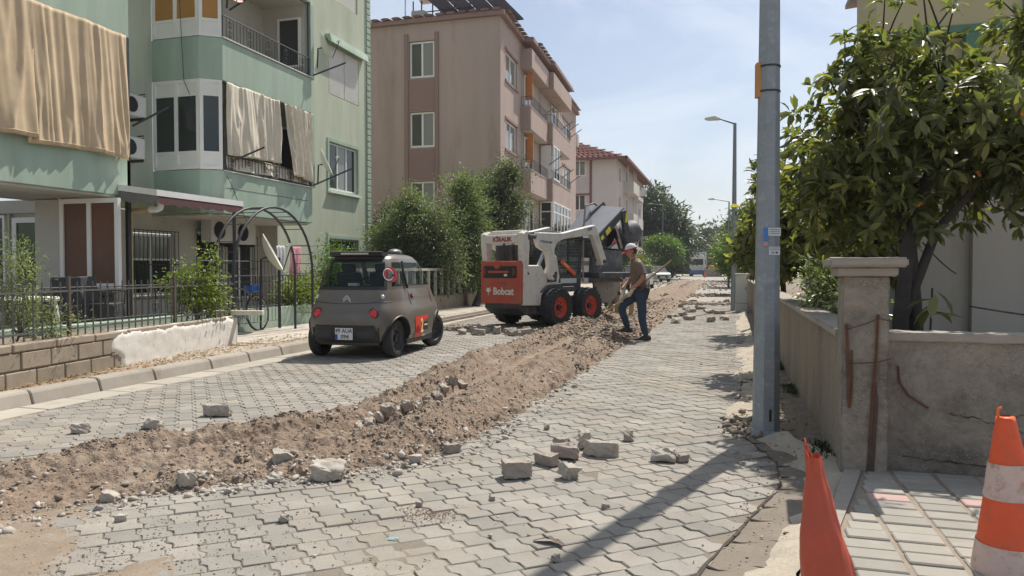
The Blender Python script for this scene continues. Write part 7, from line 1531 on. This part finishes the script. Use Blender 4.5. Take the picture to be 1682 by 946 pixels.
loquat('big loquat tree with orange fruit over the concrete wall, its two dark trunks showing', (1.33, 6.4, .3), [([(1.30, 6.4, .3), (1.31, 6.42, .9), (1.38, 6.5, 1.5), (1.55, 6.7, 2.0), (1.75, 6.9, 2.5)], .062), ([(1.46, 6.5, .3), (1.44, 6.5, .9), (1.40, 6.55, 1.5), (1.2, 6.9, 2.1), (1.1, 7.2, 2.6)], .055), ([(1.31, 6.42, .85), (1.6, 6.6, 1.6), (2.1, 6.7, 2.2), (2.6, 6.8, 2.6)], .04)],
       [(1.55, 6.9, 2.45, 1.0, 1.1, .76), (.90, 7.3, 2.08, .54, .8, .62), (2.35, 6.9, 2.38, .95, .9, .78), (1.35, 6.9, 1.85, .6, .7, .35), (2.55, 6.6, 2.0, .7, .6, .42), (2.3, 6.7, 3.15, .42, .4, .35), (1.3, 6.9, 3.0, .45, .5, .28), (1.1, 7.0, 2.8, .4, .5, .3)], 960, 61, .132, 300, 8,
       top=[(1.35, 6.7, 3.45), (1.22, 6.7, 3.50), (1.50, 6.75, 3.60), (.95, 6.9, 3.28), (1.02, 6.8, 3.10), (.82, 7.0, 2.98), (1.12, 6.8, 3.34), (.72, 7.1, 2.72), (1.75, 6.8, 3.42), (1.42, 6.7, 3.25), (2.2, 6.6, 3.55), (2.35, 6.6, 3.6), (2.5, 6.6, 3.5), (2.05, 6.7, 3.4), (.62, 7.3, 2.5)])
loquat('middle loquat tree between the near loquat and the pole', (1.15, 9.8, .3), [([(1.15, 9.8, .3), (1.1, 9.8, 1.1), (.95, 9.8, 1.8), (.8, 9.7, 2.3)], .06)], [(.80, 9.7, 2.1, .60, .9, .75), (1.35, 9.4, 1.9, .7, .8, .75), (1.3, 8.6, 1.65, .6, .7, .5), (.55, 9.9, 1.7, .38, .6, .45)], 480, 62, .15)
loquat('far dark loquat tree showing left of the pole', (1.1, 15.5, .3), [([(1.1, 15.5, .3), (1.05, 15.4, 1.2), (.95, 15.3, 2.2)], .06)], [(.95, 15.2, 2.0, .75, 1.0, 1.0), (.45, 15.0, 1.8, .45, .6, .6), (1.5, 14.5, 2.0, .7, .9, 1.1)], 460, 63, .2, top=[(.50, 14.4, 3.1), (.55, 14.2, 2.85), (.45, 14.5, 2.6), (.6, 14.2, 3.3)])
tree('shrub', 'small pale-leaved bush behind the boundary wall beside the pillar', 'shrub', (.98, 8.0, .45), [(.98, 8.1, 1.12, .26, .5, .26), (1.1, 7.4, .95, .2, .35, .2)], 110, 18, .06, .06, .025, leafmat('pale bush leaf', (.10, .14, .06), (.28, .32, .2), (.5, .5, .4), rough=.3), 64, r=.015)
# sprout at the loquat foot
b = B(); t = thing('shrub', 'dark broad-leaved sprout at the foot of the loquat trunks', 'shrub', (1.47, 6.2, .85), world=True)
for k in range(7):
    a = k * .9; d_ = Vector((math.cos(a) * .8, math.sin(a) * .4, .3 - .25 * k % .8 - .2)).normalized(); y = Vector((0, 0, 1)).cross(d_).normalized(); z = d_.cross(y); m_ = Matrix((d_, y, z)).transposed().to_4x4(); m_.translation = Vector((1.47 + .02 * k * .3, 6.2, .95 + .03 * k)); o = link('leaf', lq1, t); o.matrix_basis = m_
B().tube([(1.47, 6.2, .8), (1.48, 6.2, 1.15)], .008, 5).build('stem', barkd, t)
# weeds along the foot of the boundary wall
rs = np.random.RandomState(77); n = 1600; y = rs.uniform(5.2, 11, n); x = .68 - np.abs(rs.randn(n)) * .05; P = np.column_stack([x, y, np.full(n, .03)]); D = rs.randn(n, 3) * .5 + [0, 0, 1]; D /= np.linalg.norm(D, axis=1)[:, None]
k = fbm(y * 2, y * 0 + 3, 3) > -.05; link('weeds', leafmesh('weeds', P[k], D[k], .055, .014, lf_dk, rs), kind='stuff')
rs = np.random.RandomState(78); n = 110; P = np.column_stack([rs.uniform(.1, .95, n), rs.uniform(5, 9, n), np.full(n, .05)]); D = rs.randn(n, 3) * [1, 1, .3]; D /= np.linalg.norm(D, axis=1)[:, None]; link('fallen_leaves', leafmesh('fallen_leaves', P, D, .05, .018, MATS['dry leaf'], rs), kind='stuff')
# ================================================================ LOOSE STONES
ORD = 'first second third fourth fifth sixth seventh eighth ninth tenth eleventh twelfth thirteenth fourteenth fifteenth sixteenth'.split()
def chunk(loc, size, rz, seed, mat, tilt=(0, 0), rough=.006, cut=.35):
    bm = bmesh.new(); bmesh.ops.create_cube(bm, size=1); q = random.Random(seed)
    for k in range(3):
        if q.random() < .8:
            no = Vector((q.uniform(-1, 1), q.uniform(-1, 1), q.uniform(-.1, 1))).normalized(); r_ = bmesh.ops.bisect_plane(bm, geom=bm.verts[:] + bm.edges[:] + bm.faces[:], plane_co=no * q.uniform(cut, .62), plane_no=no, clear_outer=True)
            e = [g for g in r_['geom_cut'] if isinstance(g, bmesh.types.BMEdge)]
            if e: bmesh.ops.contextual_create(bm, geom=e)
    bmesh.ops.triangulate(bm, faces=bm.faces[:])
    for it in range(4):
        ed = [e for e in bm.edges if e.calc_length() > .16]
        if ed: bmesh.ops.subdivide_edges(bm, edges=ed, cuts=1); bmesh.ops.triangulate(bm, faces=bm.faces[:])
    bm.normal_update(); co = np.array([v.co[:] for v in bm.verts]) + seed * 3.3; a = fbm(co[:, 0] * 4 + co[:, 2] * 3, co[:, 1] * 4 + co[:, 2] * 2, 4)
    for v, p in zip(bm.verts, a): v.co = Vector((v.co.x * size[0], v.co.y * size[1], v.co.z * size[2])) + v.normal * p * min(rough * 4, min(size) * .22)
    zm = min(v.co.z for v in bm.verts)
    for v in bm.verts: v.co.z -= zm
    me = bpy.data.meshes.new('broken_paver'); bm.to_mesh(me); bm.free(); me.materials.append(mat); me.polygons.foreach_set('use_smooth', [True] * len(me.polygons)); me.set_sharp_from_angle(angle=R(38))
    o = bpy.data.objects.new('broken_paver', me); C.objects.link(o); o.location = loc; o.rotation_euler = (tilt[0], tilt[1], rz); return o
rock = M('pale broken stone', (.42, .38, .325), .9, .22, 14, .6, 110, dirt=(.25, .185, .125), dfac=.6, ds=9, obj=True)
ST_ = [((-1.24, 4.38, 0), (.19, .12, .105), .5, 1, brk_m, 'largest pinkish paver block, nearest of the loose heap in front', (0, 0)),
       ((-1.13, 4.74, 0), (.18, .085, .08), -.5, 2, brk_m, 'wedge-shaped broken paver behind the largest block', (.2, 0)),
       ((-1.05, 4.92, 0), (.19, .12, .10), .1, 3, brk_m, 'flat-topped brown paver in the middle of the heap', (0, 0)),
       ((-.83, 5.06, 0), (.26, .11, .10), .2, 4, rock, 'long pale paver at the right end of the heap', (0, 0)),
       ((-1.13, 5.22, 0), (.13, .10, .075), .8, 6, brk_m, 'small brown chunk at the back of the heap', (0, 0)),
       ((-.99, 5.24, 0), (.10, .10, .12), .3, 7, rock, 'upright pale rock standing at the back of the heap', (0, 0)),
       ((-.95, 4.47, 0), (.11, .10, .09), .9, 5, rock, 'small pointed stone in front of the heap', (.3, .2)),
       ((-.70, 5.55, 0), (.075, .07, .075), .2, 8, brk_m, 'small dark cube of stone alone behind the heap', (0, 0)),
       ((-.40, 5.02, 0), (.17, .09, .085), .0, 9, rock, 'pale broken paver between the heap and the pole', (0, 0)),
       ((-.28, 5.05, 0), (.08, .07, .05), .6, 10, brk_m, 'small reddish chunk against the pale paver by the pole', (0, 0)),
       ((-1.9, 5.45, 0) if False else (-1.38, 5.75, 0), (.045, .04, .04), .3, 11, brk_m, 'tiny dark stone on the pavers near the soil edge', (0, 0)),
       ((-4.87, 4.62, 0), (.16, .12, .085), .3, 12, rock, 'pale rounded rock on the left road near the kerb', (0, 0)),
       ((-4.45, 4.90, 0), (.18, .11, .09), .1, 13, rock, 'pale knobbly rock at the edge of the soil ridge', (0, 0)),
       ((-4.28, 5.48, 0), (.28, .12, .11), .25, 14, rock, 'long broken block left of the soil, nearest the small car', (0, 0)),
       ((-2.34, 4.02, .0), (.23, .16, .12), .25, 15, rock, 'big pale half paver at the near edge of the soil', (0, 0)),
       ((-2.62, 3.88, .0), (.10, .08, .06), .25, 16, rock, 'small grey piece leaning beside the big pale half paver', (.3, 0)),
       ((-2.97, 3.05, 0), (.06, .05, .04), .5, 17, rock, 'round white pebble on the dusty pavers at lower left', (0, 0)),
       ((-2.17, 3.28, 0), (.055, .05, .04), .3, 18, brk_m, 'dark square stone lying alone on the near pavers', (0, 0)),
       ((-3.30, 3.30, .02), (.12, .09, .06), .3, 19, rock, 'grey stone on the soil edge at lower left', (0, 0)),
       ((-3.05, 3.62, .06), (.11, .09, .10), 1.0, 20, rock, 'upright grey stone in the dug soil at lower left', (0, 0)),
       ((-2.75, 4.15, .06), (.15, .10, .09), .7, 21, rock, 'grey stone half buried in the near soil ridge', (.2, 0)),
       ((-1.98, 4.52, .0), (.10, .07, .06), .2, 22, rock, 'small pale stone at the soil edge right of the half paver', (0, 0)),
       ((-1.85, 4.85, .0), (.13, .09, .07), .9, 23, brk_m, 'brown stone at the soil edge behind the pinkish block', (0, 0))]
for loc, sz, rz, sd, m_, lb, tl in ST_:
    z = loc[2] if loc[2] == 0 else soil_at(loc[0], loc[1]) - .015
    if in_soil(loc[0], loc[1], .03): z = soil_at(loc[0], loc[1]) - .015
    tag(chunk((loc[0], loc[1], z), tuple(a * (.8 if sd > 11 else .9) for a in sz), rz, sd, m_, tl), lb, 'stone')
# cut paver ends standing in a row along the narrow slot
q = random.Random(9)
for k in range(15):
    u = 5.05 + k * .105 + (k > 8) * (k - 8) * .04; a, b_ = arc(np.array([u])); t = .405; p = a[0] * (1 - t) + b_[0] * t; z = soil_at(p[0], p[1])
    o = chunk((p[0] + q.uniform(-.02, .02), p[1], z - .03), (.07, .11, .065 + q.uniform(0, .03)), q.uniform(.5, 1.1), 40 + k, brk_m if k % 3 else rock, (q.uniform(-.3, .3), q.uniform(-.2, .3)), .008)
    tag(o, 'cut paver on edge by the soil slot, %s from the near end' % ORD[k], 'stone', 'cut paver ends along the slot')
# torn-up pavers behind the soil, by the loader
hp = [(-4.95, 13.6), (-4.75, 13.75), (-4.6, 13.55), (-4.35, 13.9), (-4.7, 14.1), (-3.95, 13.6), (-3.8, 13.8), (-3.62, 13.5), (-3.55, 13.9), (-3.75, 14.0), (-4.1, 13.95), (-4.9, 14.2)]
for k, (x, y) in enumerate(hp): tag(chunk((x, y, 0), (.22, .14, .10 + .03 * (k % 2)), q.uniform(0, 3), 60 + k, brk_m, (q.uniform(-.2, .2), q.uniform(-.2, .2))), 'torn-up paver in the scatter behind the loader, %s counted from the left' % ORD[sorted(hp).index((x, y))], 'stone', 'torn-up pavers behind the loader')
hp = [(-.9, 19), (-1.1, 20.5), (-1.3, 19.4), (-.5, 22), (-1.2, 23.5), (-.8, 24), (-.2, 21.5), (-.05, 19.2), (-1.15, 17.8), (-.9, 26), (-.4, 27), (-1.2, 28), (.0, 28.5), (-.35, 18.5), (-1.0, 22.2), (-1.4, 25)]
for k, (x, y) in enumerate(hp): tag(chunk((x, y, 0), (.28, .2, .10), q.uniform(0, 3), 80 + k, brk_m, (q.uniform(-.2, .2), q.uniform(-.2, .2))), 'torn-up paver on the street beyond the worker, %s nearest the camera' % ORD[[h[1] for h in sorted(hp, key=lambda h: h[1])].index(y)], 'stone', 'torn-up pavers beyond the worker')
# patches of dug soil across the road, far
rs = np.random.RandomState(90)
for nm, cx, cy, sx_, sy_, n in (('soil_patch', -5.3, 15.0, 1.0, .28, 1500), ('soil_patch', -.8, 27.5, 1.0, .5, 1400), ('soil_patch', -1.0, 36, 1.0, .9, 1200), ('soil_patch', -5.3, 30, .8, 3.0, 1600), ('soil_patch', -2.5, 60, 2.0, 8, 1600), ('soil_patch', .12, 6.4, .07, .22, 110)):
    x = rs.normal(cx, sx_, n); y = rs.normal(cy, sy_, n); k = (x < .5) & (x > -6.5); s = (.012 + .03 * rs.rand(n) ** 3) * (1 + (cy > 25)); scatter(nm, np.column_stack([x, y, s * .4])[k], s[k], clod_m, int(cy))
# debris leaf curled on the pavers, blue scrap
o = B().grid([[(.06 * math.cos(t) * (1 - abs(u_) * .7) + .0, u_ * .075, .004 + .03 * math.sin(t) * (1 - abs(u_))) for t in [R(20 + 70 * j / 5) for j in range(6)]] for u_ in [-1 + 2 * i / 10 for i in range(11)]]).build('dry_leaf', M('brown leaf', (.10, .055, .035), .7, .2, 20, .3, 60)); o.location = (-.80, 3.35, .002); o.rotation_euler = (0, 0, R(80)); md = o.modifiers.new('t', 'SOLIDIFY'); md.thickness = .0015; tag(o, 'curled brown dry leaf on the near pavers', 'leaf')
o = B().add([(0, 0, .006), (.05, .008, .008), (.048, .02, .010), (.002, .012, .007)], [(0, 1, 2, 3)]).build('plastic_scrap', M('cyan scrap', (.10, .50, .58), .5)); o.location = (-1.55, 3.2, 0); tag(o, 'thin cyan plastic scrap on the near pavers', 'scrap')
for k, (x, y) in enumerate(((-.72, 3.17), (-.62, 3.95), (-1.25, 3.9), (-1.6, 3.7))): tag(chunk((x, y, 0), (.035, .03, .025), k, 120 + k, brk_m), 'dark crumb of stone on the near pavers, ' + ['beside the curled leaf', 'between leaf and pointed stone', 'below the largest paver block', 'left of the fine soil patch'][k], 'stone', 'dark crumbs on the near pavers')
# small red stakes marker cone far by the truck
cf = thing('traffic_cone', 'tiny distant red cone between truck and backhoe', 'traffic cone', (-2.9, 105, 0)); B().lathe([(.22, 0), (.2, .05), (.04, .8), (0, .8)], 12).build('cone_body', MATS['orange plastic'], cf)
# the light summer haze over the whole street
hz = B().box(-1100, 1100, -80, 1550, -1.1, 125).build('haze', [], kind='stuff'); hm = bpy.data.materials.new('haze'); hm.use_nodes = True; hm.node_tree.nodes.clear()
o_ = hm.node_tree.nodes.new('ShaderNodeOutputMaterial'); v_ = hm.node_tree.nodes.new('ShaderNodeVolumePrincipled'); v_.inputs['Color'].default_value = (.86, .90, .96, 1); v_.inputs['Density'].default_value = .0005; v_.inputs['Anisotropy'].default_value = .35
hm.node_tree.links.new(v_.outputs[0], o_.inputs['Volume']); hz.data.materials.append(hm)
for o in list(bpy.data.objects):
    if '_w' in o: del o['_w']
